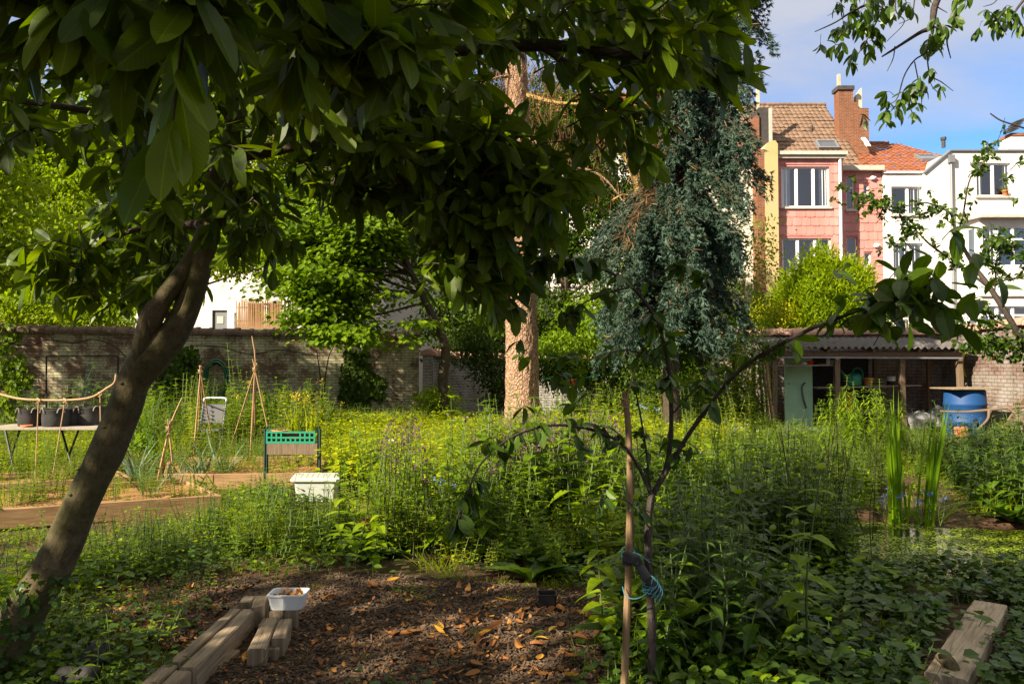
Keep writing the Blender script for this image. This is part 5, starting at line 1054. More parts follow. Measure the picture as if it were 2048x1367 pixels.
def tree(name, label, cat, base, trunkpts, r0, r1, lobes, n, per, ll, lw, lmat, bmat='bark_dark', nl=14, group=None, **kw):
    t_ = thing(name, label, cat, base, group); g = G(); T = limb(g, trunkpts, r0, r1, 9, 24, .12); g.build('trunk', M[bmat], t_)
    g = G(); P = crown(g, lobes, n, per, ll, lw, **kw); cr = g.build('crown', M[lmat], t_)
    g = G()
    for k in range(nl):
        q = P[RNG.integers(len(P))]; i = int(np.clip(np.argmin(np.linalg.norm(T - q, axis=1)) - RNG.integers(0, 6), 4, 23)); a = T[i]; limb(g, [a, a * .5 + q * .5 + RNG.normal(size=3) * .12 + (0, 0, .1), q], max(.016, r0 * .26), .006, 5, 9)
    if nl: g.build('limbs', M[bmat], t_)
    return t_
RNG = np.random.default_rng(4)
# ================================================================ cherry laurel that frames the view
YT = 4.15; LT = [(-42, 1400, 92), (18, 1280, 86), (60, 1206, 79), (103, 1138, 75), (136, 1069, 70), (165, 1000, 69), (216, 897, 70), (250, 815, 66), (270, 759, 66), (304, 711, 78), (355, 656, 56), (384, 587, 50), (404, 519, 45), (420, 450, 45), (438, 370, 50), (459, 300, 53), (482, 220, 46), (500, 120, 40), (522, 0, 36), (535, -150, 30), (540, -300, 22)]
la = thing('laurel_tree', 'big leaning laurel tree with large glossy leaves filling the upper left', 'tree', W(0, 1390, YT) * (1, 1, 0))
P = np.array([W(a, b_, YT) for a, b_, c in LT]); Wd = np.array([c for a, b_, c in LT]) / (FPX / YT) / 2 * .97
S = smoothpath(np.c_[P, Wd], 90); g = G(); g.tube(S[:, :3], S[:, 3], 22, rough=.07, nscale=9.)
g.tube(smoothpath([W(290, 735, YT - .02), W(286, 690, YT - .06), W(287, 655, YT - .08), W(294, 628, YT - .08), W(307, 612, YT - .06), W(312, 622, YT - .05)], 18), np.r_[np.linspace(.06, .034, 9), np.linspace(.034, .03, 6), .026, .022, .016], 12, rough=.2, nscale=20)
g.tube(smoothpath([W(292, 700, YT), W(300, 655, YT - .05), W(322, 605, YT - .07), W(355, 560, YT - .05), W(392, 505, YT), W(418, 450, YT)], 26), np.linspace(.05, .045, 26), 12, rough=.08)
for k in range(26):
    i = RNG.integers(6, 70); a = RNG.random() * 6.28; c = S[i, :3] + np.array([cos(a), -abs(sin(a)), 0]) * S[i, 3] * .97; g.lathe(c - (0, 0, .006), [(.001, 0), (.012, .003), (.014, .008), (.004, .014)], 7)
g.build('trunk', M['bark_laurel'], la)
BR = [([(470, 310, 4.15), (540, 300, 4.0), (640, 285, 3.8), (760, 330, 3.5), (880, 440, 3.2)], .045, .01), ([(490, 230, 4.15), (640, 170, 3.9), (840, 110, 3.6), (1080, 90, 3.3), (1300, 110, 3.1), (1430, 60, 3.0)], .05, .01), ([(445, 360, 4.2), (380, 300, 4.3), (260, 240, 4.1), (100, 210, 3.6), (-60, 190, 3.2)], .035, .008), ([(505, 110, 4.1), (430, -20, 3.0), (300, -60, 2.0), (150, -80, 1.5)], .04, .01), ([(490, 210, 4.1), (600, 60, 3.4), (720, 20, 2.6), (840, 60, 2.1)], .035, .008), ([(420, 450, 4.2), (340, 450, 4.5), (240, 470, 4.8), (120, 540, 5.0)], .03, .006), ([(640, 285, 3.8), (800, 260, 3.5), (960, 330, 3.2), (1060, 420, 3.1)], .025, .006), ([(1080, 90, 3.3), (1160, 150, 3.2), (1260, 260, 3.1)], .018, .005), ([(520, 0, 4.1), (700, -150, 4.2), (1000, -200, 4.3), (1350, -150, 4.2)], .05, .015), ([(522, -40, 4.1), (300, -250, 3.4), (0, -500, 2.6)], .05, .015)]
for pts, r0, r1 in BR:
    g = G(); limb(g, [W(*p) for p in pts], r0, r1, 9, 26); g.build('branch', M['bark_dark'], la)
def polysample(poly, n):
    poly = np.array(poly, float); lo, hi = poly.min(0), poly.max(0); out = np.zeros((0, 2))
    while len(out) < n:
        q = lo + RNG.random((n * 2, 2)) * (hi - lo); out = np.r_[out, q[poly_in(q, poly)]]
    return out[:n]
g = G()
REG = [([(-120, -180), (470, -180), (470, 60), (330, 60), (120, 40), (-120, 20)], 1.35, 1.9, 26, .165, .068),
       ([(480, -170), (930, -130), (900, 20), (840, 110), (700, 90), (560, 60), (480, 40)], 1.75, 2.5, 30, .155, .06),
       ([(560, 120), (700, 60), (830, 120), (800, 150), (650, 180), (560, 170)], 1.9, 2.3, 9, .15, .06),
       ([(-120, 60), (470, 110), (450, 320), (330, 370), (120, 280), (-120, 280)], 2.7, 4.6, 84, .14, .054),
       ([(480, -120), (1330, -120), (1460, -20), (1430, 90), (1300, 180), (1200, 130), (1000, 150), (820, 250), (560, 270), (480, 220)], 2.6, 4.7, 230, .14, .052),
       ([(540, 240), (860, 220), (970, 260), (980, 380), (940, 520), (890, 520), (860, 380), (700, 300)], 2.9, 4.2, 85, .14, .05),
       ([(940, 230), (1110, 300), (1120, 400), (1040, 500), (980, 560), (930, 440)], 2.9, 3.6, 42, .14, .052),
       ([(860, 380), (990, 400), (1000, 560), (930, 600), (870, 550)], 3.0, 3.6, 38, .14, .052),
       ([(80, 480), (240, 400), (420, 400), (410, 490), (340, 560), (270, 610), (170, 590), (90, 600)], 4.3, 5.3, 62, .15, .056),
       ([(430, 350), (560, 350), (560, 460), (520, 520), (450, 470)], 3.7, 4.7, 26, .14, .052),
       ([(1150, 160), (1300, 180), (1290, 260), (1200, 270)], 2.9, 3.4, 9, .13, .048),
       ([(600, 280), (860, 300), (820, 390), (700, 400), (600, 360)], 3.4, 4.6, 40, .14, .052)]
hub = W(480, 250, 4.2)
for poly, y0, y1, n, ll, lw in REG:
    for px, py in polysample(poly, n):
        c = W(px, py, RNG.uniform(y0, y1)); d = unit(c - hub) * (1, 1, .3) + RNG.normal(size=3) * .5; spray(g, c, d, .3, RNG.integers(11, 17), ll, lw)
g2 = G()
def over(n, x0, x1, y0, y1, z0, z1):  # leaf mass added out of view to shade the foreground and trunk
    for k in range(n):
        c = np.array([RNG.uniform(x0, x1), RNG.uniform(y0, y1), RNG.uniform(z0, z1)])
        if c[1] > .2 and (c[2] - EYE) < c[1] * .52 + .2: continue
        spray(g, c, rdir(1)[0] * (1, 1, .4), .45, 13, .2, .09)
over(850, -9.5, 1.6, -3, 2.3, 3.5, 6.0); over(230, -5.0, .6, 2.0, 8.0, 4.6, 7.4)
for q in ((-4, -1, 4.6), (-7, 0, 4.8), (-8.5, -2, 5), (0, -2, 4.6), (-3, 6, 6.4), (0, 6, 6.6), (-1, 2, 5), (-5.5, 2, 4.9)): limb(g2, [W(528, -60, YT), W(528, -60, YT) * .5 + np.array(q) * .5 + (0, 0, .4), q], .06, .015, 7, 18)  # limbs added to carry the unseen shading leaves
g2.build('shade_limbs', M['bark_dark'], la)
g.build('leaves', [M['leaf_laurel'], M['bark_dark']], la)  # visible sprays together with the added shading canopy
# ivy at the foot of the laurel
def ivy(g, P, Nn, n, spread, s=.05, hang=.6):
    i = RNG.integers(len(P), size=n); q = P[i] + RNG.normal(size=(n, 3)) * spread + Nn[i] * RNG.uniform(.01, .06, (n, 1)); A = unit(np.array([0, 0, -hang]) + RNG.normal(size=(n, 3)) * .6); A = unit(A - Nn[i] * (A * Nn[i]).sum(1, keepdims=True) * .7)
    g.leaves(T_IVY, q, A, unit(Nn[i] + RNG.normal(size=(n, 3)) * .35), s * RNG.uniform(.6, 1.25, n), s * RNG.uniform(.7, 1.2, n), 0)
g = G(); k = S[:22]; a = RNG.random(400) * 2 * pi; i = RNG.integers(0, 14, 400); dn = np.c_[np.cos(a), -np.abs(np.sin(a)), np.zeros(400)]; ivy(g, k[i, :3] + dn * k[i, 3:4], dn, 130, .02, .05)
one(g, 'ivy', M['leaf_ivy'], 'dark ivy climbing the foot of the leaning laurel trunk', 'ivy', S[3, :3])
# ================================================================ the big lit trunk and its dead limbs
YK = 18.9; sp = thing('conifer', 'tall old conifer with thick flaky sunlit trunk in the centre', 'tree', GP(1045, 872))
T_ = [(1046, 885, 104), (1045, 862, 86), (1045, 830, 75), (1044, 720, 70), (1042, 600, 67), (1039, 450, 60), (1036, 300, 54), (1034, 200, 50), (1030, 60, 44), (1026, -120, 38), (1022, -400, 28)]
P = np.array([W(a, b_, YK) for a, b_, c in T_]); S2 = smoothpath(np.c_[P, np.array([c for *_, c in T_]) / (FPX / YK) / 2 * .93], 170)
g = G(); k = 72; a = np.arange(k) / k * 2 * pi; rings = []
for i, s in enumerate(S2):
    d = np.c_[np.cos(a), np.sin(a), np.zeros(k)]; q = np.c_[np.cos(a) * 3.2, np.sin(a) * 3.2, np.full(k, s[2] * 1.7)]
    pl_ = vnoise(q * 1.6, 1); pl2 = vnoise(q * 3.7, 2); pl3 = vnoise(q * 8, 3); r = s[3] * (1 + .05 * np.floor(pl_ * 4) / 4 + .07 * np.round(pl2 * 2) / 2 + .05 * pl3 - .08)
    if i < 30: r = r * (1 + .12 * np.cos(a * 5 + 1) * (1 - i / 30))
    rings.append(s[:3] + d * r[:, None])
g.loft(np.array(rings), 0, .3, True, True); g.build('trunk', M['bark_spruce'], sp)
for pts, r in (([(1050, 190), (1110, 205), (1180, 212), (1240, 240)], .06), ([(1030, 260), (1090, 300), (1160, 380), (1190, 400)], .045), ([(1040, 150), (980, 160), (950, 200)], .05), ([(1050, 330), (1120, 330), (1200, 350), (1260, 420)], .05), ([(1030, 430), (990, 450), (960, 500)], .03), ([(1050, 60), (1150, 60), (1260, 110), (1330, 200)], .06), ([(1020, 350), (960, 330), (920, 380)], .035), ([(1040, 60), (960, 40), (880, 80)], .05)):
    g = G(); limb(g, [W(a, b_, YK - .1 - .35 * j) for j, (a, b_) in enumerate(pts)], r, .01, 7, 16, .15); g.build('dead_limb', M['bark_ochre'] if r > .05 else M['bark_spruce'], sp)
g = G(); n = 2600; c = polysample([(960, 60), (1330, 140), (1330, 420), (1260, 450), (1160, 400), (1080, 300), (960, 260)], n); P = np.array([W(a, b_, RNG.uniform(17.5, 19.5)) for a, b_ in c]); kk = vnoise(P * 1.4, 5) > .47; P = P[kk]; n = len(P); g.leaves(T_DIA, P, unit(np.array([0, 0, -1.]) + RNG.normal(size=(n, 3)) * .35), rdir(n), RNG.uniform(.2, .6, n), .02, 0); g.build('dead_twigs', M['needle_dead'], sp)
# ================================================================ blue spruce
YB_ = 17.0; bs_ = thing('blue_spruce', 'drooping blue green spruce standing right of the lit trunk', 'tree', GP(1345, 890)); tp = [W(1345, 890, YB_), W(1340, 600, YB_), W(1352, 300, YB_), W(1365, 0, YB_), W(1370, -260, YB_)]
g = G(); limb(g, tp, .2, .08, 10, 24, .15); g.build('trunk', M['bark_dark'], bs_)
def needle_shoots(g, P, D, L=.15, w=.03, per=7, mat=0):
    q = np.repeat(P, per, 0); n = len(q); A = unit(np.repeat(D, per, 0) + RNG.normal(size=(n, 3)) * .42); g.leaves(T_LANCE if False else T_DIA, q - A * L * .2, A, perp(A), L * RNG.uniform(.7, 1.15, n), w * RNG.uniform(.8, 1.3, n), mat, np.clip(np.repeat(RNG.random(len(P)), per) * .7 + RNG.random(n) * .3, 0, 1))
g = G(); gb = G(); gd = G(); TP = smoothpath(tp, 60)
nb = 330
for k in range(nb):
    f = RNG.uniform(.17, 1.0); a = TP[int(f * 59)]; py_ = 890 - f * 1150
    az = RNG.uniform(-pi, pi); ln = RNG.uniform(.8, 2.05) * (1.0 if py_ > -50 else .85)
    d = np.array([cos(az), sin(az), 0]); lf = d[0] < -.35
    if py_ < 390 and lf: ln *= .5
    if py_ > 420 and d[0] > .3: ln *= .8
    if py_ > 640: continue
    tip = a + d * ln + np.array([0, 0, -.35 * ln - .15]); mid_ = a + d * ln * .5 + (0, 0, .12); Bp = smoothpath([a, mid_, tip], 14); gb.tube(Bp, np.linspace(.03, .008, 14), 5)
    dead = lf and py_ < 430 and RNG.random() < .6
    for j in range(3, 14):
        nh = RNG.integers(2, 5)
        for _ in range(nh):
            o = Bp[j] + RNG.normal(size=3) * .05; hl = RNG.uniform(.15, .55); side = unit(np.array([-d[1], d[0], 0]) * RNG.choice([-1, 1]) + d * .6) * RNG.uniform(.05, .3); e = o + side + np.array([0, 0, -hl])
            m = int(hl / .07) + 2; tt = np.linspace(0, 1, m)[:, None]; Q = o + (e - o) * tt + RNG.normal(size=(m, 3)) * .03; DD = unit((e - o)[None] + RNG.normal(size=(m, 3)) * .25 + d * .25)
            if dead: gd.leaves(T_DIA, Q, DD, perp(DD), .26, .02, 0)
            else: needle_shoots(g, Q, DD, .15, .021, 9)
            if RNG.random() < .25: gd.leaves(T_DIA, Q[:2], DD[:2], perp(DD[:2]), .3, .02, 0)
g.build('needles', M['needle_blue'], bs_); gb.build('limbs', M['bark_dark'], bs_); gd.build('dead_twigs', M['needle_dead'], bs_)
# leaning ochre trunk between the two conifers
lt = thing('leaning_tree', 'bare ochre trunk leaning between the lit trunk and the blue spruce', 'tree', W(1335, 860, 19.6) * (1, 1, 0)); g = G(); limb(g, [W(1345, 880, 19.6), W(1320, 600, 19.6), W(1285, 410, 19.5), W(1262, 330, 19.4), W(1238, 275, 19.3), (W(1200, 180, 19.3))], .15, .08, 10, 30, .2); g.build('trunk', M['bark_ochre'], lt)
g = G(); limb(g, [W(1262, 330, 19.4), W(1290, 300, 19.2), W(1310, 240, 19.0)], .06, .03, 7, 12, .2); g.build('limb', M['bark_ochre'], lt); g = G(); limb(g, [W(1285, 410, 19.5), W(1250, 390, 19.2), W(1225, 400, 19.0)], .05, .02, 7, 12); g.build('limb', M['bark_ochre'], lt)
# ================================================================ trees beyond and along the wall
def E(px, py, Y, rx, ry, rz): return (W(px, py, Y), (rx, ry, rz))
tree('leafy_tree', 'bright lime green tree beside the left wall at the left edge', 'tree', (-13.6, 17, 0), [(-13.6, 17, 0), (-13.4, 17, 2.5), (-13.2, 16.8, 5.5)], .2, .07, [((-13.3, 16.8, 6.2), (3.0, 2.6, 2.6)), ((-11.3, 17.2, 4.6), (1.7, 1.6, 1.4)), ((-10.6, 17, 3.9), (1.0, 1.0, .8)), ((-12.4, 17.5, 3.5), (1.3, 1.2, .8)), ((-15.4, 16.5, 5.2), (2.0, 2.0, 2.0))], 2300, 22, .13, .085, 'leaf_lime', gap=.43, nl=30)
tree('leafy_tree', 'lime green tree beyond the left wall behind the table', 'tree', WX(150, 25) * np.array([1, 0, 0]) + (0, 25, 0), [(WX(150, 25), 25, 0), W(150, 500, 25), W(140, 250, 25)], .2, .06, [E(180, 480, 25, 2.4, 2, 2.6), E(60, 300, 25, 2.2, 2, 2.2), E(250, 590, 24.5, 1.8, 1.2, 1.2), E(60, 590, 24, 2, 1.2, 1.1), E(240, 330, 25, 2, 2, 2)], 2300, 22, .15, .1, 'leaf_lime', gap=.36)
tree('leafy_tree', 'tall lime green tree beyond the wall between laurel trunk and maple', 'tree', (WX(330, 27), 27, 0), [(WX(330, 27), 27, 0), W(350, 450, 27), W(330, 150, 27)], .22, .06, [E(330, 400, 27, 2.4, 2, 2.6), E(420, 250, 27, 2.6, 2, 2.2), E(300, 190, 27, 2.2, 2, 2), E(520, 430, 26, 1.4, 1.2, 1.4), E(430, 480, 26.5, 1.6, 1.4, 1.2), E(500, 380, 27, 2.0, 1.6, 1.8), E(560, 500, 26, 1.2, 1.2, 1.2), E(450, 510, 25, 1.1, 1, .75), E(520, 470, 25, 1.2, 1, .9)], 3600, 22, .15, .1, 'leaf_lime', gap=.38, seed=9.)
tree('maple', 'round crowned maple with layered leaves leaning over the left garden wall', 'tree', (WX(890, 20.3), 20.3, 0), [(WX(893, 20.3), 20.3, 0), W(885, 760, 20.2), W(890, 690, 20.1), W(850, 600, 20), W(800, 500, 19.8)], .15, .07, [E(720, 560, 19.4, 1.6, 1.4, 1.2), E(630, 610, 19.6, .95, 1.1, .75), E(780, 470, 19.4, 1.5, 1.2, .8), E(680, 450, 19.6, 1.5, 1.2, .8), E(830, 600, 19.4, .8, 1.0, .8), E(700, 665, 19.2, 1.1, 1.0, .4), E(585, 575, 19.6, .75, 1, .6), E(620, 500, 19.8, .9, 1, .6), E(770, 670, 19.3, .7, .8, .5), E(650, 390, 20, 1.2, 1, .6), E(840, 420, 20, 1, 1, .8)], 2300, 18, .14, .13, 'leaf_maple', tpl=T_MAPLE, flat=.14, size=.55, gap=.47, gf=1.25, seed=4., up=2.2, hang=.3)
tree('leafy_tree', 'dark dense tree behind the maple crown', 'tree', (WX(890, 29), 29, 0), [(WX(890, 29), 29, 0), W(890, 500, 29), W(880, 200, 29)], .25, .08, [E(880, 420, 29, 2.6, 2, 3.0), E(940, 640, 28.5, 2.2, 1.6, 1.8), E(850, 180, 29, 3, 2, 2.6), E(980, 300, 29, 2.2, 1.6, 2.4), E(700, 300, 29, 3, 2, 3)], 3000, 24, .15, .1, 'leaf_deep', gap=.36, seed=14.)
tree('leafy_tree', 'dark small leaved tree right behind the big lit trunk', 'tree', (WX(1140, 30), 30, 0), [(WX(1140, 30), 30, 0), W(1130, 500, 30), W(1140, 200, 30)], .25, .08, [E(1130, 500, 30, 1.9, 1.6, 2.8), E(1180, 680, 29, 2.4, 1.6, 1.7), E(1090, 260, 30, 2.2, 2, 2.2), E(1240, 600, 29, 1.7, 1.4, 2.0), E(1060, 650, 29, 1.6, 1.4, 1.8), E(1200, 320, 30, 2.2, 2, 2.6), E(1280, 420, 30, 1.8, 1.6, 2.0)], 2900, 24, .13, .085, 'leaf_deep', gap=.37, seed=24.)
tree('leafy_tree', 'olive green tree filling the gap between lit trunk and blue spruce low down', 'tree', (WX(1230, 25), 25, 0), [(WX(1230, 25), 25, 0), W(1225, 700, 25), W(1240, 500, 25)], .12, .04, [E(1200, 680, 25, 1.7, 1.2, 1.3), E(1300, 620, 25, 1.3, 1.2, 1.5), E(1120, 720, 25, 1.0, 1, 1.0), E(1270, 500, 25, 1.0, 1, 1.2), E(1330, 740, 24, 1.2, 1, 1), E(1390, 660, 24.5, 1.1, 1, 1.5)], 2000, 22, .11, .07, 'leaf_mid', gap=.38, seed=33.)
tree('leafy_tree', 'small leaved sapling clump with thin stems right of the blue spruce', 'tree', (WX(1470, 20.5), 20.5, 0), [(WX(1475, 20.5), 20.5, 0), W(1465, 700, 20.5), W(1440, 560, 20.5), W(1455, 440, 20.5)], .07, .025, [E(1440, 560, 20.5, .85, .7, 1.5), E(1490, 640, 20.3, .75, .6, 1.2), E(1530, 500, 20.5, .45, .4, 1.0), E(1420, 740, 20.2, .9, .7, .9), E(1400, 440, 20.5, .6, .5, .7), E(1500, 760, 20, .5, .4, .7), E(1450, 800, 20.3, 1.0, .7, .6)], 800, 16, .08, .05, 'leaf_mid', gap=.46, seed=41., nl=26)
for lab, (a, b_, c) in (('thin bare upright stem nearest the blue spruce', ((1400, 880), (1410, 760), (1405, 610))), ('thin bare stem in the middle of the sapling clump, leaning left at the top', ((1440, 880), (1432, 700), (1412, 520))), ('thin bare stem at the right of the sapling clump, leaning toward the pink house', ((1465, 880), (1475, 700), (1490, 560)))):
    g = G(); limb(g, [W(*a, 20.2) * (1, 1, 0), W(*b_, 20.2), W(*c, 20.2)], .05, .025, 7, 14); one(g, 'bare_stem', M['bark_ochre'], lab, 'sapling', W(*a, 20.2) * (1, 1, 0), 'bare stems by the spruce')
tree('shrub', 'feathery bright yellow green shrub before the pink house', 'shrub', (WX(1650, 26), 26, 0), [(WX(1650, 26), 26, 0), W(1650, 640, 26), W(1650, 560, 26)], .08, .03, [E(1650, 600, 26, 1.55, 1.2, 1.15), E(1600, 640, 25.8, 1.3, 1, .9), E(1700, 640, 25.8, 1.2, 1, .95), E(1640, 560, 26, .9, .8, .8), E(1690, 570, 26, .7, .7, .8), E(1605, 565, 26, .45, .4, .6), E(1645, 525, 26, .3, .3, .6), E(1615, 530, 26, .25, .3, .45), E(1710, 555, 26, .4, .4, .5)], 1700, 22, .18, .06, 'leaf_lime', gap=.3, seed=52., hang=-.9, flat=1.0, size=.3)
tree('shrub', 'yellow flowering shrub left of the feathery shrub behind the shed wall', 'shrub', (WX(1545, 25.5), 25.5, 0), [(WX(1545, 25.5), 25.5, 0), W(1545, 680, 25.5), W(1545, 620, 25.5)], .05, .02, [E(1540, 635, 25.5, .9, .7, .75), E(1510, 650, 25.3, .7, .6, .55)], 260, 18, .1, .06, 'leaf_yellow', gap=.38, seed=61.)
tree('shrub', 'mixed green shrub with yellow blossom topping the left wall', 'shrub', (WX(150, 22.8), 22.8, 0), [(WX(150, 22.8), 22.8, 0), W(150, 660, 22.8), W(150, 600, 22.8)], .05, .02, [E(60, 620, 22.8, 1.3, .7, .6), E(170, 625, 22.8, 1.2, .7, .55), E(250, 640, 22.6, .7, .6, .4)], 420, 20, .1, .06, 'leaf_lime', gap=.42, seed=66.)
tree('shrub', 'sunlit yellow green bush left of the lit trunk by the low wall', 'shrub', (WX(880, 20.5), 20.5, 0), [(WX(880, 20.5), 20.5, 0), W(880, 800, 20.5), W(880, 770, 20.5)], .04, .015, [E(875, 800, 20.5, .45, .4, .45), E(890, 835, 20.3, .5, .45, .35), E(860, 830, 20.4, .4, .4, .3)], 240, 18, .08, .05, 'leaf_lime', gap=.3, seed=71., size=.25)
tree('shrub', 'dark shrub under the trees between low wall and lit trunk', 'shrub', (WX(985, 23.5), 23.5, 0), [(WX(985, 23.5), 23.5, 0), W(985, 780, 23.5), W(980, 700, 23.5)], .06, .02, [E(980, 720, 23.5, .8, .7, .9), E(940, 690, 23.5, .9, .7, .7), E(1000, 800, 23.4, .5, .5, .7)], 360, 18, .09, .06, 'leaf_deep', gap=.38, seed=73.)
tree('shrub', 'dark shrub between the lit trunk and the blue spruce, behind the clothes line', 'shrub', (WX(1150, 24.5), 24.5, 0), [(WX(1150, 24.5), 24.5, 0), W(1150, 790, 24.5), W(1160, 740, 24.5)], .06, .02, [E(1110, 740, 24.5, .9, .7, .5), E(1190, 760, 24.5, .9, .7, .9), E(1270, 760, 24.5, 1.0, .7, .9), E(1370, 780, 24, 1.0, .7, .8)], 420, 18, .1, .065, 'leaf_deep', gap=.4, seed=81.)
tree('shrub', 'dark leafy shrub under the blue spruce, right of the clothes line', 'shrub', (WX(1230, 21), 21, 0), [(WX(1230, 21), 21, 0), W(1230, 800, 21), W(1220, 750, 21)], .06, .02, [E(1230, 790, 21, .9, .7, .7), E(1290, 770, 20.5, .8, .7, .8), E(1180, 830, 21.3, .6, .5, .45), E(1340, 800, 20, .7, .6, .7), E(1335, 720, 18.5, .6, .5, .8), E(1345, 640, 18.6, .5, .5, .7), E(1290, 680, 19, .6, .5, .7)], 760, 18, .09, .06, 'leaf_deep', gap=.4, seed=77.)
# dark ivied stump behind the laurel trunk
di = thing('tree_stump', 'dark ivied old trunk against the wall just right of the laurel trunk', 'tree', (WX(362, 20.3), 20.3, 0)); g = G(); limb(g, [(WX(365, 20.3), 20.3, 0), W(362, 780, 20.3), W(360, 700, 20.3)], .4, .3, 12, 14, .25); g.build('trunk', M['bark_dark'], di)
g = G(); n = 1500; a = RNG.random(n) * 2 * pi; P = np.c_[WX(362, 20.3) + .42 * np.cos(a), 20.3 - .42 * np.abs(np.sin(a)), RNG.uniform(.2, 2.1, n)]; ivy(g, P, np.c_[np.cos(a), -np.abs(np.sin(a)), 0 * a], n, .06, .1); g.build('ivy', M['leaf_deep'], di)
# ivy on the left wall
def wallpt(px, py): Y_ = 20.3 + 1.9 * (px + 60) / 898; return W(px, py, Y_ - .05)
g = G(); c = np.r_[polysample([(690, 700), (735, 700), (745, 760), (740, 845), (690, 845), (680, 770)], 700), polysample([(735, 740), (775, 760), (770, 800), (740, 800)], 110), polysample([(685, 780), (700, 780), (700, 850), (665, 850)], 90)]; P = np.array([wallpt(*q) for q in c]); ivy(g, P, np.tile([0, -1., 0], (len(P), 1)), 1500, .03, .1)
limb(g, [wallpt(715, 850), wallpt(720, 780), wallpt(712, 705)], .02, .01, 5, 9); one(g, 'ivy', M['leaf_deep'], 'dark ivy column climbing the left wall under the maple', 'ivy', wallpt(715, 850))
g = G(); c = np.r_[polysample([(-40, 640), (60, 650), (40, 700), (60, 760), (30, 850), (-40, 850)], 420), polysample([(20, 720), (60, 730), (60, 790), (30, 800)], 60)]; P = np.array([wallpt(*q) for q in c]); ivy(g, P, np.tile([0, -1., 0], (len(P), 1)), 620, .05, .12); one(g, 'ivy', M['leaf_mid'], 'loose ivy on the left wall at the left edge', 'ivy', wallpt(0, 850))
for lab, pts in (('thin bare stem of a sapling growing up the wall below the maple', [(655, 850), (653, 780), (660, 720), (672, 690)]), ('thin sapling stem on the wall right of the ivy column', [(640, 850), (648, 790), (638, 700)])):
    g = G(); limb(g, [wallpt(*p) - (0, .25, 0) for p in pts], .028, .014, 6, 14); one(g, 'sapling_stem', M['bark_dark'], lab, 'sapling', wallpt(*pts[0]))
# ================================================================ small tree at the right edge
YR_ = 11.0; rt = thing('young_tree', 'thin dark stemmed small tree reaching in from the right edge before the white house', 'tree', (WX(2110, YR_), YR_, 0)); g = G(); gl = G()
RB = [([(2120, 900), (2075, 740), (2030, 656), (1981, 577), (1946, 529), (1915, 470), (1902, 426)], .055, .016), ([(1902, 426), (1880, 415), (1846, 405), (1790, 415), (1740, 400), (1700, 385)], .014, .004), ([(1915, 470), (1926, 430), (1939, 361), (1963, 330), (1984, 299)], .016, .004), ([(1981, 577), (1920, 530), (1863, 491), (1829, 457), (1800, 430)], .022, .005), ([(1987, 570), (2010, 560), (2060, 550)], .018, .008), ([(1840, 465), (1800, 480), (1770, 500)], .008, .003), ([(1984, 299), (2000, 270), (2010, 235)], .006, .003), ([(2060, 310), (2030, 330), (2010, 360), (2020, 400)], .008, .003), ([(2030, 656), (1990, 640), (1950, 600), (1930, 615)], .014, .004), ([(1990, 580), (1990, 540), (1975, 500), (1990, 470)], .01, .003), ([(2075, 740), (2030, 700), (1970, 690), (1930, 700)], .014, .004)]
pts_all = []
for pts, r0, r1 in RB: pts_all.append(limb(g, [W(a, b_, YR_ + .12 * sin(j * 2.)) for j, (a, b_) in enumerate(pts)], r0, r1, 7, 30))
g.build('trunk', M['bark_plum'], rt)
for q, m in zip(pts_all[1:], (30, 26, 28, 10, 12, 3, 6, 20, 20, 34)):
    for k in range(m): c = q[RNG.integers(6, len(q))] + RNG.normal(size=3) * .05; spray(gl, c, rdir(1)[0], .1, 6, .085, .05, 0, T_OVAL, .3, .003, 1)
for px, py, n_ in ((1715, 392, 10), (1740, 408, 9), (1770, 420, 8), (2000, 495, 20), (2020, 500, 20), (1985, 470, 12), (1990, 690, 30), (1960, 670, 18), (2030, 690, 20), (1935, 640, 10), (1880, 440, 10), (1860, 430, 8)):
    for k in range(n_): spray(gl, W(px, py, YR_) + RNG.normal(size=3) * (.13, .15, .1), rdir(1)[0], .1, 6, .085, .05, 0, T_OVAL, .3, .003, 1)
gl.build('leaves', [M['leaf_plum'], M['bark_plum']], rt)
# ================================================================ overhanging cherry branch, top right
YC_ = 5.0; ct = thing('cherry_tree', 'cherry branch with hanging leaf clusters against the sky at top right', 'tree', W(1900, -200, YC_)); g = G(); gl = G()
def C3(x, y, Y=YC_): return W(1348 + x / 2.909, y / 2.909, Y)
CB = [([(1900, -900), (1700, -300), (1530, 0), (1500, 150), (1430, 190), (1290, 280), (1210, 330)], .03, .005), ([(1500, 150), (1580, 190), (1590, 260), (1610, 340)], .007, .003), ([(1490, 200), (1470, 300), (1400, 350), (1340, 440), (1300, 570), (1250, 610)], .007, .003), ([(1470, 300), (1490, 430), (1560, 480), (1625, 530)], .005, .002), ([(1700, -300), (1300, -100), (1200, -10), (1050, 60), (940, 130), (820, 185)], .015, .003), ([(1200, -10), (1210, 60), (1150, 180), (1100, 270), (1040, 360)], .006, .003), ([(1300, -100), (1290, 60), (1340, 130), (1240, 240)], .005, .002), ([(1285, 270), (1275, 340), (1240, 415)], .004, .002), ([(1400, 360), (1420, 460), (1440, 560), (1440, 620)], .004, .002), ([(1400, 0), (1380, 100), (1310, 140)], .004, .002), ([(2300, -500), (2100, -100), (1990, 60), (1960, 120)], .015, .004), ([(1930, -100), (1870, 10), (1800, 40)], .005, .002), ([(1480, 420), (1500, 500), (1550, 550)], .003, .002), ([(1530, 40), (1590, 75)], .004, .002), ([(1840, 660), (1900, 700), (1990, 730), (2080, 760)], .004, .006)]
for pts, r0, r1 in CB: limb(g, [C3(*p) for p in pts], r0, r1, 6, 20, .1)
g.build('branches', M['bark_plum'], ct)
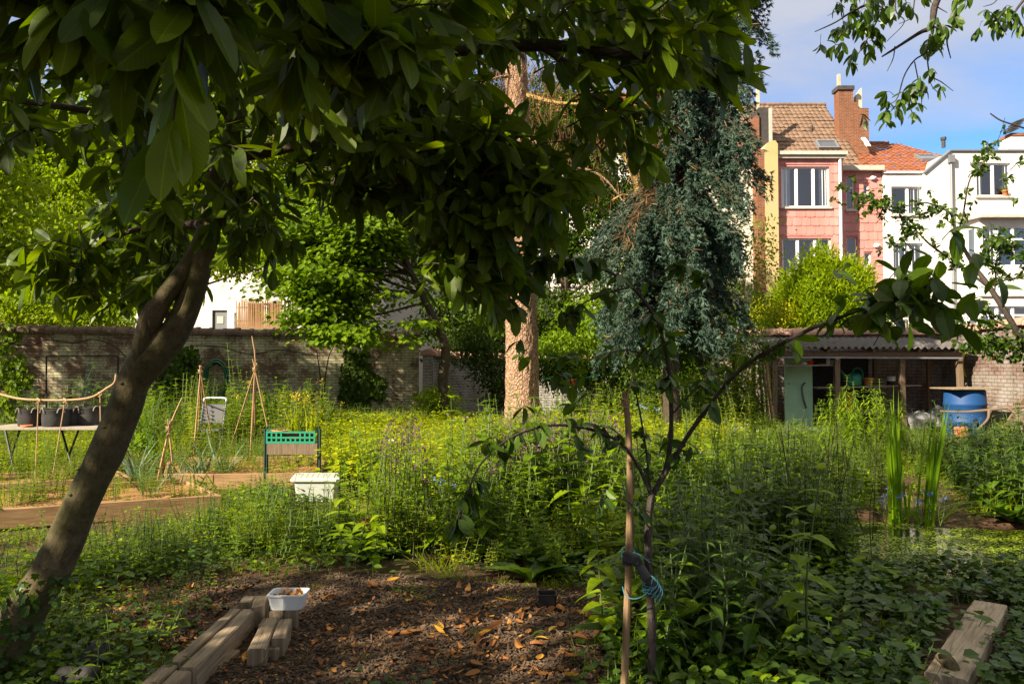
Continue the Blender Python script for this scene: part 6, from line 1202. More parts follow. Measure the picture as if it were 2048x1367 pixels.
for x, y, n_ in ((1060, 70, 4), (1120, 130, 5), (1150, 190, 5), (1010, 140, 3), (1250, 60, 4), (1290, 90, 3), (930, 215, 3), (935, 245, 2), (1110, 300, 2), (1040, 365, 2), (1490, 220, 4), (1530, 170, 4), (1560, 180, 3), (1400, 510, 4), (1430, 540, 2), (1445, 620, 2), (1245, 600, 4), (1280, 600, 3), (1255, 690, 3), (980, 10, 3), (1060, 0, 4), (1150, 40, 4), (1390, 0, 3), (1640, 10, 4), (1820, 25, 2), (1940, 60, 3), (1970, 100, 4), (1990, 150, 3), (2010, 40, 3), (1485, 485, 2), (1470, 260, 3), (1180, 120, 3)):
    for k in range(n_): spray(gl, C3(x, y) + RNG.normal(size=3) * (.04, .12, .035), RNG.normal(size=3), .06, 4, .088, .04, 0, T_OVAL, 1.3, .002, 1)
gl.build('leaves', [M['leaf_plum'], M['bark_plum']], ct)
# ================================================================ young plum, stake, tie
YF = 3.92; pt = thing('plum_tree', 'slender young plum tree with arching branches and small green fruit', 'tree', GP(1300, 1392)); g = G(); gl = G()
PB = [([(1303, 1400, 3.92), (1303, 1250, 3.92), (1296, 1120, 3.92), (1297, 1040, 3.92), (1303, 990, 3.92)], .022, .017), ([(1303, 992, 3.92), (1335, 940, 3.9), (1390, 850, 3.8), (1480, 740, 3.6), (1600, 668, 3.3), (1700, 627, 3.1), (1800, 596, 2.9), (1880, 560, 2.75)], .013, .005), ([(1303, 992, 3.92), (1330, 940, 3.95), (1341, 880, 3.95), (1342, 800, 3.9), (1335, 720, 3.85), (1312, 640, 3.75), (1262, 572, 3.6), (1185, 530, 3.5), (1110, 525, 3.4), (1050, 550, 3.3), (1000, 600, 3.25)], .014, .003), ([(1301, 985, 3.92), (1275, 930, 3.9), (1240, 885, 3.8), (1180, 858, 3.65), (1100, 850, 3.5), (1020, 876, 3.35), (960, 930, 3.2), (930, 1000, 3.1), (903, 1060, 3.0)], .009, .003), ([(1301, 985, 3.92), (1292, 900, 3.95), (1275, 800, 4.0), (1262, 760, 4.0)], .007, .003), ([(1342, 830, 3.9), (1400, 770, 3.9), (1450, 740, 4.0), (1500, 760, 4.0)], .005, .002), ([(1335, 720, 3.85), (1250, 700, 3.8), (1190, 720, 3.7)], .004, .002), ([(1262, 572, 3.6), (1340, 540, 3.6), (1420, 560, 3.6)], .004, .002), ([(1262, 572, 3.6), (1180, 600, 3.5), (1120, 640, 3.5)], .004, .002), ([(1303, 1060, 3.92), (1250, 1000, 3.7), (1160, 1000, 3.5)], .004, .002), ([(1480, 740, 3.6), (1540, 700, 3.5), (1560, 680, 3.4)], .004, .002)]
paths = []
for j, (pts, r0, r1) in enumerate(PB):
    gg = G(); paths.append(limb(gg, [W(*p) for p in pts], r0, r1, 9, 50, .1)); gg.build('trunk' if j == 0 else 'branch', M['bark_plum'], pt)
FR = []; dens = [0, 22, 38, 30, 8, 8, 6, 9, 9, 5, 5]
for j, q in enumerate(paths):
    for k in range(dens[j]):
        f = RNG.uniform(.15, 1.0)
        if j == 1 and f < .5 and RNG.random() < .75: continue
        if j == 2 and f < .35 and RNG.random() < .7: continue
        c = q[int(f * 49)]; n_ = RNG.integers(2, 5); spray(gl, c + RNG.normal(size=3) * .015, RNG.normal(size=3), .06, n_, .1 if j in (1, 2) else .08, .05 if j in (1, 2) else .042, 0, T_OVAL, .9, .0015, 1)
        if RNG.random() < .35: cc = c + np.r_[RNG.normal(size=2) * .02, -.035]; gf = G(); FR.append(gf); gf.lathe(cc - (0, 0, .014), [(.002, 0), (.011, .005), (.014, .014), (.011, .023), (.002, .028)], 8)
for k in range(34): c = W(1840, 590, 2.85) + RNG.normal(size=3) * (.11, .1, .07); spray(gl, c, RNG.normal(size=3) + (1, 0, .3), .08, 3, .105, .055, 0, T_OVAL, .6, .002, 1)
for k in range(12): c = W(1180, 760, 3.9) + RNG.normal(size=3) * (.22, .12, .12); spray(gl, c, RNG.normal(size=3), .08, 4, .09, .05, 0, T_OVAL, .6, .0015, 1)
gl.build('leaves', [M['leaf_plum'], M['bark_plum']], pt); M['green_fruit'] = leafmat('green_fruit', (.03, .06, .015), (.05, .09, .02), (.07, .11, .03), .1, .35)
for gf in FR: gf.build('fruit', M['green_fruit'], pt)
st = thing('stake', 'brown wooden stake beside the young plum tree', 'stake', GP(1252, 1395)); g = G(); q = smoothpath([W(1247, 1410, 3.9), W(1255, 1200, 3.9), W(1260, 1000, 3.92), W(1258, 880, 3.94), W(1250, 782, 3.95)], 40); g.tube(q, np.linspace(.0185, .0155, 40) * (1 + .05 * np.sin(np.arange(40) * .9)), 12, rough=.05, nscale=14); g.build('shaft', M['stake'], st)
g = G(); q2 = q[38]; g.tube(smoothpath([q2 + (0, -.02, -.03), W(1268, 740, 3.93), W(1282, 695, 3.9)], 8), .003, 5)
for k in range(5): a = np.linspace(0, 2 * pi, 12); g.tube(np.c_[q2[0] + .02 * np.cos(a), q2[1] + .022 * np.sin(a), q2[2] - .05 + .008 * k + .004 * np.cos(a * 2 + k)], .003, 4, caps=False)
g.build('twine', M['twine'], st)
g = G()
for (a, b_) in (((1246, 1112), (1272, 1118)), ((1272, 1118), (1290, 1150)), ((1290, 1150), (1318, 1180))):
    p, r_ = W(*a, 3.87), W(*b_, 3.86); g.beam(p, r_ + unit(r_ - p) * .015, .045, .035, (0, -1, 0), seg=6, jit=.004, seed=a[0])
c = W(1256, 1116, 3.9); a = np.linspace(0, 2 * pi, 17); R_ = [np.c_[c[0] + .027 * np.cos(a[:-1]), c[1] + .027 * np.sin(a[:-1]), np.full(16, c[2] + z)] for z in (-.028, .028)]; g.loft(np.array(R_), 0, .4)
one(g, 'tree_tie', M['rubber'], 'black rubber tie linking the stake and the plum trunk', 'tree tie', c)
g = G()
for c, r, zz in ((W(1256, 1100, 3.9), .033, 3), (W(1299, 1165, 3.88), .036, 5)):
    for k in range(zz): a = np.linspace(0, 2 * pi, 15); g.tube(np.c_[c[0] + r * np.cos(a), c[1] + r * np.sin(a), c[2] - .012 * k + .01 * np.sin(a + k)], .0018, 4, caps=False)
g.tube(smoothpath([W(1266, 1103, 3.86), W(1285, 1112, 3.84), W(1300, 1125, 3.86)], 9), .0026, 4); g.tube(smoothpath([W(1245, 1172, 3.87), W(1252, 1192, 3.85), W(1275, 1196, 3.84), W(1298, 1180, 3.85), W(1306, 1152, 3.85)], 18), .0028, 4)
for k in range(4): g.tube(smoothpath([W(1302, 1150, 3.84), W(1316 + 3 * k, 1165 + 5 * k, 3.82), W(1298 + 6 * k, 1188 + 6 * k, 3.83)], 9), .0024, 4)
one(g, 'twine', M['blue_twine'], 'frayed pale blue twine knotted around the tie on the plum trunk', 'twine', W(1300, 1160, 3.86))
# ================================================================ meadow plants
RNG = np.random.default_rng(8)
M['grass'] = leafmat('grass_blade', (.075, .1, .014), (.13, .165, .02), (.22, .22, .04), .4, .5)
M['grass_dry'] = leafmat('dry_grass', (.14, .12, .03), (.2, .18, .05), (.28, .24, .09), .3, .6)
M['leaf_herb'] = leafmat('herb_leaf', (.055, .09, .014), (.095, .145, .018), (.15, .2, .026), .38, .5)
M['leaf_herb_dark'] = leafmat('dark_herb_leaf', (.02, .042, .012), (.036, .07, .016), (.06, .1, .024), .34, .45, .4)
M['leaf_blue'] = leafmat('blue_green_leaf', (.06, .1, .07), (.09, .15, .1), (.13, .19, .13), .25, .5, k=(1, 1, 1))
M['petal_purple'] = leafmat('purple_petal', (.1, .04, .1), (.16, .06, .13), (.22, .1, .16), .3, tcol=(1.2, 1, 1.2), k=(1, 1, 1))
M['petal_blue'] = leafmat('blue_petal', (.1, .16, .55), (.14, .22, .65), (.2, .3, .7), .3, tcol=(1, 1.1, 1.2), k=(1, 1, 1))
M['petal_white'] = leafmat('white_petal', (.6, .55, .6), (.7, .65, .68), (.75, .72, .74), .3, tcol=(1.1, 1.1, 1.1), k=(1, 1, 1))
def p_grass(n, h, w, sp, bend=-.45, mat=0, up=2.2):
    g = G(); P = np.c_[RNG.normal(size=(n, 2)) * sp, np.zeros(n)]; g.leaves(T_BLADE, P, rdir(n, up), rdir(n), h * RNG.uniform(.5, 1.15, n), w * RNG.uniform(.7, 1.2, n), mat, bend=bend * RNG.uniform(.2, 1.4, n)); return g
def stemline(g, base, tip, r, mat=1, wob=.04):
    L = np.linalg.norm(tip - base); q = smoothpath([base, base + (tip - base) * .45 + RNG.normal(size=3) * wob * L * (1, 1, 0), tip], 7); g.tube(q, np.linspace(r, r * .5, 7), 4, mat, None, False); return q
def p_weed(h, nodes, ll, lw, tpl=T_LANCE, stems=1, sp=.05, droop=.35, top=None, bend=-.35, mat=0, opp=2, bare=.12, r=.004):
    g = G()
    for _ in range(stems):
        b_ = np.r_[RNG.normal(size=2) * sp, 0]; hh = h * RNG.uniform(.75, 1.1); tip = b_ + np.r_[RNG.normal(size=2) * .12 * hh, hh]; q = stemline(g, b_, tip, r)
        for k in range(nodes):
            f = bare + (1 - bare) * (k + 1) / nodes; i = min(5, int(f * 6)); c = q[i] + (q[i + 1] - q[i]) * (f * 6 - i); sz = (1 - .6 * f ** 2) * RNG.uniform(.8, 1.1); a0 = k * pi / 2 + RNG.normal() * .25 + _ * 1.1
            a = a0 + np.arange(opp) * 2 * pi / opp; A = np.c_[np.cos(a), np.sin(a), np.full(opp, .45 - droop * RNG.random() * 2 + .5 * f)]
            N = np.c_[-np.cos(a) * .4, -np.sin(a) * .4, np.ones(opp)]; g.leaves(tpl, np.repeat(c[None], opp, 0), A, N, ll * sz * RNG.uniform(.85, 1.1, opp), lw * sz, mat, np.full(opp, RNG.random()), bend)
        if top:
            m, s_, ht, tm = top; P = q[-1] + np.c_[RNG.normal(size=(m, 2)) * s_, -RNG.random(m) * ht]; g.leaves(T_DIA, P, rdir(m, .6), rdir(m), .018, .015, tm)
    return g
def p_low(n, h, ll, lw, sp, tpl=T_HEX, mat=0):
    g = G(); P = np.c_[RNG.normal(size=(n, 2)) * sp, np.zeros(n)]; H_ = h * RNG.uniform(.3, 1.1, n)
    a = RNG.random(n) * 2 * pi; A = np.c_[np.cos(a), np.sin(a), RNG.uniform(-.35, .35, n)]; g.leaves(tpl, P + np.c_[np.zeros((n, 2)), H_], A, rdir(n, 2.2), ll * RNG.uniform(.6, 1.15, n), lw * RNG.uniform(.6, 1.15, n), mat, bend=-.2)
    m = n // 3; g.leaves(T_BLADE, P[:m], rdir(m, 3), rdir(m), H_[:m], .004, 1); return g
def p_broad(n, ll, lw, mat=0, up=.9):
    g = G(); a = np.arange(n) * 2.4 + RNG.normal(size=n) * .3; A = np.c_[np.cos(a), np.sin(a), up * RNG.uniform(.4, 1.5, n)]; N = np.c_[-np.cos(a) * .6, -np.sin(a) * .6, np.ones(n)]; g.leaves(T_OVAL, np.c_[np.cos(a) * .02, np.sin(a) * .02, np.zeros(n)], A, N, ll * RNG.uniform(.6, 1.1, n), lw * RNG.uniform(.7, 1.1, n), mat, bend=-.55); return g
MM = [M['leaf_herb'], M['stem'], M['grass'], M['grass_dry'], M['leaf_herb_dark'], M['petal_purple'], M['petal_blue'], M['petal_yellow'], M['petal_white'], M['leaf_bright']]
def V_(f, n): return [f() for _ in range(n)]
PROT = {
 'grass': V_(lambda: p_grass(26, .42, .007, .05, mat=2), 5), 'fine': V_(lambda: p_grass(40, .3, .0045, .07, mat=2), 4), 'dry': V_(lambda: p_grass(18, .5, .005, .06, mat=3), 4), 'short': V_(lambda: p_grass(34, .13, .006, .08, mat=2, up=1.2), 4),
 'weed': V_(lambda: p_weed(.45, 7, .075, .034, T_LANCE, 4, .08, mat=0), 5), 'weedd': V_(lambda: p_weed(.42, 6, .085, .042, T_HEART, 3, .08, mat=4), 4), 'thin': V_(lambda: p_weed(.8, 12, .07, .028, T_LANCE, 4, .08, .1, mat=0, opp=3), 5),
 'bright': V_(lambda: p_weed(.36, 7, .05, .03, T_HEX, 6, .1, mat=9), 5), 'low': V_(lambda: p_low(34, .16, .055, .045, .13, mat=0), 5), 'lowd': V_(lambda: p_low(30, .13, .06, .05, .13, mat=4), 4), 'mat': V_(lambda: p_low(46, .34, .065, .055, .17, mat=9), 5), 'lowb': V_(lambda: p_low(40, .22, .045, .035, .15, mat=9), 4),
 'leafy': V_(lambda: p_weed(.55, 9, .12, .062, T_HEART, 4, .1, .5, mat=0), 5), 'leafyd': V_(lambda: p_weed(.62, 9, .13, .066, T_HEART, 4, .1, .6, mat=4), 4), 'mint': V_(lambda: p_weed(.5, 10, .075, .042, T_HEX, 7, .12, .3, mat=0), 4),
 'broad': V_(lambda: p_broad(9, .26, .1, 0), 4), 'broadd': V_(lambda: p_broad(10, .3, .11, 4), 3),
 'sage': V_(lambda: p_weed(.72, 9, .06, .022, T_LANCE, 7, .1, .2, (12, .02, .14, 5), mat=0), 4), 'fblue': V_(lambda: p_weed(.5, 6, .05, .014, T_LANCE, 4, .07, .2, (9, .02, .03, 6), mat=0), 3), 'fyel': V_(lambda: p_weed(.4, 6, .04, .02, T_LANCE, 4, .08, .2, (8, .03, .05, 7), mat=0), 3), 'fwhite': V_(lambda: p_weed(.42, 5, .04, .018, T_LANCE, 3, .08, .2, (8, .02, .015, 8), mat=0), 2)}
PROT = {k: [p.arrays() for p in v] for k, v in PROT.items()}
EXC = [gpoly(q) for q in ([(-80, 1068), (450, 1032), (362, 985), (-80, 1012)], [(-80, 1004), (262, 986), (228, 962), (-80, 974)], [(325, 980), (648, 978), (655, 934), (335, 938)], [(540, 1070), (720, 1070), (690, 980), (575, 980)], [(1000, 888), (1092, 888), (1085, 866), (1008, 866)], [(1540, 880), (1930, 880), (1920, 858), (1550, 858)], [(1855, 905), (1990, 905), (1990, 868), (1860, 868)])]
EXC += [MULCH, MULCH2]
TIMB = gpoly([(290, 1400), (420, 1400), (500, 1345), (590, 1330), (625, 1215), (600, 1180), (480, 1175), (430, 1215), (280, 1350)])
PLANK = gpoly([(1800, 1420), (1960, 1420), (2040, 1230), (1960, 1200), (1900, 1215)])
def free(P, low=False):
    k = pond_r(P[:, 0], P[:, 1]) > 1.03
    for e in EXC: k &= ~poly_in(P, e)
    k &= ~poly_in(P, TIMB); k &= ~poly_in(P, PLANK); return k
GM = {'near': G(), 'mid': G(), 'lit': G()}
def sow(dst, poly, dens, mix, sc=(.8, 1.2), clump=.0, cf=1.2, tilt=.12):
    w = np.array(gpoly(poly)); lo, hi = w.min(0), w.max(0); n = int(np.prod(hi - lo) * dens); P = lo + RNG.random((n, 2)) * (hi - lo); P = P[poly_in(P, w)]; P = P[free(P)]
    if clump: P = P[vnoise(P * cf, 7) > clump]
    names = list(mix); pr = np.array([mix[k] for k in names], float); pr /= pr.sum(); reg = vnoise(P * .9, 13)[:, None] * 1.5; cum = np.cumsum(pr); u = (RNG.random(len(P)) * .6 + (vnoise(P * 1.7, 3) * 1.5 - .25) * .4).clip(0, .999); t = np.searchsorted(cum, u)
    for i, nm in enumerate(names):
        q = P[t == i]
        for j, pa in enumerate(PROT[nm]):
            qq = q[j::len(PROT[nm])]; m = len(qq)
            if m: GM[dst].merge(pa, np.c_[qq, ground_h(qq[:, 0], qq[:, 1])], RNG.random(m) * 2 * pi, RNG.uniform(*sc, m) * (.5 + 1.0 * vnoise(qq * .9, 21)), RNG.normal(size=(m, 2)) * tilt, RNG.normal(size=m) * .16)
# whole floor
sow('mid', [(-300, 1120), (2400, 1120), (2100, 858), (-60, 858)], 9, {'short': 3, 'low': 2, 'fine': 1.5, 'lowd': 1})
sow('near', [(-200, 1420), (2300, 1420), (2300, 1120), (-200, 1120)], 12, {'short': 2, 'lowd': 3, 'low': 1})
sow('near', [(2060, 1400), (2060, 940), (2700, 940), (3100, 1400)], 10, {'short': 2, 'lowd': 3, 'low': 1, 'leafyd': .6})
# A the sunlit glade
sow('lit', [(640, 856), (1000, 860), (1480, 866), (1500, 960), (1000, 965), (880, 1015), (690, 985)], 38, {'bright': 4, 'mat': 5, 'lowb': 2, 'fine': 1.2, 'grass': .6, 'weed': 1.0, 'leafy': .5, 'fyel': .05, 'fwhite': .25}, (.8, 1.2))
sow('lit', [(690, 985), (880, 1015), (1000, 965), (1240, 960), (1240, 905), (700, 905)], 16, {'bright': 3, 'mat': 2, 'leafy': 1.2}, (1.1, 1.6))
sow('lit', [(850, 930), (1000, 900), (1500, 900), (1500, 980), (860, 1010)], 12, {'grass': 3, 'dry': 2, 'thin': 1.5, 'fblue': .5}, (.8, 1.3))
# B low herbs by the beds
sow('near', [(120, 1072), (430, 1048), (560, 1010), (700, 1010), (730, 1080), (650, 1160), (560, 1172), (240, 1172), (110, 1180)], 42, {'low': 3, 'weed': 2, 'lowd': 1.5, 'weedd': 1.2, 'short': 2, 'lowb': 1}, (.6, 1.0))
sow('near', [(440, 1010), (580, 985), (700, 1005), (720, 1040), (470, 1060)], 30, {'lowd': 3, 'low': 2}, (.7, 1.1))
sow('near', [(430, 1040), (660, 1030), (640, 1110), (480, 1120)], 40, {'short': 3, 'fine': 2}, (.8, 1.1))
sow('near', [(-120, 1080), (130, 1068), (120, 1230), (-120, 1280)], 26, {'weedd': 2, 'low': 2, 'short': 2, 'weed': 1}, (.6, 1.0))
# C tall middle
sow('mid', [(790, 1010), (880, 985), (1260, 960), (1260, 1100), (1160, 1150), (900, 1140), (740, 1100), (700, 1030)], 17, {'grass': 1, 'sage': 1.6, 'weed': 1.6, 'mint': 2.2, 'leafy': 1.6, 'bright': 3.5, 'lowb': 1, 'thin': .8, 'fine': 1.2, 'dry': .3, 'fblue': .4, 'fwhite': .3}, (.8, 1.15))
sow('mid', [(760, 1090), (860, 990), (1000, 950), (1250, 950), (1250, 1110), (900, 1140)], 6, {'leafy': 3, 'mint': 3, 'bright': 1}, (1.2, 1.9), .5, 1.6)
sow('mid', [(1280, 1000), (1700, 960), (1720, 1060), (1560, 1110), (1300, 1080)], 5, {'leafy': 3, 'mint': 3}, (1.1, 1.7), .5, 1.6)
sow('mid', [(960, 960), (1240, 950), (1240, 1050), (980, 1060)], 9, {'sage': 5, 'fyel': 1}, (.95, 1.2))
sow('mid', [(700, 1010), (900, 1010), (900, 1150), (700, 1150)], 7, {'fblue': 1.5, 'broad': 2, 'leafy': 2, 'bright': 2, 'thin': 1}, (.8, 1.2))
# D right of the young plum, leafy
sow('near', [(1290, 1080), (1500, 1040), (1580, 1180), (1500, 1340), (1290, 1400)], 16, {'leafyd': 4, 'weedd': 2, 'leafy': 1.5, 'broadd': .6, 'mint': 1.5, 'grass': .4}, (.85, 1.3))
# E thin tall herbs
sow('mid', [(1260, 960), (1700, 905), (1760, 980), (1700, 1080), (1560, 1120), (1300, 1060)], 17, {'thin': 1.6, 'grass': .8, 'weed': 1.4, 'mint': 3, 'leafy': 3, 'leafyd': 2, 'fine': .8, 'fyel': .5, 'fblue': .2}, (.85, 1.3))
sow('mid', [(1480, 872), (2090, 885), (2090, 950), (1750, 960), (1500, 930)], 20, {'grass': 1.2, 'fine': 1.2, 'weed': 2, 'mint': 3, 'leafy': 2}, (.7, 1.1))
sow('mid', [(1890, 940), (2120, 930), (2120, 1045), (1990, 1045)], 18, {'leafyd': 3, 'broadd': 1.2, 'leafy': 1.4}, (1.0, 1.4))
sow('near', [(1690, 1110), (2080, 1112), (2080, 1150), (1700, 1170)], 26, {'short': 3, 'fine': 1, 'low': 1}, (.4, .65))
sow('near', [(1540, 1060), (1740, 1060), (1740, 1150), (1540, 1160)], 22, {'thin': 1, 'leafyd': 2, 'mint': 1, 'fine': 1}, (.8, 1.2))
# I bottom left
sow('near', [(-40, 1400), (60, 1280), (230, 1255), (350, 1285), (300, 1400)], 60, {'low': 2, 'lowd': 2, 'weed': .8, 'short': 1, 'lowb': 1}, (.45, .8))
for _ in (0, 1): _e = EXC.pop()
sow('near', [(80, 1170), (430, 1160), (560, 1180), (430, 1210), (330, 1290), (90, 1300)], 52, {'low': 3, 'short': 2, 'weed': 1, 'lowd': 1, 'lowb': 1, 'fine': 1}, (.4, .75), .42, 2.2)
sow('near', [(520, 1180), (1200, 1180), (1230, 1400), (360, 1400), (420, 1330)], 3.5, {'low': 1, 'short': 1.5, 'fine': .4}, (.25, .5))
EXC += [MULCH, MULCH2]
_e = EXC.pop(3); sow('near', [(540, 1070), (720, 1070), (700, 1006), (565, 1006)], 46, {'lowd': 2, 'short': 3, 'low': 2}, (.4, .7)); EXC.insert(3, _e)
# J fringe
sow('near', [(540, 1175), (860, 1150), (1150, 1165), (1210, 1215), (1160, 1205), (1000, 1190), (860, 1172), (700, 1172), (560, 1190)], 40, {'low': 2, 'short': 1.5, 'lowd': 1}, (.5, .85))
# K behind planter and under the wall
sow('lit', [(225, 905), (640, 905), (640, 852), (200, 855)], 20, {'weed': 2, 'thin': 1, 'grass': 1, 'bright': 3, 'leafy': 3}, (1.0, 1.9))
sow('lit', [(330, 940), (650, 936), (650, 905), (330, 905)], 18, {'grass': 2, 'bright': 2, 'weed': 2}, (.8, 1.3))
sow('lit', [(640, 880), (860, 866), (860, 852), (640, 852)], 22, {'bright': 2, 'weed': 2}, (.9, 1.3))
sow('mid', [(-60, 965), (230, 955), (230, 870), (-60, 870)], 22, {'weed': 2, 'short': 2, 'lowb': 2, 'bright': 1}, (.7, 1.1))
sow('lit', [(1120, 864), (1520, 874), (1520, 850), (1120, 850)], 22, {'leafy': 3, 'bright': 3, 'thin': 1}, (1.2, 2.2))
# in the beds
for q, c in ((B1, 'near'), (B2, 'near'), (B3, 'lit')):
    n = 70; s_, r_ = RNG.random((n, 1)) * .9 + .05, RNG.random((n, 1)) * .8 + .1; P = (1 - s_) * ((1 - r_) * q[0] + r_ * q[3]) + s_ * ((1 - r_) * q[1] + r_ * q[2])
    for j, nm in enumerate(('fine', 'weed', 'low', 'bright', 'thin')):
        pa = PROT[nm][0]; k = slice(j, n if c == 'lit' else n * (2 if j < 2 else 3) // 4, 5); m = len(P[k]); GM[c].merge(pa, P[k, :3] + (0, 0, .13), RNG.random(m) * 6, RNG.uniform(.5, .9, m))
for nm, lab in (('near', 'low green weeds and herbs covering the shaded foreground'), ('mid', 'tall grasses, sage and weeds of the middle meadow'), ('lit', 'yellow green meadow herbs in the sunlit glade')):
    tag(GM[nm].build({'near': 'ground_cover', 'mid': 'meadow', 'lit': 'meadow'}[nm], MM), lab, 'meadow' if nm != 'near' else 'ground cover', None, 'stuff')
# ---------------------------------------------------------------- ivy carpet, duckweed, chips
w = np.array(gpoly([(1200, 1420), (1230, 1290), (1330, 1240), (1480, 1170), (1600, 1130), (1760, 1140), (2100, 1165), (2250, 1420)])); lo, hi = w.min(0), w.max(0); n = 15000; P = lo + RNG.random((n, 2)) * (hi - lo); k = poly_in(P, w) & ~poly_in(P, PLANK) & (vnoise(P * 2.2, 3) > .27); P = P[k]; n = len(P)
g = G(); z = ground_h(P[:, 0], P[:, 1]) + RNG.uniform(.01, .11, n) * (.5 + vnoise(P * 3, 4)); a = RNG.random(n) * 2 * pi; g.leaves(T_IVY, np.c_[P, z], np.c_[np.cos(a), np.sin(a), RNG.uniform(-.5, .2, n)], rdir(n, 1.6), RNG.uniform(.03, .075, n), RNG.uniform(.03, .075, n), 0, bend=-.2)
for k in range(420):
    c = P[RNG.integers(n)]; a = RNG.random() * 6.3; L = RNG.uniform(.15, .5); b_ = ground_h(c[:1], c[1:])[0]; g.tube(smoothpath([(*c, b_ + .02), (c[0] + cos(a) * L * .5, c[1] + sin(a) * L * .5, b_ + .05), (c[0] + cos(a + .4) * L, c[1] + sin(a + .4) * L, b_ + .02)], 5), .003, 4, 1)
tag(g.build('ivy_carpet', [M['leaf_ivy'], M['stem_dark']]), 'dark ivy carpet covering the ground at the bottom right', 'ivy', None, 'stuff')
for c, pl_ in (((1958, 1290), .02), ((1900, 1330), .02)):
    pass
M['duckweed'] = leafmat('duckweed', (.14, .19, .07), (.21, .26, .1), (.28, .33, .14), .2, .35, .5)
n = 26000; P = PC + RNG.uniform(-1.15, 1.15, (n, 2)) * PR * 1.15; rr = pond_r(P[:, 0], P[:, 1]); f = vnoise(P * 1.6, 2) * .6 + vnoise(P * 5, 4) * .4; k = (rr < 1.05) & (f > .27); P = P[k]; n = len(P); g = G(); a = RNG.random(n) * 6.3
g.leaves(T_HEX, np.c_[P, np.full(n, -.071) + RNG.random(n) * .004], np.c_[np.cos(a), np.sin(a), RNG.normal(size=n) * .06], rdir(n, 8), RNG.uniform(.012, .03, n), RNG.uniform(.012, .026, n), 0); tag(g.build('duckweed', M['duckweed']), 'pale green duckweed floating on the dark pond', 'duckweed', None, 'stuff')
# wood chips
M['chip'] = noisy('wood_chip', (.03, .019, .012), (.085, .055, .034), 8, .9, .4, c3=(.18, .125, .08))
pts = []
for mp_ in (MULCH, MULCH2): w = np.array(mp_); lo, hi = w.min(0), w.max(0); q = lo + RNG.random((26000, 2)) * (hi - lo); pts.append(q[poly_in(q, mp_)][:13000])
P = np.concatenate(pts); P = P[~poly_in(P, TIMB) | (RNG.random(len(P)) < .4)]; n = len(P); g = G()
bx_ = np.array([(-.5, 0, -.5), (.5, 0, -.4), (.35, 1, -.5), (-.4, 1, -.45), (-.4, .05, .5), (.45, 0, .45), (.3, .95, .5), (-.35, 1, .4)]); T_CHIP = (bx_ * (1, 1, .45), [[(4, 5, 6, 7), (0, 1, 5, 4), (1, 2, 6, 5), (2, 3, 7, 6), (3, 0, 4, 7)]])
g.leaves(T_CHIP, np.c_[P, ground_h(P[:, 0], P[:, 1]) + .014 + RNG.random(n) * .016], rdir(n) * (1, 1, .3), rdir(n, 2), RNG.uniform(.012, .05, n), RNG.uniform(.006, .016, n), 0); tag(g.build('wood_chips', M['chip']), 'brown wood chips strewn over the foreground path', 'wood chips', None, 'stuff')
# small crumbs of leaf litter
n = 1500; q = np.concatenate([polysample([(380, 1180), (1200, 1180), (1230, 1400), (360, 1400)], 1000), polysample([(100, 1170), (480, 1160), (400, 1300), (120, 1300)], 500)]); P = np.array([GP(*c) for c in q]); g = G(); g.leaves(T_HEX, P + np.c_[np.zeros((n, 2)), .025 + RNG.random(n) * .02 + ground_h(P[:, 0], P[:, 1])], rdir(n) * (1, 1, .2), rdir(n, 2), RNG.uniform(.012, .04, n), RNG.uniform(.01, .025, n), 0, bend=.3); tag(g.build('leaf_litter', M['leaf_dry']), 'small crumbs of dry leaf on the wood chips', 'leaf litter', None, 'stuff')
# fallen leaves, one by one
def leafproto(mat, bend, fold, ll, lw):
    V, f = _tpl([(.1, .34), (.28, .8), (.52, 1.0), (.76, .82), (.92, .42)], fold); V = V.copy(); V[:, 0] += .06 * np.sin(V[:, 1] * 5); V = V * (lw, ll, lw); V[:, 2] += bend * ll * ((V[:, 1] / ll) - .45) ** 2 + .006
    me_uv = np.c_[V[:, 0] / lw + .5, V[:, 1] / ll]; g = G(); g.add(V, f, me_uv, 0, RNG.random()); q = smoothpath([(0, -.03, .012), (0, 0, .008), (0, .01, .008)], 4); g.tube(q, .0018, 4, 0, .2)
    o = g.build('fallen_leaf', mat); bpy.data.objects.remove(o); return bpy.data.meshes[-1] if False else o_me[0]
def leafmesh(mat, bend, fold, ll, lw):
    V, f = _tpl([(.1, .34), (.28, .8), (.52, 1.0), (.76, .82), (.92, .42)], fold); V = V.copy(); V[:, 0] += .08 * np.sin(V[:, 1] * 4 + bend * 9); V = V * (lw, ll, lw); V[:, 2] += bend * ll * ((V[:, 1] / ll) - .45) ** 2 + .006
    g = G(); g.add(V, f, np.c_[V[:, 0] / lw + .5, V[:, 1] / ll], 0, RNG.random()); g.tube(smoothpath([(0, -.03, .012), (0, 0, .008), (0, .01, .008)], 4), .0018, 4, 0, .2); o = g.build('fallen_leaf', mat); me = o.data; bpy.data.objects.remove(o); return me
LV = [leafmesh(M['leaf_dry'], .5, .25, .12, .055), leafmesh(M['leaf_dry'], .9, -.2, .11, .05), leafmesh(M['leaf_dry'], -.4, .35, .13, .05), leafmesh(M['leaf_dry'], .3, .12, .1, .06), leafmesh(M['leaf_dry_yellow'], .4, .2, .125, .05), leafmesh(M['leaf_dry_yellow'], -.3, .15, .11, .055)]
LP = [((1022, 1215), 4), ((772, 1178), 4), ((878, 1258), 4), ((432, 1225), 4), ((1050, 1232), 3), ((890, 1282), 4), ((975, 1272), 0), ((805, 1300), 0), ((1115, 1222), 2), ((1260, 1300), 3), ((600, 1250), 4), ((640, 1335), 2), ((500, 1310), 4)]
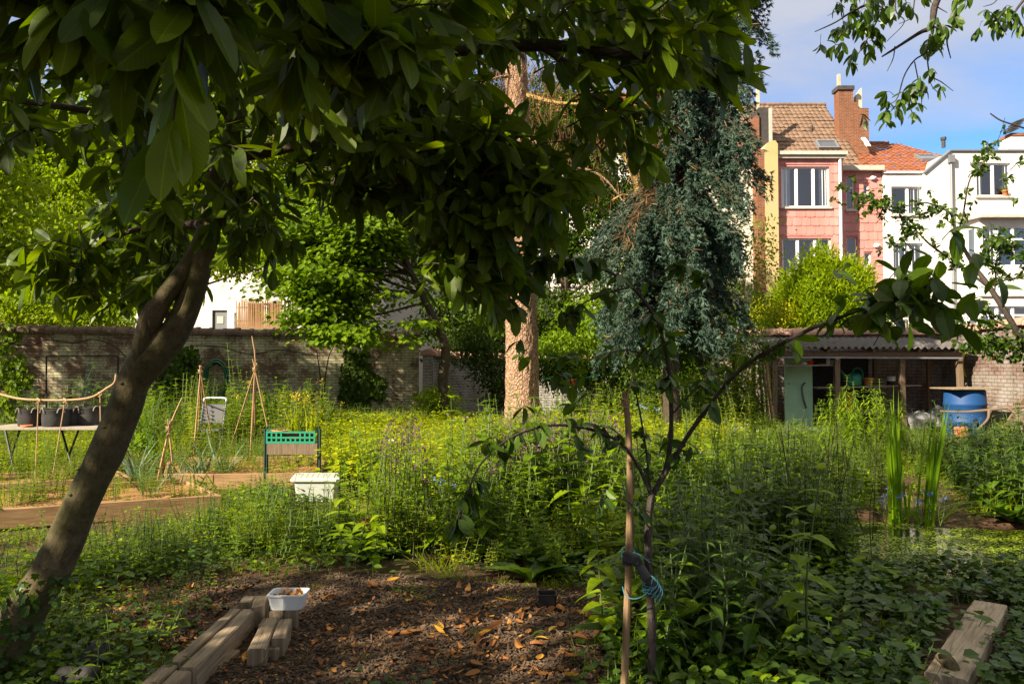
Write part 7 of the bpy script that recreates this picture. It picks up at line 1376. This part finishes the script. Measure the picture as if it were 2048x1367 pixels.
zones = [([(560, 1185), (860, 1180), (1010, 1195), (1180, 1215), (1220, 1290), (900, 1320), (640, 1290), (610, 1220)], 78, 'fallen orange brown leaf on the wood chips right of the timbers', 'fallen leaves on the wood chips'), ([(900, 1230), (1210, 1225), (1215, 1360), (800, 1360)], 48, 'fallen orange brown leaf on the wood chips left of the young plum tree', 'fallen leaves by the young plum'), ([(120, 1170), (470, 1165), (440, 1230), (330, 1310), (130, 1260)], 42, 'fallen brown leaf among weeds between leaning trunk and timbers', 'fallen leaves by the leaning trunk'), ([(560, 1020), (720, 1040), (700, 1110), (540, 1130)], 8, 'fallen orange leaf on the grass in front of the white box', 'fallen leaves on the grass')]
def put(me, p, lab, grp, s=1.0):
    o = bpy.data.objects.new('fallen_leaf', me); COL.objects.link(o); o.location = (p[0], p[1], p[2]); o.rotation_euler = (RNG.uniform(-.25, .25), RNG.uniform(-.25, .25), RNG.random() * 6.28); o.scale = (s,) * 3; tag(o, lab, 'leaf', grp)
for (px, py), j in LP: p = GP(px, py); put(LV[j], p + (0, 0, ground_h(p[:1], p[1:2])[0] + .035), 'large fallen leaf, pale yellow or orange, lying flat on the wood chips', 'large fallen leaves', 1.0)
for poly, n, lab, grp in zones:
    for px, py in polysample(poly, n):
        p = GP(px, py); put(LV[RNG.choice(6, p=[.26, .26, .2, .2, .04, .04])], p + (0, 0, ground_h(p[:1], p[1:2])[0] + (.03 if 'grass' not in lab else .1)), lab, grp, RNG.uniform(.45, .9))
# ---------------------------------------------------------------- plants one can tell apart
def plant(name, label, cat, protog, mats, spots, group, names=('foliage',), sc=(.85, 1.15)):
    root = None
    for i, (px, py) in enumerate(spots):
        p = GP(px, py); p[2] = ground_h(p[:1], p[1:2])[0]
        if root is None: root = thing(name, label, cat, (0, 0, 0), group); root['_local'] = 1; protog.build(names[0], mats, root); root.location = tuple(float(v) for v in p); del root['_local']; root.rotation_euler = (0, 0, 1.0)
        else: dup(root, p, RNG.random() * 6.28, RNG.uniform(*sc))
NM = [M['leaf_nettle'], M['stem'], M['petal_yellow']]
plant('nettle', 'tall dark leaved nettle right of the young plum tree', 'nettle', p_weed(.8, 12, .13, .055, T_LANCE, 2, .05, .5, r=.005, bend=-.5), [M['leaf_herb_dark'], M['stem']], [(1370, 1230), (1420, 1180), (1460, 1250), (1340, 1300), (1500, 1150), (1400, 1290), (1450, 1330), (1350, 1180), (1520, 1230), (1480, 1100), (1330, 1380), (1395, 1120)], 'nettles right of the plum')
plant('hemp_agrimony', 'tall plant with fans of narrow toothed leaves close right of the plum trunk', 'plant', p_weed(.95, 11, .17, .04, T_LANCE, 2, .04, .5, opp=5, r=.006, bend=-.45), [M['leaf_herb_dark'], M['stem']], [(1345, 1340), (1400, 1250), (1325, 1240), (1440, 1300)], 'fan leaved plants by the plum')
plant('tall_weed', 'slender tall weed with thin dark stem in front of the pond', 'weed', p_weed(1.0, 14, .06, .026, T_LANCE, 3, .1, .2, r=.005), [M['leaf_herb'], M['stem_dark']], [(1610, 1120), (1640, 1100), (1660, 1130), (1575, 1090), (1690, 1090), (1550, 1060), (1620, 1060), (1700, 1120), (1590, 1150), (1720, 1080)], 'tall weeds left of the pond')
plant('mugwort', 'tall feathery weed with tapering leafy spike before the open shed', 'weed', p_weed(1.5, 24, .22, .05, T_LANCE, 2, .1, .6, opp=4, r=.009, bend=-.6), [M['leaf_herb'], M['stem']], [(1655, 905), (1690, 900), (1705, 915), (1735, 898), (1765, 902), (1650, 930), (1745, 925), (1700, 935), (1680, 925), (1775, 930)], 'feathery weeds before the shed', sc=(.75, 1.05))
plant('nettle', 'sunlit nettle growing in a stand under the blue spruce', 'nettle', p_weed(1.1, 12, .16, .075, T_LANCE, 3, .1, .5, r=.007, bend=-.45), [M['leaf_bright'], M['stem']], [(1260, 872), (1300, 868), (1340, 874), (1380, 868), (1420, 872), (1460, 870), (1490, 878), (1280, 880), (1360, 882), (1440, 884), (1400, 880), (1210, 872), (1180, 876), (1325, 884), (1480, 888)], 'nettles under the blue spruce', sc=(.8, 1.2))
plant('nettle', 'nettle in the sunlit stand between leaning trunk and bean canes', 'nettle', p_weed(1.05, 12, .14, .06, T_LANCE, 3, .08, .5, r=.007, bend=-.45), [M['leaf_nettle'], M['stem']], [(262, 912), (290, 905), (310, 915), (330, 905), (350, 912), (280, 925), (305, 930), (345, 925)], 'nettles beside the leaning trunk', sc=(.8, 1.15))
plant('dock', 'broad leaved dock in the meadow left of the young plum', 'dock', p_broad(12, .38, .14, 0, 1.0), [M['leaf_herb_dark']], [(1060, 1160), (1090, 1140), (1150, 1120), (1030, 1130)], 'docks left of the plum')
plant('comfrey', 'large leaved comfrey beside the white storage box', 'comfrey', p_broad(14, .42, .15, 0, .8), [M['leaf_herb_dark']], [(705, 1050), (745, 1060), (725, 1090), (765, 1105), (735, 1112), (780, 1085)], 'comfrey by the white box', sc=(.7, 1.0))
plant('leek', 'leek with blue green strap leaves in the left raised bed', 'leek', p_grass(9, .75, .035, .02, -.5), [M['leaf_blue']], [(285, 985), (300, 1005), (325, 985), (372, 968), (395, 968), (415, 962), (355, 990), (268, 965), (430, 955), (450, 960)], 'leeks in the beds', sc=(.7, 1.05))
plant('pea_plant', 'pea plant climbing up the left tripod of canes', 'pea plant', p_weed(1.2, 16, .07, .05, T_OVAL, 2, .1, .2, r=.004, opp=3), [M['leaf_bright'], M['stem']], [(393, 912), (385, 928), (425, 918), (410, 905), (445, 910)], 'peas on the canes', sc=(.75, 1.2))
plant('rape_plant', 'yellow flowering brassica gone to seed behind the planter', 'plant', p_weed(1.15, 10, .12, .05, T_LANCE, 3, .1, .3, (16, .04, .1, 2), r=.006), [M['leaf_bright'], M['stem'], M['petal_yellow']], [(590, 905), (615, 895), (635, 908), (560, 895), (480, 905), (655, 890), (525, 900)], 'yellow brassicas behind the planter', sc=(.8, 1.2))
plant('brassica', 'young cabbage with blue green leaves behind the leaning trunk', 'cabbage', p_broad(8, .2, .12, 0, .9), [M['leaf_blue']], [(45, 985), (70, 1000), (130, 975), (170, 985), (30, 965)], 'cabbages in the left bed', sc=(.8, 1.3))
plant('kale', 'feathery leaf vegetable in the nearest raised bed', 'vegetable', p_weed(.5, 10, .11, .03, T_LANCE, 3, .05, .2, opp=4), [M['leaf_herb'], M['stem']], [(60, 1030), (90, 1022), (40, 1012)], 'leaf vegetables in the near bed')
plant('evening_primrose', 'single tall pointed leaved plant in front of the big lit trunk', 'plant', p_weed(1.5, 15, .22, .055, T_LANCE, 1, .01, .0, r=.01, opp=2, bend=-.25), [M['leaf_herb'], M['stem']], [(1018, 960)], None)
plant('mullein', 'slim green spire in the meadow right of the lit trunk', 'plant', p_weed(.95, 26, .07, .02, T_LANCE, 1, .01, .0, r=.012, opp=4, bend=-.1), [M['leaf_herb'], M['stem']], [(1085, 985), (1055, 985)], 'green spires by the trunk', sc=(.8, .9))
plant('rosette_plant', 'broad leaved plant at the right edge beyond the pond', 'plant', p_weed(.7, 9, .17, .085, T_OVAL, 3, .1, .5), [M['leaf_herb_dark'], M['stem']], [(1930, 985), (1975, 1000), (2020, 985), (2050, 1010), (1950, 960), (2000, 965)], 'broad leaved plants beyond the pond')
plant('forget_me_not', 'small plant with sky blue flowers at the near edge of the irises', 'flower', p_weed(.3, 4, .05, .014, T_LANCE, 2, .06, .2, (10, .012, .01, 2)), [M['leaf_herb'], M['stem'], M['petal_blue']], [(1775, 1040), (1785, 1030), (1800, 1045), (1850, 1030), (1865, 1040), (1880, 1050), (1840, 1048), (1770, 1055)], 'blue flowers by the pond')
for lab, px, py, n, hh, ln in (('tall clump of sword shaped iris leaves in the pond, left one of two', 1796, 1032, 17, 1.42, -.02), ('tall clump of sword shaped iris leaves in the pond, right one leaning right', 1853, 1036, 16, 1.32, .15)):
    p = GP(px, py); g = G(); n2 = n; P = p + np.c_[RNG.normal(size=(n, 2)) * (.035, .04), np.full(n, -.09)]; A = unit(np.c_[RNG.normal(size=n) * .045 + ln, RNG.normal(size=n) * .06, np.ones(n)]); g.leaves(T_BLADE, P, A, unit(np.c_[RNG.normal(size=n) * .35, -np.ones(n), np.zeros(n)]), hh * RNG.uniform(.7, 1.1, n), RNG.uniform(.03, .045, n), 0, bend=RNG.normal(size=n) * .05)
    m = 6; P = p + np.c_[RNG.normal(size=(m, 2)) * .07, np.full(m, -.05)]; A = unit(np.c_[RNG.uniform(-.7, .9, m), RNG.uniform(-.6, .3, m), np.ones(m) * .9]); g.leaves(T_BLADE, P, A, unit(np.c_[-A[:, :2] * .6, np.ones(m)]), RNG.uniform(.6, .95, m), .03, 0, bend=-.75); one(g, 'iris_clump', leafmat('iris_leaf', (.05, .1, .014), (.08, .14, .02), (.12, .18, .03), .4, .4), lab, 'iris', p)
